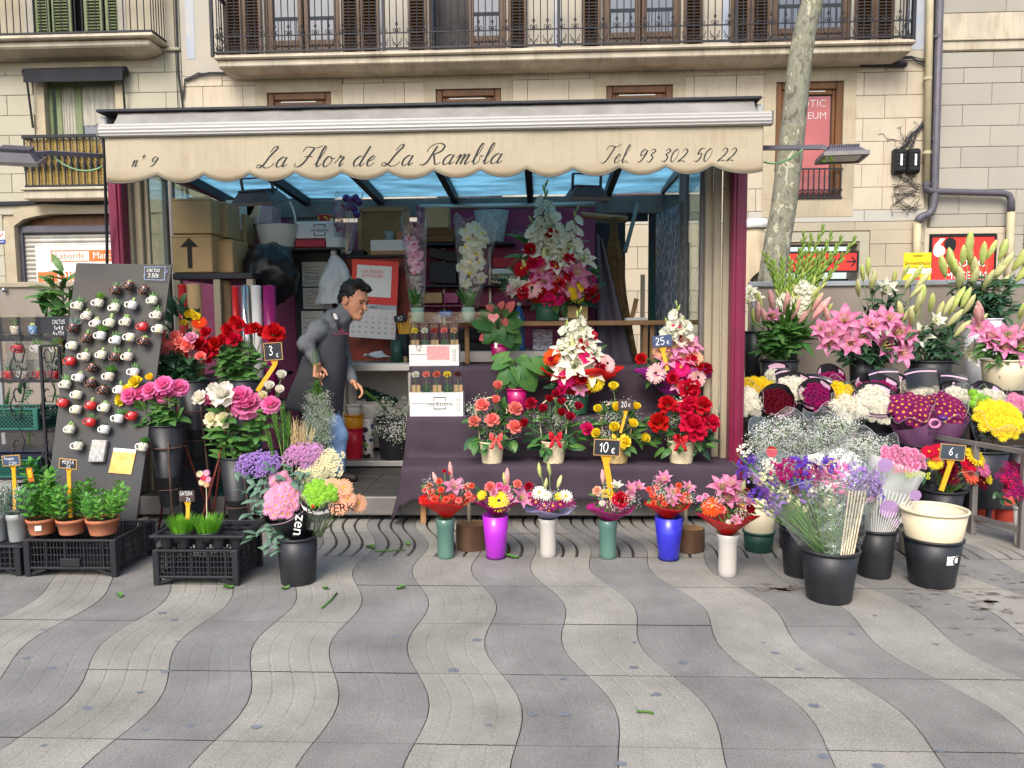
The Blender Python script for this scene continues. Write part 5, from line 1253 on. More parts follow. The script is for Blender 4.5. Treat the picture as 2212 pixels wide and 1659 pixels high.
def sprays(q,n,cen,rad,Y,size,dy=0.0):fill(q,'gyp',n,cen,rad,Y,size,dy)
# ================================================================ stepped display under a dark cloth
m_cloth=mat('aubergine_cloth','#3b2f39',.85,.12,5,bump=.12,bs=90)
dxl,dxr=P(868,1000,5.25).x,P(1592,1000,5.25).x
zA,zB_,zC=P(1230,790,5.95).z,P(1230,900,5.58).z,P(1230,1006,5.24).z
YA,YB_,YC=5.95,5.58,5.24
D=thing('display_stand','wooden stepped stand hidden under the dark cloth','stand',((dxl+dxr)/2,5.6,0));ox=D.location.x
for z,y0,y1,nm in((zA,YA,6.35,'step_board'),(zB_,YB_,5.93,'step_board'),(zC,YC,5.56,'step_board')):
 obj(nm,MB().rbox(dxl-ox+.08,dxr-ox-.08,y0-5.6+.02,y1-5.6,z-.04,z-.012,.004),m_ledge,D)
for x in(dxl-ox+.12,dxr-ox-.16):
 for y,z in((5.3,zC),(5.62,zB_),(6.0,zA)):obj('leg',MB().rbox(x,x+.04,y-5.6,y-5.56,.0 if y<5.41 else ZFL,z-.04,.003),m_ledge,D)
prof=[(6.36,zA),(YA+.01,zA),(YA-.006,zA-.012),(YA-.012,zB_+.02),(YA-.03,zB_+.004),(YB_+.01,zB_),(YB_-.006,zB_-.012),(YB_-.014,zC+.02),(YB_-.03,zC+.004),(YC+.01,zC),(YC-.006,zC-.012),(YC-.03,.18)]
res=[]
for i in range(len(prof)-1):
 a,b=prof[i],prof[i+1];l=math.hypot(b[0]-a[0],b[1]-a[1]);k=max(1,int(l/.035))
 for j in range(k):res.append((lerp(a[0],b[0],j/k),lerp(a[1],b[1],j/k)))
res.append(prof[-1]);nv=len(res)-1;nu=110;side=10
vs=[]
for j,(y,z)in enumerate(res):
 t=j/nv
 xl_=lerp(P(884,795,YA).x,dxl,min(1,t*1.2));xr_=lerp(P(1546,795,YA).x,dxr,min(1,t*1.2))
 row=[]
 for i in range(side):row.append((-1,1-i/side))
 for i in range(nu+1):row.append((i/nu,0))
 for i in range(1,side+1):row.append((2,i/side))
 for a,h in row:
  if a==-1:x=xl_-.05*h-.02*math.sin(y*40+h*3)*h-.03*h*h;zz=lerp(z,.05 if y<5.35 else max(.05,.12),h);yy=y-.015*math.sin(y*30)*h
  elif a==2:x=xr_+.05*h+.02*math.sin(y*44+h*3)*h;zz=lerp(z,.12,h);yy=y
  else:
   x=lerp(xl_,xr_,a);n1=noise.noise(Vector((x*2.1,y*6,z*5)));n2=noise.noise(Vector((x*7,y*3,z*2+5)))
   n3=noise.noise(Vector((x*3+z*9,y*2,7)));yy=y+.014*n1+.008*n2+.008*n3;zz=z+.009*n1+.006*n2
   vert=(j>nv-8)
   if vert:yy+=.015*math.sin(x*9+1.3*math.sin(x*3))*(j-(nv-8))/8;zz+=.02*math.sin(x*4.2)*(j-(nv-8))/8
   if a<.03 and vert:zz-=.06*(1-a/.03)*(j-(nv-8))/8
  vs.append((x,yy,zz))
w=nu+1+2*side
o=obj('display_cloth',MB().add(vs,[(j*w+i,(j+1)*w+i,(j+1)*w+i+1,j*w+i+1)for j in range(nv)for i in range(w-1)]),m_cloth,None,True)
tag(o,'dark aubergine cloth draped over the stepped flower display','cloth');md=o.modifiers.new('thick','SOLIDIFY');md.thickness=.002
m_log=mat('log_bark','#5b4330',.9,.4,8,bump=.6,bs=25,stretch=(1,1,.35));m_cut=mat('log_cut','#8a6842',.85,.25,20)
for lab,u,v,w_,h_ in(('wide rough log stump by the purple vase carrying a pole',1015,1196,70,55),('smaller log stump by the blue vase carrying a pole',1499,1202,58,50)):
 b=G(u,v);b.y+=.12;r=S(w_,4.75)/2;h=S(h_,4.75)
 q=thing('log_stump',lab,'stump',b)
 mb=MB();n=26;vs=[]
 for z in(0,.02,h*.5,h-.01,h):
  for j in range(n):a=2*math.pi*j/n;rr=r*(1+.05*math.sin(3*a+1)+.03*math.sin(11*a+z*20)+.015*math.sin(23*a))*(1 if 0<z<h else.985);vs.append((rr*math.cos(a),rr*math.sin(a)*.9,z))
 mb.add(vs,[(i*n+j,i*n+(j+1)%n,(i+1)*n+(j+1)%n,(i+1)*n+j)for i in range(4)for j in range(n)]);obj('bark',mb,m_log,q,True)
 obj('cut_face',MB().lathe([(.001,h+.001),(r*.96,h+.001)],26,sy=.9),m_cut,q)
 obj('pole',MB().tube([(-.02,.05,h),(-.02,.06,.42-.0)],.012,8),m_cream_al,q)
def vase(lab,u,vb,vt,wt,wb,m,grp='tall flower vases in the front row',flare=True):
 b=G(u,vb-2);Y=b.y;k=Y/FPX;rt,rb,h=wt*k/2,wb*k/2,(vb-vt)*k
 q=thing('flower_vase',lab,'vase',b,group=grp)
 if flare:pr=[(rb*.9,0),(rb,.006),(rb,h*.12),(rb*1.02,h*.72),(rb*1.08,h*.8),(rb*1.1,h*.86),(rt,h),(rt-.003,h),(rb,h*.84),(rb*.96,h*.1)]
 else:pr=[(rb*.92,0),(rb,.006),(lerp(rb,rt,.5),h*.5),(rt,h),(rt-.003,h),(lerp(rb,rt,.5)-.003,h*.5),(rb-.004,.02)]
 obj('body',MB().lathe(pr,32),m,q,True);obj('bottom',MB().lathe([(.0005,.004),(rb*.93,.004)],20),m,q)
 if flare:obj('band',MB().lathe([(rb*1.1,h*.83),(rb*1.13,h*.845),(rb*1.1,h*.86)],32),m,q,True)
 else:obj('base_ring',MB().lathe([(rb*.95,.0),(rb*1.03,.002),(rb*1.04,.016),(rb*1.0,.02)],32),mat('vase_foot_'+m.name,(m.node_tree.nodes['Mix'].inputs[6].default_value[0]*.35,m.node_tree.nodes['Mix'].inputs[6].default_value[1]*.35,m.node_tree.nodes['Mix'].inputs[6].default_value[2]*.35)),q,True)
 return b,Y
m_vgreen=mat('vase_green','#3d6257',.25,.2,4,col2='#5f7f74',stretch=(1,1,.5),coat=.4);m_vmag=mat('vase_magenta','#a62bb8',.3,.05,3,coat=.3);m_vblue=mat('vase_blue','#2f2fb5',.3,.05,3,coat=.3);m_vwhite=mat('vase_white','#b4b0a8',.35,.05,4,coat=.2)
def bouquet(lab,Y,foot,cen,rw,top_v,bot_v,wrapm,spec,greens=10,gyp=0,r0=.03,grp='wrapped bouquets in the front row of vases',folds=7,leafk='lf',up=.45):
 """foot (u,v) is where the wrapping meets the vase, cen the middle of the blooms"""
 b=P(foot[0],foot[1],Y);q=thing('bouquet',lab,'bouquet',b,group=grp)
 c=P(cen[0],cen[1],Y);t=P(cen[0],top_v,Y)
 frill(q,((b.x+c.x)/2,Y),r0,S(rw,Y)/2,b.z-.01,t.z,wrapm,folds,.1)
 cl=Vector((c.x,Y,b.z+.05))
 tips=arrange(q,spec,Y,(cen[0],bot_v),up=up,rad=S(rw,Y)*.6,bulge=.06)
 stems(q,(b.x,Y,b.z-.06),tips,.003)
 fill(q,leafk,greens,(cen[0],lerp(top_v,cen[1],.6)),(rw*.42,16),Y,22,.03)
 if gyp:sprays(q,gyp,(cen[0],cen[1]),(rw*.4,18),Y,26,-.02)
 return q
V6=[('dull green glass vase beside the wider log stump',963,1206,1117,42,37,m_vgreen,True),('bright purple vase to the right of the wider log stump',1071,1206,1110,58,42,m_vmag,False),('white vase holding the daisy bouquet in lilac paper',1184,1203,1117,44,35,m_vwhite,True),('dull green glass vase standing under the 10 euro sign',1313,1206,1120,42,37,m_vgreen,True),('deep blue vase to the left of the smaller log stump',1444,1209,1114,62,44,m_vblue,False),('white vase standing nearest, holding the pink lily bouquet in red',1571,1244,1150,52,39,m_vwhite,True)]
vb=[vase(*a[:7],flare=a[7])for a in V6]
bouquet('bouquet of orange spray roses with a pink lily in red paper',vb[0][1],(963,1114),(966,1050),122,1078,1100,m_wred,'lp 982 1048 50;rsalmon 935 1062 18;rsalmon 950 1040 16;rcoral 920 1058 15;rsalmon 942 1075 20;rsalmon 1005 1052 17;rcoral 1012 1068 18;rsalmon 1018 1050 15;rcoral 992 1078 17;rsalmon 966 1076 18;rsalmon 955 1056 16;rsalmon 978 1070 15;rcoral 1020 1078 14;rsalmon 930 1048 14;rred 960 1018 10;rred 972 1022 9;bp 941 1035 36;bp 975 1015 40',16,3)
bouquet('bouquet with yellow gerbera and hanging pink lily in magenta paper',vb[1][1],(1071,1110),(1077,1065),100,1083,1098,m_wmag,'kyellow 1079 1078 50;rcoral 1060 1052 26;rpink 1079 1050 20;rcoral 1117 1047 22;lp 1128 1075 52;yyellow 1042 1068 24;cpink 1094 1055 22;rpale 1068 1062 20;gpink 1102 1070 18;bp 1097 1030 44;bg 1090 1034 30',14,2)
bouquet('bouquet of purple daisies with white lily buds in lilac paper',vb[2][1],(1184,1117),(1190,1080),108,1098,1106,m_wlil,'ywhite 1165 1063 34;ywhite 1180 1068 26;ywhite 1222 1070 32;yyellow 1207 1070 20;ypurple 1158 1082 22;ypurple 1176 1088 24;ypurple 1194 1088 24;ypurple 1210 1086 22;ypurple 1147 1078 18;smagenta 1222 1082 24;smagenta 1232 1085 20;ypurple 1168 1095 20;ypurple 1186 1098 18;rdred 1143 1052 22;bw 1178 1045 30;bg 1166 1015 34;bg 1187 1012 32;bw 1208 1040 34;rpink 1146 1068 14',12,6)
bouquet('mixed bouquet with yellow rose, red daisies and pink lily buds in purple paper',vb[3][1],(1313,1124),(1326,1074),110,1096,1114,m_wmag,'ryellow 1308 1066 22;rpeach 1291 1062 24;ored 1338 1078 32;cred 1350 1075 26;spink 1336 1090 22;slilac 1332 1084 18;lwh 1332 1050 34;lh 1362 1056 40;lh 1380 1052 36;bp 1302 1030 38;rpale 1360 1068 22;mwhite 1300 1084 16',12,7)
bouquet('bouquet of pink lilies and orange spray roses in red foil',vb[4][1],(1444,1116),(1442,1065),104,1088,1106,m_wred,'lh 1435 1035 46;lh 1428 1042 40;lp 1452 1062 44;lp 1488 1052 36;lh 1449 1080 34;rsalmon 1418 1054 16;rsalmon 1410 1068 18;rsalmon 1426 1072 15;rsalmon 1466 1050 16;rcoral 1472 1076 20;rsalmon 1480 1070 18;rsalmon 1432 1085 14;rsalmon 1402 1058 14;rcoral 1462 1060 14;rsalmon 1410 1085 16;rcoral 1487 1082 14',12,6)
bouquet('largest front bouquet with orange gerbera and pink lilies in red foil',vb[5][1],(1571,1152),(1572,1085),132,1112,1140,m_wred,'lp 1560 1050 64;lp 1580 1045 56;lp 1594 1066 60;lp 1570 1075 54;kred 1540 1092 2;gorange 1536 1092 48;lh 1596 1085 50;lp 1612 1078 44;rdred 1608 1062 24;rdred 1616 1098 24;rcoral 1556 1098 20;ryellow 1600 1092 18;lp 1585 1118 30;bw 1604 1055 42;rpale 1512 1078 16;rpale 1524 1072 14;mwhite 1568 1122 12',22,8,folds=6)
m_slate=mat('slate_black','#25272c',.7,.15,8);m_slateb=mat('slate_blue','#3b4a68',.6,.12,8);m_chalk=mat('chalk','#e3e5e4',.9,.1,40);m_ystake=mat('yellow_stake','#d99f1d',.45,.08,5);m_trim=mat('board_edge','#b8925a',.6,.15,8)
def sign(lab,c,Y,w,h,rows,m=None,tilt=0,stake=None,edge=True,pitch=0,grp='chalk price boards',ink=None,sm=None,yaw=0):
 p=P(c[0],c[1],Y);W,H=S(w,Y),S(h,Y)
 q=thing('price_board',lab,'price sign',p,rot=(pitch,tilt,yaw),group=grp)
 obj('board',MB().rbox(-W/2,W/2,0,.006,-H/2,H/2,.002),m or m_slate,q)
 if edge:
  e=.004;obj('edge',MB().box(-W/2-e,W/2+e,-.002,.008,H/2,H/2+e).box(-W/2-e,W/2+e,-.002,.008,-H/2-e,-H/2).box(-W/2-e,-W/2,-.002,.008,-H/2,H/2).box(W/2,W/2+e,-.002,.008,-H/2,H/2),m_trim,q)
 for txt,tx,ty,th,tw in rows:
  mb,w_=hand_text(txt,1.0,.11);k=tw*W/w_
  mb.v=[(tx*W+(x-w_/2)*k,-.0015,ty*H+(y-.5)*th*H)for x,y,z in mb.v]
  obj('lettering',mb,ink or m_chalk,q)
 if stake:
  e=P(stake[0],stake[1],Y);Mi=(Matrix.Translation(p)@q.rotation_euler.to_matrix().to_4x4()).inverted();e=Mi@e;sw=S(stake[2]if len(stake)>2 else 14,Y)
  y=.012;s0=Vector((0,y,-H/2+.0));mb=MB()
  mb.hull4([(-sw*.9,y-.003,-H/2+.01),(sw*.9,y-.003,-H/2+.01),(sw*.42,y-.003,-H/2-sw*1.2),(-sw*.42,y-.003,-H/2-sw*1.2)],[(-sw*.9,y+.004,-H/2+.01),(sw*.9,y+.004,-H/2+.01),(sw*.42,y+.004,-H/2-sw*1.2),(-sw*.42,y+.004,-H/2-sw*1.2)],0)
  mb.bar((0,y,-H/2-sw*1.1),(e.x,y+(e.y-y)*1.0,e.z),sw*.85,.007,up=(0,1,0));obj('stake',mb,sm or m_ystake,q)
 return q
sign('small black board reading 10 € on a yellow stake in front of the cloth',(1311,967),4.72,54,33,[('10',-.1,.02,.62,.42),('€',.28,-.12,.42,.2)],tilt=R(3),stake=(1327,1105,15))
sign('brownish board reading 20 € stuck in the yellow rose basket',(1352,875),5.22,33,23,[('20',-.1,.08,.5,.4),('€',.25,.02,.35,.2)],m=mat('slate_brown','#3e302e',.6,.2,6),edge=False,stake=(1340,935,7))
sign('blue-grey board reading 25 € stuck in the magenta wrapped arrangement',(1431,737),5.5,42,25,[('25',-.1,.0,.6,.5),('€',.3,-.12,.35,.2)],m=m_slateb,tilt=R(-6),edge=False,stake=(1442,800,10))
m_wick=mat('wicker_cream','#d6c7a4',.75,.15,30);m_wick2=mat('wicker_tan','#b39a68',.75,.2,30)
def basket(lab,lab2,u,vb,vt,wt,wb,Y,m):
 b=P(u,vb,Y);b.z=zC+.004;k=Y/FPX;rt,rb,h=wt*k/2,wb*k/2,(vb-vt)*k
 q=thing('wicker_basket',lab,'basket',b,group='woven rose baskets')
 mb=MB();n=48;nr=11
 def f(i,j):
  row=min(int(j*nr),nr-1);fr=j*nr-row;a=i*2*math.pi
  r=lerp(rb,rt,j)+.0032*math.cos(a*12+(row%2)*math.pi)*math.sin(math.pi*fr)+.0015
  return(r*math.cos(a),r*math.sin(a),h*j)
 obj('weave',mb.grid(f,n,nr*3,wrap=True),m,q,True)
 obj('rim',MB().tube([(rt*1.03*math.cos(a*R(15)),rt*1.03*math.sin(a*R(15)),h)for a in range(25)],.006,6),m,q,True)
 obj('bottom',MB().lathe([(.0005,.003),(rb,.003)],20),m,q);obj('filling',MB().lathe([(.0005,h-.012),(rt,h-.012)],20),m_soil,q)
 return q,b,h,rt
def rosebasket(lab,lab2,u,vb,vt,wt,wb,m,spec,cen,rw,rh,bow,handle):
 Y=5.36;q,b,h,rt=basket(lab,lab2,u,vb,vt,wt,wb,Y,m)
 hh=P(u,handle,Y).z-b.z
 obj('handle',MB().tube([(rt*1.45*math.sin(R(a))if abs(a)<60 else rt*1.28*math.copysign(1,a)*(1-(abs(a)-60)/60*.25),-.01,h+(hh-h)*max(0,math.cos(R(a*.75))))for a in range(-120,121,12)],.005,6),m,q,True)
 A=thing('rose_arrangement',lab2,'flowers',b+Vector((0,0,h-.01)),group='rose arrangements in woven baskets')
 tips=arrange(A,spec,Y-.07,(u,vt),up=.5,rad=.22,bulge=.06,ks=1.0 if 'ored' in spec else 1.25)
 stems(A,(b.x,Y,b.z+h-.02),tips,.0028)
 fill(A,'lf',30,(cen[0],cen[1]+8),(rw*.5,rh*.42),Y,30,.0);fill(A,'ld',26,(cen[0],cen[1]+20),(rw*.5,rh*.35),Y,34,.03);fill(A,'lf',12,(cen[0],vt-6),(rw*.5,14),Y-.05,30,.0,droop=.5)
 sprays(A,12,(cen[0],cen[1]),(rw*.46,rh*.38),Y+.02,28)
 if bow:
  m_b=foil('bow_'+bow[0],bow[1],.1);mb=MB();p=P(bow[2],bow[3],Y-.14)-A.location
  for s in(-1,1):
   mb.grid(lambda i,j:(p.x+s*(.012+.035*math.sin(math.pi*i)),p.y-.02*math.sin(math.pi*i)+.012*(j-.5),p.z+.03*math.sin(2*math.pi*i*.5+.4)*(1 if i<.5 else.6)+(j-.5)*.032),10,2)
   mb.grid(lambda i,j:(p.x+s*(.008+.03*i)+(j-.5)*.026,p.y-.008*math.sin(i*3),p.z-.075*i),6,2)
  mb.ball(p,.012,8,5);o=obj('bow',mb,m_b,A,True);o.modifiers.new('thick','SOLIDIFY').thickness=.001
rosebasket('cream woven basket under the coral roses','coral rosebuds with gypsophila and a coral bow in a woven basket',1063,1007,962,53,42,m_wick,'bcoral 1075 838 26;bcoral 1071 868 24;rcoral 1042 878 28;rcoral 1112 885 28;rcoral 1064 909 28;rcoral 1026 912 24;rcoral 1110 924 28;rcoral 1048 893 2',(1068,912),110,110,('coral','#e8605a',1072,948),858)
rosebasket('cream woven basket under the dark red rosebuds','dark red rosebuds with gypsophila and a red bow in a woven basket',1196,1008,962,52,42,m_wick,'bdred 1201 856 24;bdred 1174 888 26;bdred 1212 896 24;bdred 1247 882 24;bdred 1187 866 22;rdred 1148 874 24;bdred 1212 872 24;bdred 1250 893 2;bdred 1229 905 26;bdred 1136 918 24;rhot 1266 928 26',(1200,916),112,110,('red','#d21f33',1200,945),860)
rosebasket('tan open-weave basket under the yellow rosebuds','yellow rosebuds with gypsophila and a yellow bow in a tan basket',1332,1010,958,58,44,m_wick2,'byellow 1325 840 26;byellow 1332 885 26;byellow 1293 888 24;byellow 1373 882 22;byellow 1326 926 28;byellow 1291 938 26;byellow 1363 918 26;byellow 1388 948 26;ryellow 1346 952 24',(1338,918),116,112,('yellow','#e3c33a',1336,950),868)
rosebasket('cream woven basket under the wide open red roses','wide open red roses with gypsophila and red ribbon in a woven basket',1471,1012,966,57,46,m_wick,'ored 1442 876 36;ored 1480 886 36;ored 1515 878 38;ored 1424 914 40;ored 1492 920 48;ored 1533 914 36;ored 1488 872 26;ored 1500 934 40;rdred 1460 945 20',(1476,918),118,112,('scarlet','#c71d2e',1470,952),866)
m_gpot=mat('green_pot','#2f5b44',.45,.1,5);m_dgpot=mat('dark_green_pot','#21453a',.45,.1,5)
def glad_spike(q,spec,Y,c,leafy=True):
 """'u0 v0 u1 v1 n size': florets climbing a spike, buds at its tip"""
 for k,a in parse(spec):
  u0,v0,u1,v1,n,sz=a;n=int(n);a0,a1=P(u0,v0,Y),P(u1,v1,Y)
  obj('stem',MB().tube([a0-q.location,(a0+a1)/2-q.location,a1-q.location],.005,5),m_leafl,q,True)
  ax=(a1-a0).normalized()
  for i in range(n):
   t=(i+.3)/n;p=a0.lerp(a1,t);s=S(sz,Y)*lerp(1.05,.5,t**1.6);side=(-1 if i%2 else 1)
   d=Vector((side*.65,-.75,0))+ax*.5
   if t>.72:put(q,'bg',p+d*s*.1,ax*1.2+d*.5,s*.75)
   else:put(q,'gw',p+d.normalized()*s*.25,d+Vector((uni(-.2,.2),uni(-.2,.2),uni(-.2,.2))),s)
def pot(lab,u,vb,vt,wt,wb,Y,m,zs,grp=None):
 b=P(u,vb,Y);b.z=zs;k=Y/FPX;h=P(u,vt,Y).z-zs
 q=bucket(lab,b,wt*k/2,wb*k/2,max(.05,h),m,grp,'flower_pot','pot');return b,h
zl_=ZLEDGE+.002
YL=6.58
b,h=pot('green pot on the wooden ledge under the largest arrangement',1183,697,655,53,50,YL,m_gpot,zl_)
A=thing('flower_arrangement','largest arrangement, tall white gladioli over lilies and gerberas in red foil','flowers',b+Vector((0,0,h)))
frill(A,(b.x+.02,YL-.02),.11,S(196,YL)/2,P(1183,660,YL).z,P(1183,622,YL).z,m_wred,11,.1,sy=.6)
YG=YL-.08
glad_spike(A,'a 1172 560 1178 395 13 38;a 1205 560 1188 440 9 36;a 1232 565 1246 448 9 32;a 1165 560 1148 470 6 34',YG,(1190,640))
tp_=arrange(A,'lw 1180 545 62;lw 1150 545 46;lw 1230 535 60;lw 1215 560 56;lw 1262 560 60;lw 1200 572 60;lw 1117 620 50;rred 1146 542 30;rred 1190 508 28;rred 1228 562 28;rred 1207 618 30;rred 1132 634 30;rred 1152 572 30;rred 1226 600 24;gred 1128 582 40;gred 1200 580 38;ghot 1160 565 42;lp 1172 588 56;lp 1200 606 58;lp 1245 592 70;lp 1255 618 60;lp 1222 618 50;lp 1176 608 46;kpale 1151 624 44;kyellow 1246 632 46;smagenta 1278 612 28;shot 1156 604 26;shot 1186 650 34;shot 1205 645 30;spale 1106 628 26;rdred 1270 635 30;rdred 1282 642 26;bw 1176 560 44;bg 1135 578 36',YG,(1190,620),rad=.5,bulge=.16,up=.3)
stems(A,(b.x,YL,b.z+h),tp_,.004)
fill(A,'lf',34,(1190,610),(92,40),YL,40,.02);fill(A,'ld',34,(1190,625),(95,30),YL,44,.02);fill(A,'ld',14,(1200,648),(80,8),YG-.1,28,.0);fill(A,'lancel',14,(1200,540),(70,40),YL,60,.06);sprays(A,6,(1110,630),(20,20),YG-.05,24)
Y2=5.86
b,h=pot('green pot of the white and orange arrangement on the middle step',1250,890,850,46,36,5.75,m_gpot,zB_+.004)
A=thing('flower_arrangement','arrangement of white gladioli and lilies with orange gerbera in red foil','flowers',b+Vector((0,0,h)))
frill(A,(b.x-.0,5.73),.06,S(178,5.75)/2,b.z+h-.03,P(1250,800,5.75).z,m_wred,9,.12,sy=.7)
Y2=5.66
glad_spike(A,'a 1240 770 1251 668 9 34;a 1228 770 1222 695 5 32;a 1262 760 1264 700 4 34',Y2,(1245,820))
tp_=arrange(A,'lw 1212 752 50;lw 1268 735 62;lw 1236 756 54;lw 1284 762 46;lw 1240 785 74;lw 1276 800 66;lw 1216 800 60;gorange 1192 770 44;rred 1195 779 26;rred 1257 745 28;rdred 1294 794 28;kpale 1310 785 44;khot 1266 771 38;ghot 1222 817 42;rhot 1213 840 24;rdred 1253 815 32;kyellow 1285 823 46;lp 1252 838 36;bg 1240 712 40;bg 1258 716 40;rred 1280 726 24;bw 1238 748 44',Y2,(1246,810),rad=.3,bulge=.1,up=.3)
stems(A,(b.x,5.75,b.z+h-.02),tp_,.004)
fill(A,'lf',22,(1246,790),(62,40),5.78,34,.0);fill(A,'ld',20,(1246,815),(60,30),5.72,34,.0)
b,h=pot('dark green pot of the pink gerbera arrangement on the middle step',1455,893,850,46,36,5.72,m_dgpot,zB_+.004)
A=thing('flower_arrangement','arrangement of pink lilies and pale gerberas in magenta foil','flowers',b+Vector((0,0,h)))
frill(A,(b.x+.01,5.7),.06,S(172,5.72)/2,b.z+h-.03,P(1455,800,5.72).z,m_wpur,8,.13,sy=.7)
Y2=5.6
glad_spike(A,'a 1458 745 1463 655 8 32;a 1446 740 1440 690 4 28;a 1474 735 1478 690 4 30',Y2,(1455,810))
tp_=arrange(A,'ghot 1459 698 36;bw 1462 712 34;rred 1467 733 24;lp 1455 750 60;lp 1484 740 60;lp 1440 772 58;lp 1496 748 44;lp 1470 770 56;kpeach 1427 757 40;kpeach 1500 772 40;rred 1386 776 28;kpale 1414 805 46;ghot 1466 792 46;rred 1489 779 28;kpale 1502 814 46;rred 1448 814 30;rdred 1522 796 28;ored 1482 838 44;lp 1456 828 34;lp 1492 806 36;rred 1505 790 22',Y2,(1458,815),rad=.3,bulge=.1,up=.3)
stems(A,(b.x,5.72,b.z+h-.02),tp_,.004)
fill(A,'lf',22,(1456,785),(62,38),5.74,32,.0);fill(A,'ld',20,(1456,812),(62,30),5.68,34,.0)
m_mpot=mat('magenta_pot','#a8125f',.3,.06,4,coat=.4)
M_PET['spathe']=pm('spathe','#e0736e')
def m_spathe(i):
 mb=MB();me=m_heart(M_PET['spathe'])(0);mb.v=[tuple(v.co)for v in me.vertices];mb.f=[tuple(p.vertices)for p in me.polygons];mb.m=[0]*len(mb.f)
 mb.tube([(.1,0,.02),(.2,0,.12),(.35,0,.25)],.025,6,1);return mb.mesh('spathe',[M_PET['spathe'],m_bud],True)
KIND['spathe']=('spathe',m_spathe,1)
def anthurium(lab,plab,u,vb,vt,wt,wb,Y,zs,leaves,spathes=()):
 b,h=pot(plab,u,vb,vt,wt,wb,Y,m_mpot,zs,'magenta pots of the anthuriums')
 q=thing('anthurium_plant',lab,'plant',b+Vector((0,0,h-.015)),group='anthurium plants');obj('soil',MB().lathe([(.0005,0),(wt*Y/FPX/2*.92,0)],16),m_soil,q)
 mb=MB();L=q.location
 for(u0,v0,u1,v1,dy,big)in leaves:
  p=P(u0,v0,Y);p.y+=dy;t=P(u1,v1,Y);t.y+=dy-.03;put_leaf(q,'heart',p,t-p,(t-p).length*1.08,(uni(-.15,.15),-.75,.75))
  mb.tube([Vector((uni(-.02,.02),uni(-.02,.02),0)),(p-L)*.5+Vector((0,0,.03)),p-L],.003,5)
 for(u0,v0,u1,v1)in spathes:
  p=P(u0,v0,Y-.03);t=P(u1,v1,Y-.06);put_leaf(q,'spathe',p,t-p,(t-p).length*1.1,(0,-.85,.5));mb.tube([(0,0,0),(p-L)*.5,p-L],.003,5)
 obj('stem',mb,m_stem,q,True,kind='stuff');return q
q=anthurium('anthurium with salmon spathes and a pink heart pick, upper magenta pot','upper magenta pot, on the steel bench',1080,800,742,40,30,6.3,zA+.006,[(1062,705,1022,690,-.02,1),(1060,690,1040,668,.03,1),(1070,715,1040,735,-.05,1),(1090,700,1122,712,-.03,1),(1098,705,1128,690,0,1),(1078,712,1082,742,-.08,1),(1060,720,1052,742,-.06,1),(1088,722,1108,748,-.05,1),(1100,720,1128,735,.02,1),(1066,682,1058,655,.05,1),(1088,680,1105,662,.05,1),(1056,700,1030,712,.04,1),(1095,690,1118,672,.06,1),(1075,700,1060,676,.07,1),(1092,714,1122,752,.03,1)],[(1098,668,1108,652),(1064,668,1052,660),(1080,664,1086,652),(1088,690,1094,702),(1052,725,1036,732)])
p=P(1066,686,6.15)-q.location;mb=MB();n=24;hp=[]
for k in range(n):t=2*math.pi*k/n;hp.append((p.x+.0036*16*math.sin(t)**3*.8,p.y,p.z+.0036*(13*math.cos(t)-5*math.cos(2*t)-2*math.cos(3*t)-math.cos(4*t))*.8))
hq=thing('heart_pick','pink padded heart on a stick in the upper anthurium pot','decoration',q.location);obj('heart',MB().poly(hp,(0,-.012,0)),mat('heart_pink','#dd8d8b',.8,.15,60),hq);obj('stick',MB().tube([(p.x,p.y+.004,p.z-.03),(.0,-.01,.0)],.002,5),m_ledge,hq);obj('tag',MB().box(p.x+.006,p.x+.03,p.y-.004,p.y-.002,-.02,.025),m_white,hq)
anthurium('anthurium with glossy green leaves only, lower magenta pot','lower magenta pot, on the middle step',1117,895,838,46,34,5.76,zB_+.004,[(1092,782,1062,790,-.03,1),(1098,770,1068,778,0,1),(1100,800,1082,828,-.06,1),(1112,800,1128,832,-.08,1),(1124,792,1160,838,-.04,1),(1096,808,1076,836,-.02,1),(1130,780,1155,792,.03,1),(1104,788,1096,772,.04,1),(1118,786,1140,770,.05,1),(1150,785,1190,800,-.02,1),(1108,798,1078,800,.03,1),(1128,805,1148,822,.02,1),(1110,806,1104,838,-.07,1),(1086,774,1062,770,.06,1),(1124,784,1134,766,.06,1)])
# ================================================================ cactus mug board
m_board=mat('board_slate','#3b3d42',.75,.22,2.5,col2='#4a463e')
bt0,bt1=P(165,568,5.2),P(371,572,5.2);bb0,bb1=G(86,1194,.012),G(284,1196,.012)
MBD=thing('mug_board','tall dark leaning board hung with cactus mugs','board',(bb0+bb1)/2)
bn=(bb1-bb0).cross(bt0-bb0).normalized();bn=bn if bn.y<0 else-bn;L=MBD.location
bl=[bb0-L,bb1-L,bt1-L,bt0-L];obj('panel',MB().hull4(bl,[p-bn*.014 for p in bl],0),m_board,MBD)
def onboard(u,v,off=0.0):
 d=CF+CR*((u-CU)/FPX)+CUP*((CV-v)/FPX);t=(bb0+bn*off-CAMP).dot(bn)/d.dot(bn);return CAMP+d*t
bx=(bt1-bt0).normalized();bz=bn.cross(bx);bz=bz if bz.z>0 else-bz
bx=bz.cross(-bn)if bz.cross(-bn).x>0 else-bz.cross(-bn)
MBR=Matrix(((bx.x,-bn.x,bz.x),(bx.y,-bn.y,bz.y),(bx.z,-bn.z,bz.z))).to_4x4()
def onb(u,v,off=0):return Matrix.Translation(onboard(u,v,off)-L)@MBR
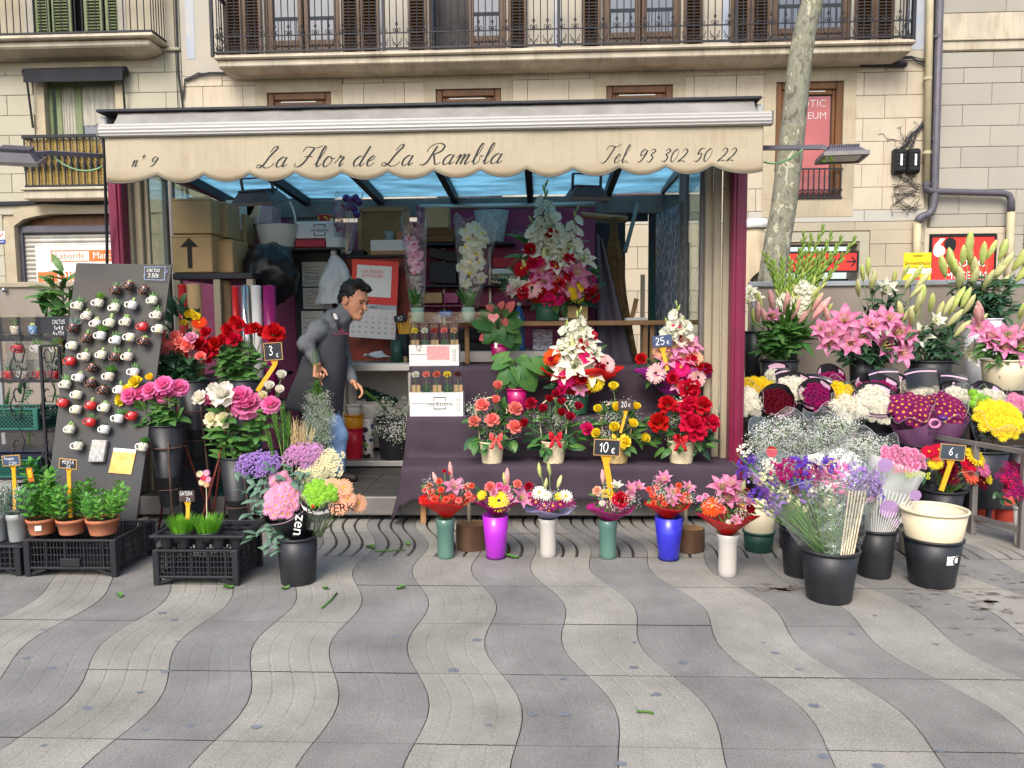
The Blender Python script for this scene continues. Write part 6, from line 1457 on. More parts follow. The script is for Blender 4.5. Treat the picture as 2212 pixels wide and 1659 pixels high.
def boardtext(parent,txt,u,v,w,h,m=None):
 mb,w_=hand_text(txt,1,.11);k=S(w,5.1)/w_;mb.v=[((x-w_/2)*k,0,(y-.5)*S(h,5.1))for x,y,z in mb.v];obj('lettering',mb,m or m_chalk,parent,M=onb(u,v,.003))
boardtext(MBD,'CACTUS',332,584,30,7);boardtext(MBD,'3.50€',332,595,26,9)
mb=MB()
for(a,b,c,d)in((312,577,358,576),(312,604,356,605),(312,577,312,604),(357,576,355,605),(357,590,362,584),(314,592,310,598)):mb.bar(onboard(a,b,.003)-L,onboard(c,d,.003)-L,.004,.001,up=tuple(bn))
obj('chalk_line',mb,mat('chalk_blue','#7f96b8',.9),MBD,kind='stuff')
def spots(name,base,cols,s=26,thr=.32,rough=.25):
 m=mat(name,base,rough,.03,3,coat=.5);nt=m.node_tree;N=nt.nodes;Lk=nt.links;b=N['Principled BSDF'];last=b.inputs['Base Color'].links[0].from_socket;tc=N.new('ShaderNodeTexCoord')
 for i,c in enumerate(cols):
  mp=N.new('ShaderNodeMapping');mp.inputs['Location'].default_value=(i*3.1,i*1.7,i*.9);Lk.new(tc.outputs['Object'],mp.inputs[0])
  v=N.new('ShaderNodeTexVoronoi');v.inputs['Scale'].default_value=s;Lk.new(mp.outputs[0],v.inputs['Vector'])
  r=N.new('ShaderNodeMath');r.operation='LESS_THAN';r.inputs[1].default_value=thr;Lk.new(v.outputs['Distance'],r.inputs[0])
  mx=N.new('ShaderNodeMix');mx.data_type='RGBA';mx.inputs[7].default_value=(*hx(c),1);Lk.new(r.outputs[0],mx.inputs[0]);Lk.new(last,mx.inputs[6]);last=mx.outputs[2]
 Lk.new(last,b.inputs['Base Color']);return m
MUG={'black':(spots('mug_black','#17161a',['#b04a3a','#c98a6a'],70,.3),'black flowered'),'map':(spots('mug_map','#d6d1bd',['#8f8a62','#4c4a3a'],75,.3),'white mug-map patterned'.replace('mug-map ','olive ')),'red':(spots('mug_red','#c01f22',['#3a0d10'],90,.26),'red dotted'),'yel':(spots('mug_yellow','#dad6c6',['#d8bf4e','#b9bcc8'],60,.38),'white mug with yellow scribbles'),'blue':(spots('mug_blue','#d5d5d3',['#b4b5c6','#c9bfae'],60,.38),'pale lilac scribbled'),'bike':(spots('mug_tan','#d8d2c2',['#b98a4a','#6f88ad','#a4574a'],65,.3),'tan and blue painted'),'heart':(spots('mug_floral','#d9d5d0',['#b32c3c','#4b4a74'],70,.3),'white red-flowered')}
MUG['yel']=(MUG['yel'][0],'yellow scribbled white');MUG['map']=(MUG['map'][0],'olive patterned white')
def mug_body(m):
 mb=MB().lathe([(.001,0),(.022,0),(.026,.004),(.0325,.03),(.033,.05),(.031,.058),(.029,.058),(.03,.045),(.001,.046)],18);return mb.mesh('cup',m,True)
def mug_handle(m):return MB().tube([(-.03,0,.048),(-.047,0,.05),(-.056,0,.042),(-.056,0,.026),(-.047,0,.014),(-.028,0,.012)],.0052,6).mesh('handle',m,True)
hm=[]
for k in range(16):t=2*math.pi*k/16;hm.append((.0007*16*math.sin(t)**3,-.0335+.000*t,.036+.0007*(13*math.cos(t)-5*math.cos(2*t)-2*math.cos(3*t)-math.cos(4*t))))
heart_me=MB().poly(hm,(0,-.0012,0)).mesh('heart',mat('heart_print','#d99a94',.4))
white_h=mat('mug_white','#d9d6cc',.25,.04,3,coat=.5)
mugs={k:(mug_body(v[0]),mug_handle(v[0]if k in('black','red')else white_h))for k,v in MUG.items()}
m_succ=mat('succulent','#6f9c62',.5,.2,14,rnd=.2,hue=.03,transl=.1);m_agave=mat('agave_blue','#7d9a92',.55,.15,14,rnd=.1);m_cact=mat('cactus_green','#7d9a58',.6,.25,40,rnd=.2,hue=.02);m_thorn=mat('cactus_pale','#c9c5a4',.7)
def sp_spiky(m,n=14,W=.2,L=.05):
 def f(i):
  mb=MB()
  for k in range(n):petal(mb,k*2.4,45+k*2.5,30+k*3,L*uni(.8,1.1),L*W,-.5,.003,0,3,2,'point')
  return mb.mesh('succulent',m,True)
 return f
def sp_jade(i):
 mb=MB()
 for k in range(9):petal(mb,k*2.4,50+k*4,25+k*5,.05*uni(.8,1.1),.032,.2,.003,uni(0,.006),4,2,'round')
 return mb.mesh('succulent',m_leafl,True)
def sp_col(n,h):
 def f(i):
  mb=MB()
  for k in range(n):
   x,y=uni(-.012,.012)*(n>1),uni(-.008,.008)*(n>1);hh=h*uni(.6,1.1);r=.009 if n==1 else.006
   vs=[];prof=[(r*.8,0),(r,hh*.3),(r,hh*.75),(r*.7,hh*.93),(.0005,hh)]
   for rr,z in prof:
    for j in range(12):a=2*math.pi*j/12;q=rr*(1.12 if j%2 else.9);vs.append((x+q*math.cos(a),y+q*math.sin(a),z))
   mb.add(vs,[(i_*12+j,i_*12+(j+1)%12,(i_+1)*12+(j+1)%12,(i_+1)*12+j)for i_ in range(4)for j in range(12)])
   for j in range(6):mb.octa((x+r*1.05*math.cos(j*2.4),y+r*1.05*math.sin(j*2.4),hh*(.2+.12*j)),.0016,1)
  return mb.mesh('cactus',[m_cact,m_thorn],True)
 return f
def sp_ball(i):
 mb=MB().ball((0,0,.012),.017,14,8)
 for k in range(30):z=uni(-.2,1);a=k*2.4;r=math.sqrt(max(0,1-z*z));mb.octa((.0175*r*math.cos(a),.0175*r*math.sin(a),.012+.0175*z),.0016,1)
 return mb.mesh('cactus',[m_cact,m_thorn],True)
SUC={'spiky':(sp_spiky(m_succ),'spiky succulent'),'dark':(sp_spiky(m_leafd,12,.16,.035),'dark spiky succulent'),'agave':(sp_spiky(m_agave,12,.2,.062),'blue agave'),'jade':(sp_jade,'round-leaved succulent'),'col':(sp_col(1,.05),'column cactus'),'finger':(sp_col(7,.035),'finger cactus'),'ball':(sp_ball,'ball cactus')}
m_mugs='1040 440 black spiky;1160 400 black ball;1300 440 black dark;1375 530 map spiky;700 580 map spiky;885 555 map jade;1035 595 map spiky;1185 575 blue col;1410 665 map spiky;780 670 bike finger;865 740 heart ball;985 735 yel col;1135 725 map finger;1285 770 red dark;1430 790 yel dark;655 780 black agave;775 875 black col;905 850 blue jade;1045 890 blue spiky;1170 865 yel dark;1290 905 black finger;650 940 yel dark;765 1040 bike col;910 1025 yel col;1035 1045 black spiky;1150 1040 bike col;635 1082 red dark;825 1140 black dark;980 1220 bike jade;1205 1180 heart spiky;710 1230 heart finger;590 1290 map spiky;820 1278 black ball;1075 1340 blue col;932 1342 black dark;690 1385 yel dark;565 1458 red dark;685 1517 yel dark;815 1482 red col;940 1502 yel ball;1065 1600 blue spiky;810 1632 red spiky'
ml=[]
for w in m_mugs.split(';'):
 a=w.split();ml.append((float(a[0])/4.173,518.4+float(a[1])/4.173,a[2],a[3]))
ml+=[(150,925,'map','finger'),(225,925,'blue','dark'),(168,961,'map','dark'),(307,963,'map','jade'),(284,896,'red','dark')]
ml.sort(key=lambda t:t[1]);cnt={}
for _,_,k,s in ml:cnt[(k,s)]=cnt.get((k,s),0)+1
seen={}
for u,v,k,s in ml:
 i=seen.get((k,s),0);seen[(k,s)]=i+1;n=cnt[(k,s)]
 pos='the only such pair on the board' if n==1 else('highest of its kind on the board' if i==0 else('lowest of its kind on the board' if i==n-1 else ORD[i]+' of its kind from the top'))
 q=thing('cactus_mug','%s mug holding a %s, %s'%(MUG[k][1],SUC[s][1],pos),'mug',(0,0,0),group='cactus mugs on the leaning board')
 q.matrix_world=Matrix.Translation(onboard(u,v+12,.036))@MBR@Matrix.Rotation(uni(-.06,.1),4,'Y')@Matrix.Rotation(uni(-.2,.2),4,'Z')@Matrix.Scale(.93,4)
 obj('cup',mugs[k][0],parent=q);obj('handle',mugs[k][1],parent=q)
 if k=='red':obj('heart',heart_me,parent=q)
 obj('cactus' if s in('col','finger','ball')else 'succulent',rng.choice(lib('suc'+s,SUC[s][0],2)),parent=q,M=Matrix.Translation((0,0,.046))@Matrix.Rotation(uni(0,6),4,'Z')@Matrix.Scale(uni(1.1,1.35),4))
q=thing('wrapped_packet','silver grey film-wrapped packet stuck to the leaning board','packet',onboard(213,1000,.0));q.matrix_world=Matrix.Translation(onboard(212,999,0))@MBR
obj('packet',MB().rbox(-.05,.05,-.03,-.001,0,.145,.004),mat('packet_grey','#9b958a',.3,.25,6),q);obj('film',MB().rbox(-.055,.055,-.034,-.0005,-.004,.15,.004),m_cello,q)
q=thing('paper_card','orange watercolour card fixed to the leaning board','card',(0,0,0));q.matrix_world=Matrix.Translation(onboard(259,1023,0))@MBR@Matrix.Rotation(R(3),4,'Y')
obj('sheet',MB().box(-.078,.078,-.003,-.001,0,.155),mat('card_orange','#e39a45',.7,.2,14,col2='#e6c27a'),q);obj('top_strip',MB().box(-.078,.078,-.0045,-.0035,.143,.165),m_white,q)
# ================================================================ wire shelf with boxed mugs
YR=4.95
q=thing('wire_shelf','black wrought iron shelf of boxed cactus mugs at the left edge','shelf',G(60,1180));q.location=(P(60,900,YR).x,YR,0);L=q.location
def W(u,v,dy=0):p=P(u,v,YR);return Vector((p.x-L.x,dy,p.z))
mb=MB()
for u in(93,127,-60):mb.bar(W(u,747 if u>0 else 690,0 if u!=93 else-.03),(W(u,747).x,0 if u!=93 else-.03,0),.016)
mb.bar(W(93,747,-.03),W(127,747,0),.014)
obj('upright',mb,m_iron,q)
for v in(824,932,1035):
 a,b=W(-60,v),W(128,v);obj('shelf_frame',MB().bar(a,b,.014).bar((a.x,.28,a.z),(b.x,.28,b.z),.014).bar((b.x,0,b.z),(b.x,.28,b.z),.014),m_iron,q)
 mb=MB()
 for k in range(14):x=lerp(a.x,b.x,k/13);mb.bar((x,0,a.z),(x,.28,a.z),.005)
 obj('shelf_wire',mb,m_iron,q,kind='stuff')
mb=MB()
for v0,sgn in((765,1),(800,-1),(850,1),(885,-1),(960,1),(1000,-1)):
 for(uu,dy)in((110,-.02),(40,0)):
  c=W(uu,v0);mb.tube([(c.x+sgn*(.012+.0085*t)*math.cos(t*1.1+1),dy-.01,c.z+.006+(.014+.009*t)*math.sin(t*1.1+1)*1.6)for t in range(7)],.005,5)
obj('scroll',mb,m_iron,q,True)
tb=rect(-40,684,128,731,YR);sgn_=thing('price_board','black chalk board on the wire shelf pricing the cactus mugs','price sign',((tb[0]+tb[1])/2,YR+.12,tb[2]-.02),group='chalk price boards')
w=(tb[1]-tb[0])/2;h=tb[3]-tb[2]+.02;obj('board',MB().rbox(-w,w,0,.01,0,h,.01),m_slate,sgn_)
obj('support',MB().bar((w-.05,.02,0),(w-.05,.02,-.35),.015),m_iron,sgn_)
for txt,v,ww in(('CACTUS',695,30),('1x4€',708,24),('4x15€',720,28)):
 mb,w_=hand_text(txt,1,.1);k=S(ww,YR)/w_;p=P(103,v,YR);mb.v=[(p.x-sgn_.location.x+(x-w_/2)*k,-.002,p.z-sgn_.location.z+(y-.5)*S(9,YR))for x,y,z in mb.v];obj('lettering',mb,m_chalk,sgn_)
m_acr=clear('acrylic_box',(.95,.97,.97),.06,.03,.05,8);m_cupb=spots('mug_sky','#3f7fbf',['#e0e4e6','#6d8f5a'],60,.3)
mugs['sky']=(mug_body(m_cupb),mug_handle(m_cupb));MUG['sky']=(m_cupb,'blue landscape')
for u,v,k,s,lab,dy in((44,724,'sky','ball','on the top of the shelf by the chalk board',.1),(4,724,'bike','spiky','at the very edge on the shelf top',.1),(20,765,'red','dark','in the upper row of boxes, left',.06),(62,765,'heart','spiky','in the upper row of boxes, middle',.06),(105,765,'yel','jade','in the upper row of boxes, right',.06),(2,822,'red','spiky','in the lower row, cut by the photo edge',.06),(32,822,'bike','dark','in the lower row beside two red ones',.06),(68,822,'red','ball','in the lower row, middle',.06),(103,822,'red','dark','in the lower row behind the scroll',.06)):
 p=P(u,v,YR);b=thing('boxed_mug','boxed %s mug, %s'%(MUG[k][1],lab),'boxed mug',(p.x,YR+dy+.03,p.z),group='boxed cactus mugs on the wire shelf')
 obj('cup',mugs[k][0],parent=b,M=Matrix.Translation((.004,0,.004)));obj('handle',mugs[k][1],parent=b,M=Matrix.Translation((.004,0,.004)))
 obj('succulent',rng.choice(lib('suc'+s,SUC[s][0],2)),parent=b,M=Matrix.Translation((.004,0,.05))@Matrix.Scale(1.3,4))
 obj('box',MB().box(-.058,.05,-.045,.045,0,.14),m_acr,b)
 if 740<v<800:obj('riser',MB().box(-.055,.048,-.04,.04,-(p.z-P(u,824,YR).z)+.003,-.002),m_acr,b)
m_tealc=mat('teal_plastic','#1f5a50',.5,.15,5);m_crate=mat('crate_black','#1d1e23',.5,.2,6,rnd=.05)
def lattice_panel(mb,o,ax,h,nx,nz,t,w,dia=False):
 """openwork panel: o corner, ax vector along, h height"""
 o=Vector(o);ax=Vector(ax);l=ax.length;d=ax/l
 if dia:
  n=int(l/(h/nz))
  for k in range(-nz,n+1):
   for s in(1,-1):
    x0=k*h/nz if s>0 else(k+nz)*h/nz;x1=x0+s*h
    ta=0.;tb=1.
    f=lambda q:(x0+(x1-x0)*q)
    lo=[(0-x0)/(x1-x0),(l-x0)/(x1-x0)];ta=max(0,min(lo));tb=min(1,max(lo))
    if tb-ta<.05:continue
    mb.bar(o+d*f(ta)+Vector((0,0,h*ta)),o+d*f(tb)+Vector((0,0,h*tb)),w,t,up=(0,0,1))
 else:
  for i in range(nx+1):p=o+ax*(i/nx);mb.bar(p,p+Vector((0,0,h)),w,t,up=tuple(d))
  for j in range(nz+1):p=o+Vector((0,0,h*j/nz));mb.bar(p,p+ax,t,w)
def crate(lab,p,w,d,h,m,nx=14,nz=4,dia=False,legs=True,rz=0,solid=False,grp='plastic crates'):
 q=thing('plastic_crate',lab,'crate',p,rz,grp);z0=h*.2 if legs else 0
 fr=MB()
 for x in(-w/2,w/2):
  for y in(0,d):fr.rbox(x-.018,x+.018,y-.015,y+.015,0,h,.004)
 for z in(z0,h-.012):
  fr.rbox(-w/2,w/2,-.012,.008,z,z+.014,.003).rbox(-w/2,w/2,d-.008,d+.012,z,z+.014,.003).rbox(-w/2-.01,-w/2+.01,0,d,z,z+.014,.003).rbox(w/2-.01,w/2+.01,0,d,z,z+.014,.003)
 if legs:
  for s in(-1,1):fr.bar((s*w/2,0,.008),(s*w*.3,0,z0),.016).bar((s*w*.5,d,.008),(s*w*.3,d,z0),.016)
 obj('frame',fr,m,q)
 for nm,o,ax,n in(('front_panel',(-w/2,0,z0),(w,0,0),nx),('back_panel',(-w/2,d,z0),(w,0,0),nx),('side_panel',(-w/2,0,z0),(0,d,0),int(nx*d/w)),('side_panel',(w/2,0,z0),(0,d,0),int(nx*d/w))):
  pm_=MB();lattice_panel(pm_,o,ax,h-z0-.006,n,nz,.005,.006,dia)
  if not dia:
   ax=Vector(ax);o=Vector(o)
   for t in(.22,.44,.66,.88):pm_.bar(o+ax*t,o+ax*t+Vector((0,0,h-z0)),.014,.008,up=tuple(ax.normalized()))
  obj(nm,pm_,m,q)
 obj('floor',MB().box(-w/2,w/2,0,d,z0+.001,z0+.008),m,q)
 return q
p=P(48,931,YR);cr=crate('teal crate of seedlings on the middle wire shelf',(p.x-.16,YR+.01,P(60,932,YR).z+.008),.52,.25,.15,m_tealc,dia=True,nz=5,legs=False)
sd=thing('seedling_bed','bed of small brownish seedlings in the teal crate','plants',cr.location+Vector((0,0,.012)));obj('soil',MB().box(-.25,.25,.01,.24,0,.08),m_soil,sd)
for k in range(40):put_leaf(sd,rng.choice(('ll','ld','lf')),sd.location+Vector((uni(-.24,.24),uni(.02,.22),.08)),(uni(-1,1),uni(-1,1),uni(.2,1)),uni(.03,.05))
p=P(48,1034,YR);crate('lower dark teal crate under the wire shelf',(p.x-.16,YR+.01,P(60,1035,YR).z+.008),.52,.25,.13,m_tealc,dia=True,nz=5,legs=False)
p=P(50,990,YR);tr_=thing('seed_tray','dark blue-black moulded tray resting above the lower teal crate','tray',(P(30,990,YR).x,YR+.14,P(60,1035,YR).z+.14));obj('tray',MB().rbox(-.32,.28,-.14,.12,0,.05,.01).rbox(-.34,.3,-.16,.14,.05,.062,.004),mat('tray_blue','#1d2233',.4,.15,6),tr_)
fr=thing('leafy_plant','feathery green fern seen through the wire shelf','plant',(P(60,900,5.5).x,5.5,0),group='plants behind the wire shelf');obj('pot',MB().lathe([(.1,0),(.13,.25),(.12,.25),(.1,.02)],20),m_blackpl,fr,True)
for k in range(12):
 b=P(uni(0,100),uni(800,920),5.45);d=Vector((uni(-1,1),-.2,uni(-.2,.7))).normalized();ln=uni(.15,.25)
 obj('stalk',MB().tube([b-fr.location,b+d*ln-fr.location],.002,4),m_leafl,fr)
 for j in range(8):
  for s in(-1,1):put_leaf(fr,'ld',b+d*ln*j/8,d+Vector((-d.z*s,0,d.x*s))*1.3,.05*(1.1-j/9))
obj('stalk',MB().tube([(0,0,.2),P(60,900,5.45)-fr.location],.006,5),m_leafl,fr)
tp=thing('leafy_plant','tall bamboo-like plant with long drooping leaves behind the leaning board','plant',(P(130,800,5.9).x,5.9,0),group='plants behind the wire shelf')
obj('pot',MB().lathe([(.12,0),(.16,.3),(.15,.3),(.12,.03)],20),m_blackpl,tp,True)
for(u,v)in((115,600),(135,585),(95,640),(150,620),(128,660),(140,700)):
 t=P(u,v,5.85);st=MB().tube([Vector((uni(-.04,.04),uni(-.04,.04),.28)),(t-tp.location)*.55,t-tp.location],.006,5);obj('stem',st,m_stem,tp,True)
 for k in range(11):b=t+Vector((0,0,-k*.035));put_leaf(tp,'lancel',b,(uni(-1,1),uni(-.8,.3),uni(-.2,.6)),uni(.16,.24))
for k in range(14):b=P(uni(128,150),uni(690,900),5.8);put_leaf(tp,'ld',b,(uni(-1,1),-.5,uni(-.3,.5)),uni(.09,.14))
# ================================================================ front row at the left: crates, pots, herbs
def crate_px(lab,u0,u1,vb,vt,d,m,**k):
 a,b=G(u0,vb),G(u1,vb);h=P((u0+u1)/2,vt,a.y).z;return crate(lab,((a.x+b.x)/2,(a.y+b.y)/2,0),b.x-a.x,d,h,m,**k),h
c1,h1=crate_px('black crate at the left edge under the grey herb pots',-95,44,1243,1178,.4,m_crate)
c2,h2=crate_px('wide black crate under the three terracotta pots',62,250,1245,1166,.42,m_crate,nx=26)
c3,h3=crate_px('black crate with brick-pattern sides under the tray of cat grass',340,512,1264,1188,.34,m_crate,nx=22,nz=5)
obj('label_plate',MB().rbox(-.06,.06,-.016,-.008,h2*.28,h2*.5,.003),m_crate,c2)
m_terra=mat('terracotta','#b0603f',.75,.12,6,rnd=.05,col2='#b97a5a');m_gpotp=mat('grey_pot','#8d908f',.5,.1,5)
m_mint=mat('mint_leaf','#5d9a3a',.5,.18,18,rnd=.2,hue=.015,transl=.3)
def m_sprig(i):
 mb=MB();h=uni(.14,.2);mb.tube([(0,0,0),(uni(-.015,.015),uni(-.015,.015),h)],.002,4,1)
 for k in range(7):
  t=.25+.75*k/6;L_=.05*(1.15-.45*abs(t-.6)*2)
  for s in range(4 if k==6 else 2):s_=len(mb.v);petal(mb,k*1.57+s*(math.pi if k<6 else 1.57),25+20*t,-20+30*t,L_*uni(.8,1.1),L_*.5,-.3,.002,h*t,3,2,'point')
 return mb.mesh('sprig',[m_mint,m_stem],True)
KIND['mint']=('sprig',m_sprig,5)
def rim_pot(parent,r0,r1,h,m,name='pot'):
 obj(name,MB().lathe([(.0005,.004),(r0,0),(r0*1.02,.006),(lerp(r0,r1,.78),h*.78),(r1,h*.79),(r1*1.03,h),(r1*.95,h),(r1*.88,h*.8),(r0*.9,.02)],30),m,parent,True);obj('soil',MB().lathe([(.0005,h*.86),(r1*.95,h*.86)],20),m_soil,parent)
for lab,u,w0,w1,vt in(('left terracotta pot of mint, with a small white label',93,48,62,1118),('middle terracotta pot of mint, holding the yellow stake',157,48,62,1119),('right terracotta pot of mint, slightly bigger',225,54,70,1118)):
 Y=c2.location.y+.12;b=P(u,1170,Y);b.z=h2+.004;k=Y/FPX
 q=thing('mint_pot',lab,'potted herb',b,group='terracotta pots of mint');hh=P(u,vt,Y).z-b.z;rim_pot(q,w0*k/2,w1*k/2,hh,m_terra)
 if u<100:obj('label',MB().grid(lambda i,j:(.078*math.sin(.1+.45*i),-.0795*math.cos(.1+.45*i)*.96,hh*.35+.03*j),6,1),m_white,q)
 for j in range(18):a=uni(0,6.28);r=w1*k/2*.95*math.sqrt(rng.random());put(q,'mint',b+Vector((r*math.cos(a),r*math.sin(a),hh*.86)),(math.cos(a)*r*5,math.sin(a)*r*5,1),uni(.75,1.15))
put_h=c1
m_lav=mat('lavender_leaf','#6c8572',.6,.2,18,rnd=.15)
def m_lavs(i):
 mb=MB();h=uni(.12,.17);mb.tube([(0,0,0),(uni(-.01,.01),0,h)],.0018,4)
 for k in range(16):petal(mb,k*2.4,45,60,.03,.005,0,.001,h*(.15+.8*k/16),2,2,'point')
 for k in range(5):mb.octa((uni(-.008,.008),uni(-.008,.008),h*(.75+.06*k)),.0035,1)
 return mb.mesh('sprig',[m_lav,m_white],True)
KIND['lav']=('sprig',m_lavs,4)
for lab,u,w1 in(('grey pot of thyme nearest the terracotta pots',38,42),('grey pot of thyme cut off by the left edge',-6,42)):
 Y=c1.location.y+.08;b=P(u,1140,Y);b.z=h1+.004;k=Y/FPX;q=thing('herb_pot',lab,'potted herb',b,group='grey pots of thyme');hh=P(u,1108,Y).z-b.z
 rim_pot(q,w1*k*.4,w1*k/2,hh,m_gpotp)
 for j in range(26):a=uni(0,6.28);r=w1*k/2*math.sqrt(rng.random());put(q,'lav',b+Vector((r*math.cos(a),r*math.sin(a),hh*.86)),(math.cos(a)*r*6,math.sin(a)*r*6,1),uni(.9,1.3))
b=P(30,1140,c1.location.y+.14);tq=thing('seed_tray','black moulded tray under the grey thyme pots','tray',(c1.location.x+.05,c1.location.y+.18,h1-.012));obj('tray',MB().rbox(-.2,.18,-.2,.15,.0,.012,.004),m_crate,tq)
b=P(88,1100,c2.location.y+.3);q=thing('herb_pot','taller mint behind the left terracotta pot','potted herb',(b.x+.01,c2.location.y+.31,h2+.004),group='grey pots of thyme');rim_pot(q,.05,.065,.12,m_blackpl)
for j in range(10):put(q,'mint',q.location+Vector((uni(-.05,.05),uni(-.04,.04),.1)),(uni(-.3,.3),uni(-.3,.3),1),uni(1.2,1.6))
YC2=c2.location.y
sign('black tilted board reading MENTA 2 € on a yellow stake in the mint',(147,1002),YC2+.12,38,19,[('MENTA',.02,.2,.42,.72),('2€',.05,-.25,.42,.3)],tilt=R(6),stake=(153,1118,10))
sign('blue board with faded chalk writing over the thyme pots',(24,995),YC2+.05,38,21,[('Fenigola',-.1,.25,.3,.6),('2.50€',.1,-.28,.32,.5)],m=m_slateb,tilt=R(-4),stake=(34,1100,10))
q=thing('plant_tag','orange and yellow plant tag on a wire behind the mint','tag',P(65,1025,YC2+.2),rot=(0,R(-8),0));obj('card',MB().box(-.018,.018,0,.002,-.045,.04),mat('tag_orange','#d9772c',.6),q);obj('patch',MB().box(-.012,.012,-.002,-.0005,-.02,.03),m_yellow,q);obj('wire',MB().tube([(.01,.004,-.05),(.02,.01,-.25)],.002,5),m_greymet,q)
YC3=c3.location.y;tx=c3.location.x
q=thing('seed_tray','black ribbed tray holding the pots of cat grass','tray',(tx+.02,YC3,h3+.002));w=.27
mb=MB().rbox(-w,w,-.03,.0,.07,.085,.003).rbox(-w,w,.3,.33,.07,.085,.003).rbox(-w,-w+.03,0,.3,.07,.085,.003).rbox(w-.03,w,0,.3,.07,.085,.003)
obj('rim',mb,m_crate,q)
mb=MB()
for i in range(5):
 for j in range(3):mb.lathe([(.034,0),(.036,.01),(.042,.072),(.052,.078),(.052,.074),(.04,.07)],14,(-.2+.1*i,.045+.1*j,0));mb.box(-.25+.1*i,-.15+.1*i,.1*j+.09,.1*j+.1,.068,.078)
obj('cell',mb,m_crate,q,kind='stuff')
m_grass=mat('cat_grass','#6cab2c',.5,.2,30,rnd=.05,transl=.35)
for lab,u in(('pot of cat grass carrying the price board',396),('pot of cat grass beside the decorated stick',451)):
 Y=YC3+.06;b=P(u,1168,Y);b.z=h3+.03;g=thing('cat_grass_pot',lab,'potted grass',b,group='pots of cat grass');obj('pot',MB().lathe([(.0005,0),(.05,0),(.066,.06),(.06,.06),(.05,.01)],20),m_blackpl,g,True);obj('soil',MB().lathe([(.0005,.052),(.062,.052)],16),m_soil,g)
 mb=MB()
 for k in range(330):
  a=uni(0,6.28);r=.058*math.sqrt(rng.random());s=len(mb.v);petal(mb,a+uni(-.5,.5),88-r*300,75-r*500,uni(.075,.115),.0042,0,r,.05,4,1,'point');mb.xf(Matrix.Translation((0,0,0)),s)
 obj('grass',mb,m_grass,g,True,kind='stuff')
sign('brown board reading GATERA 2 € on a yellow stake in the cat grass',(403,1072),YC3+.07,36,25,[('GATERA',0,.25,.34,.8),('2€',.12,-.28,.34,.3)],m=MATS['slate_brown'],edge=False,stake=(406,1122,10))
q=thing('flower_pick','dried flower pick with a tiny white bow in the cat grass','decoration',P(448,1110,YC3+.05));L=q.location
obj('stick',MB().tube([P(447,1120,YC3+.05)-L,P(445,1020,YC3+.05)-L],.0025,5),m_wick,q)
for u,v,c in((432,1024,'cream'),(446,1022,'pale'),(440,1032,'hot'),(450,1036,'pale'),(436,1042,'cream'),(446,1046,'peach')):put(q,'y'+c,P(u,v,YC3+.03),(uni(-.3,.3),-1,.3),.04)
# ================================================================ tall buckets on iron stands with loose roses
m_rust=mat('rusty_iron','#57423a',.7,.35,20,metal=.3);m_redir=mat('red_iron','#6f2a22',.6,.3,20)
def stand(lab,c,zr,rr,foot,m=m_rust,blab=None,rt=.105,rb=.05,zt=.8,zb_=.28,group='tall black buckets on iron stands'):
 q=thing('bucket_stand',lab,'stand',(c.x,c.y,0),group='iron bucket stands')
 obj('ring',MB().tube([(rr*math.cos(a*R(20)),rr*math.sin(a*R(20)),zr)for a in range(19)],.006,5),m,q,True)
 for k,(dx,dy)in enumerate(foot):
  a=math.atan2(dy,dx);obj('leg',MB().tube([(rr*math.cos(a),rr*math.sin(a),zr+.04),(rr*math.cos(a)*1.03,rr*math.sin(a)*1.03,zr),(dx,dy,.0)],.0075,6),m if k%2 else m_redir,q,True)
 obj('lower_ring',MB().tube([(rr*.66*math.cos(a*R(20)),rr*.66*math.sin(a*R(20)),zb_+.12)for a in range(19)],.005,5),m,q,True)
 b=thing('flower_bucket',blab,'bucket',(c.x,c.y,zb_),group=group);h=zt-zb_
 obj('wall',MB().lathe([(.0005,.002),(rb*.93,0),(rb,.008),(lerp(rb,rt,.32),h*.36),(lerp(rb,rt,.32)+.004,h*.365),(lerp(rb,rt,.34),h*.375),(rt,h),(rt-.005,h),(rb*.9,.02)],32),m_blackpl,b,True);obj('rim',MB().tube([(rt*math.cos(a*R(15)),rt*math.sin(a*R(15)),h)for a in range(25)],.006,6),m_blackpl,b,True)
 return b
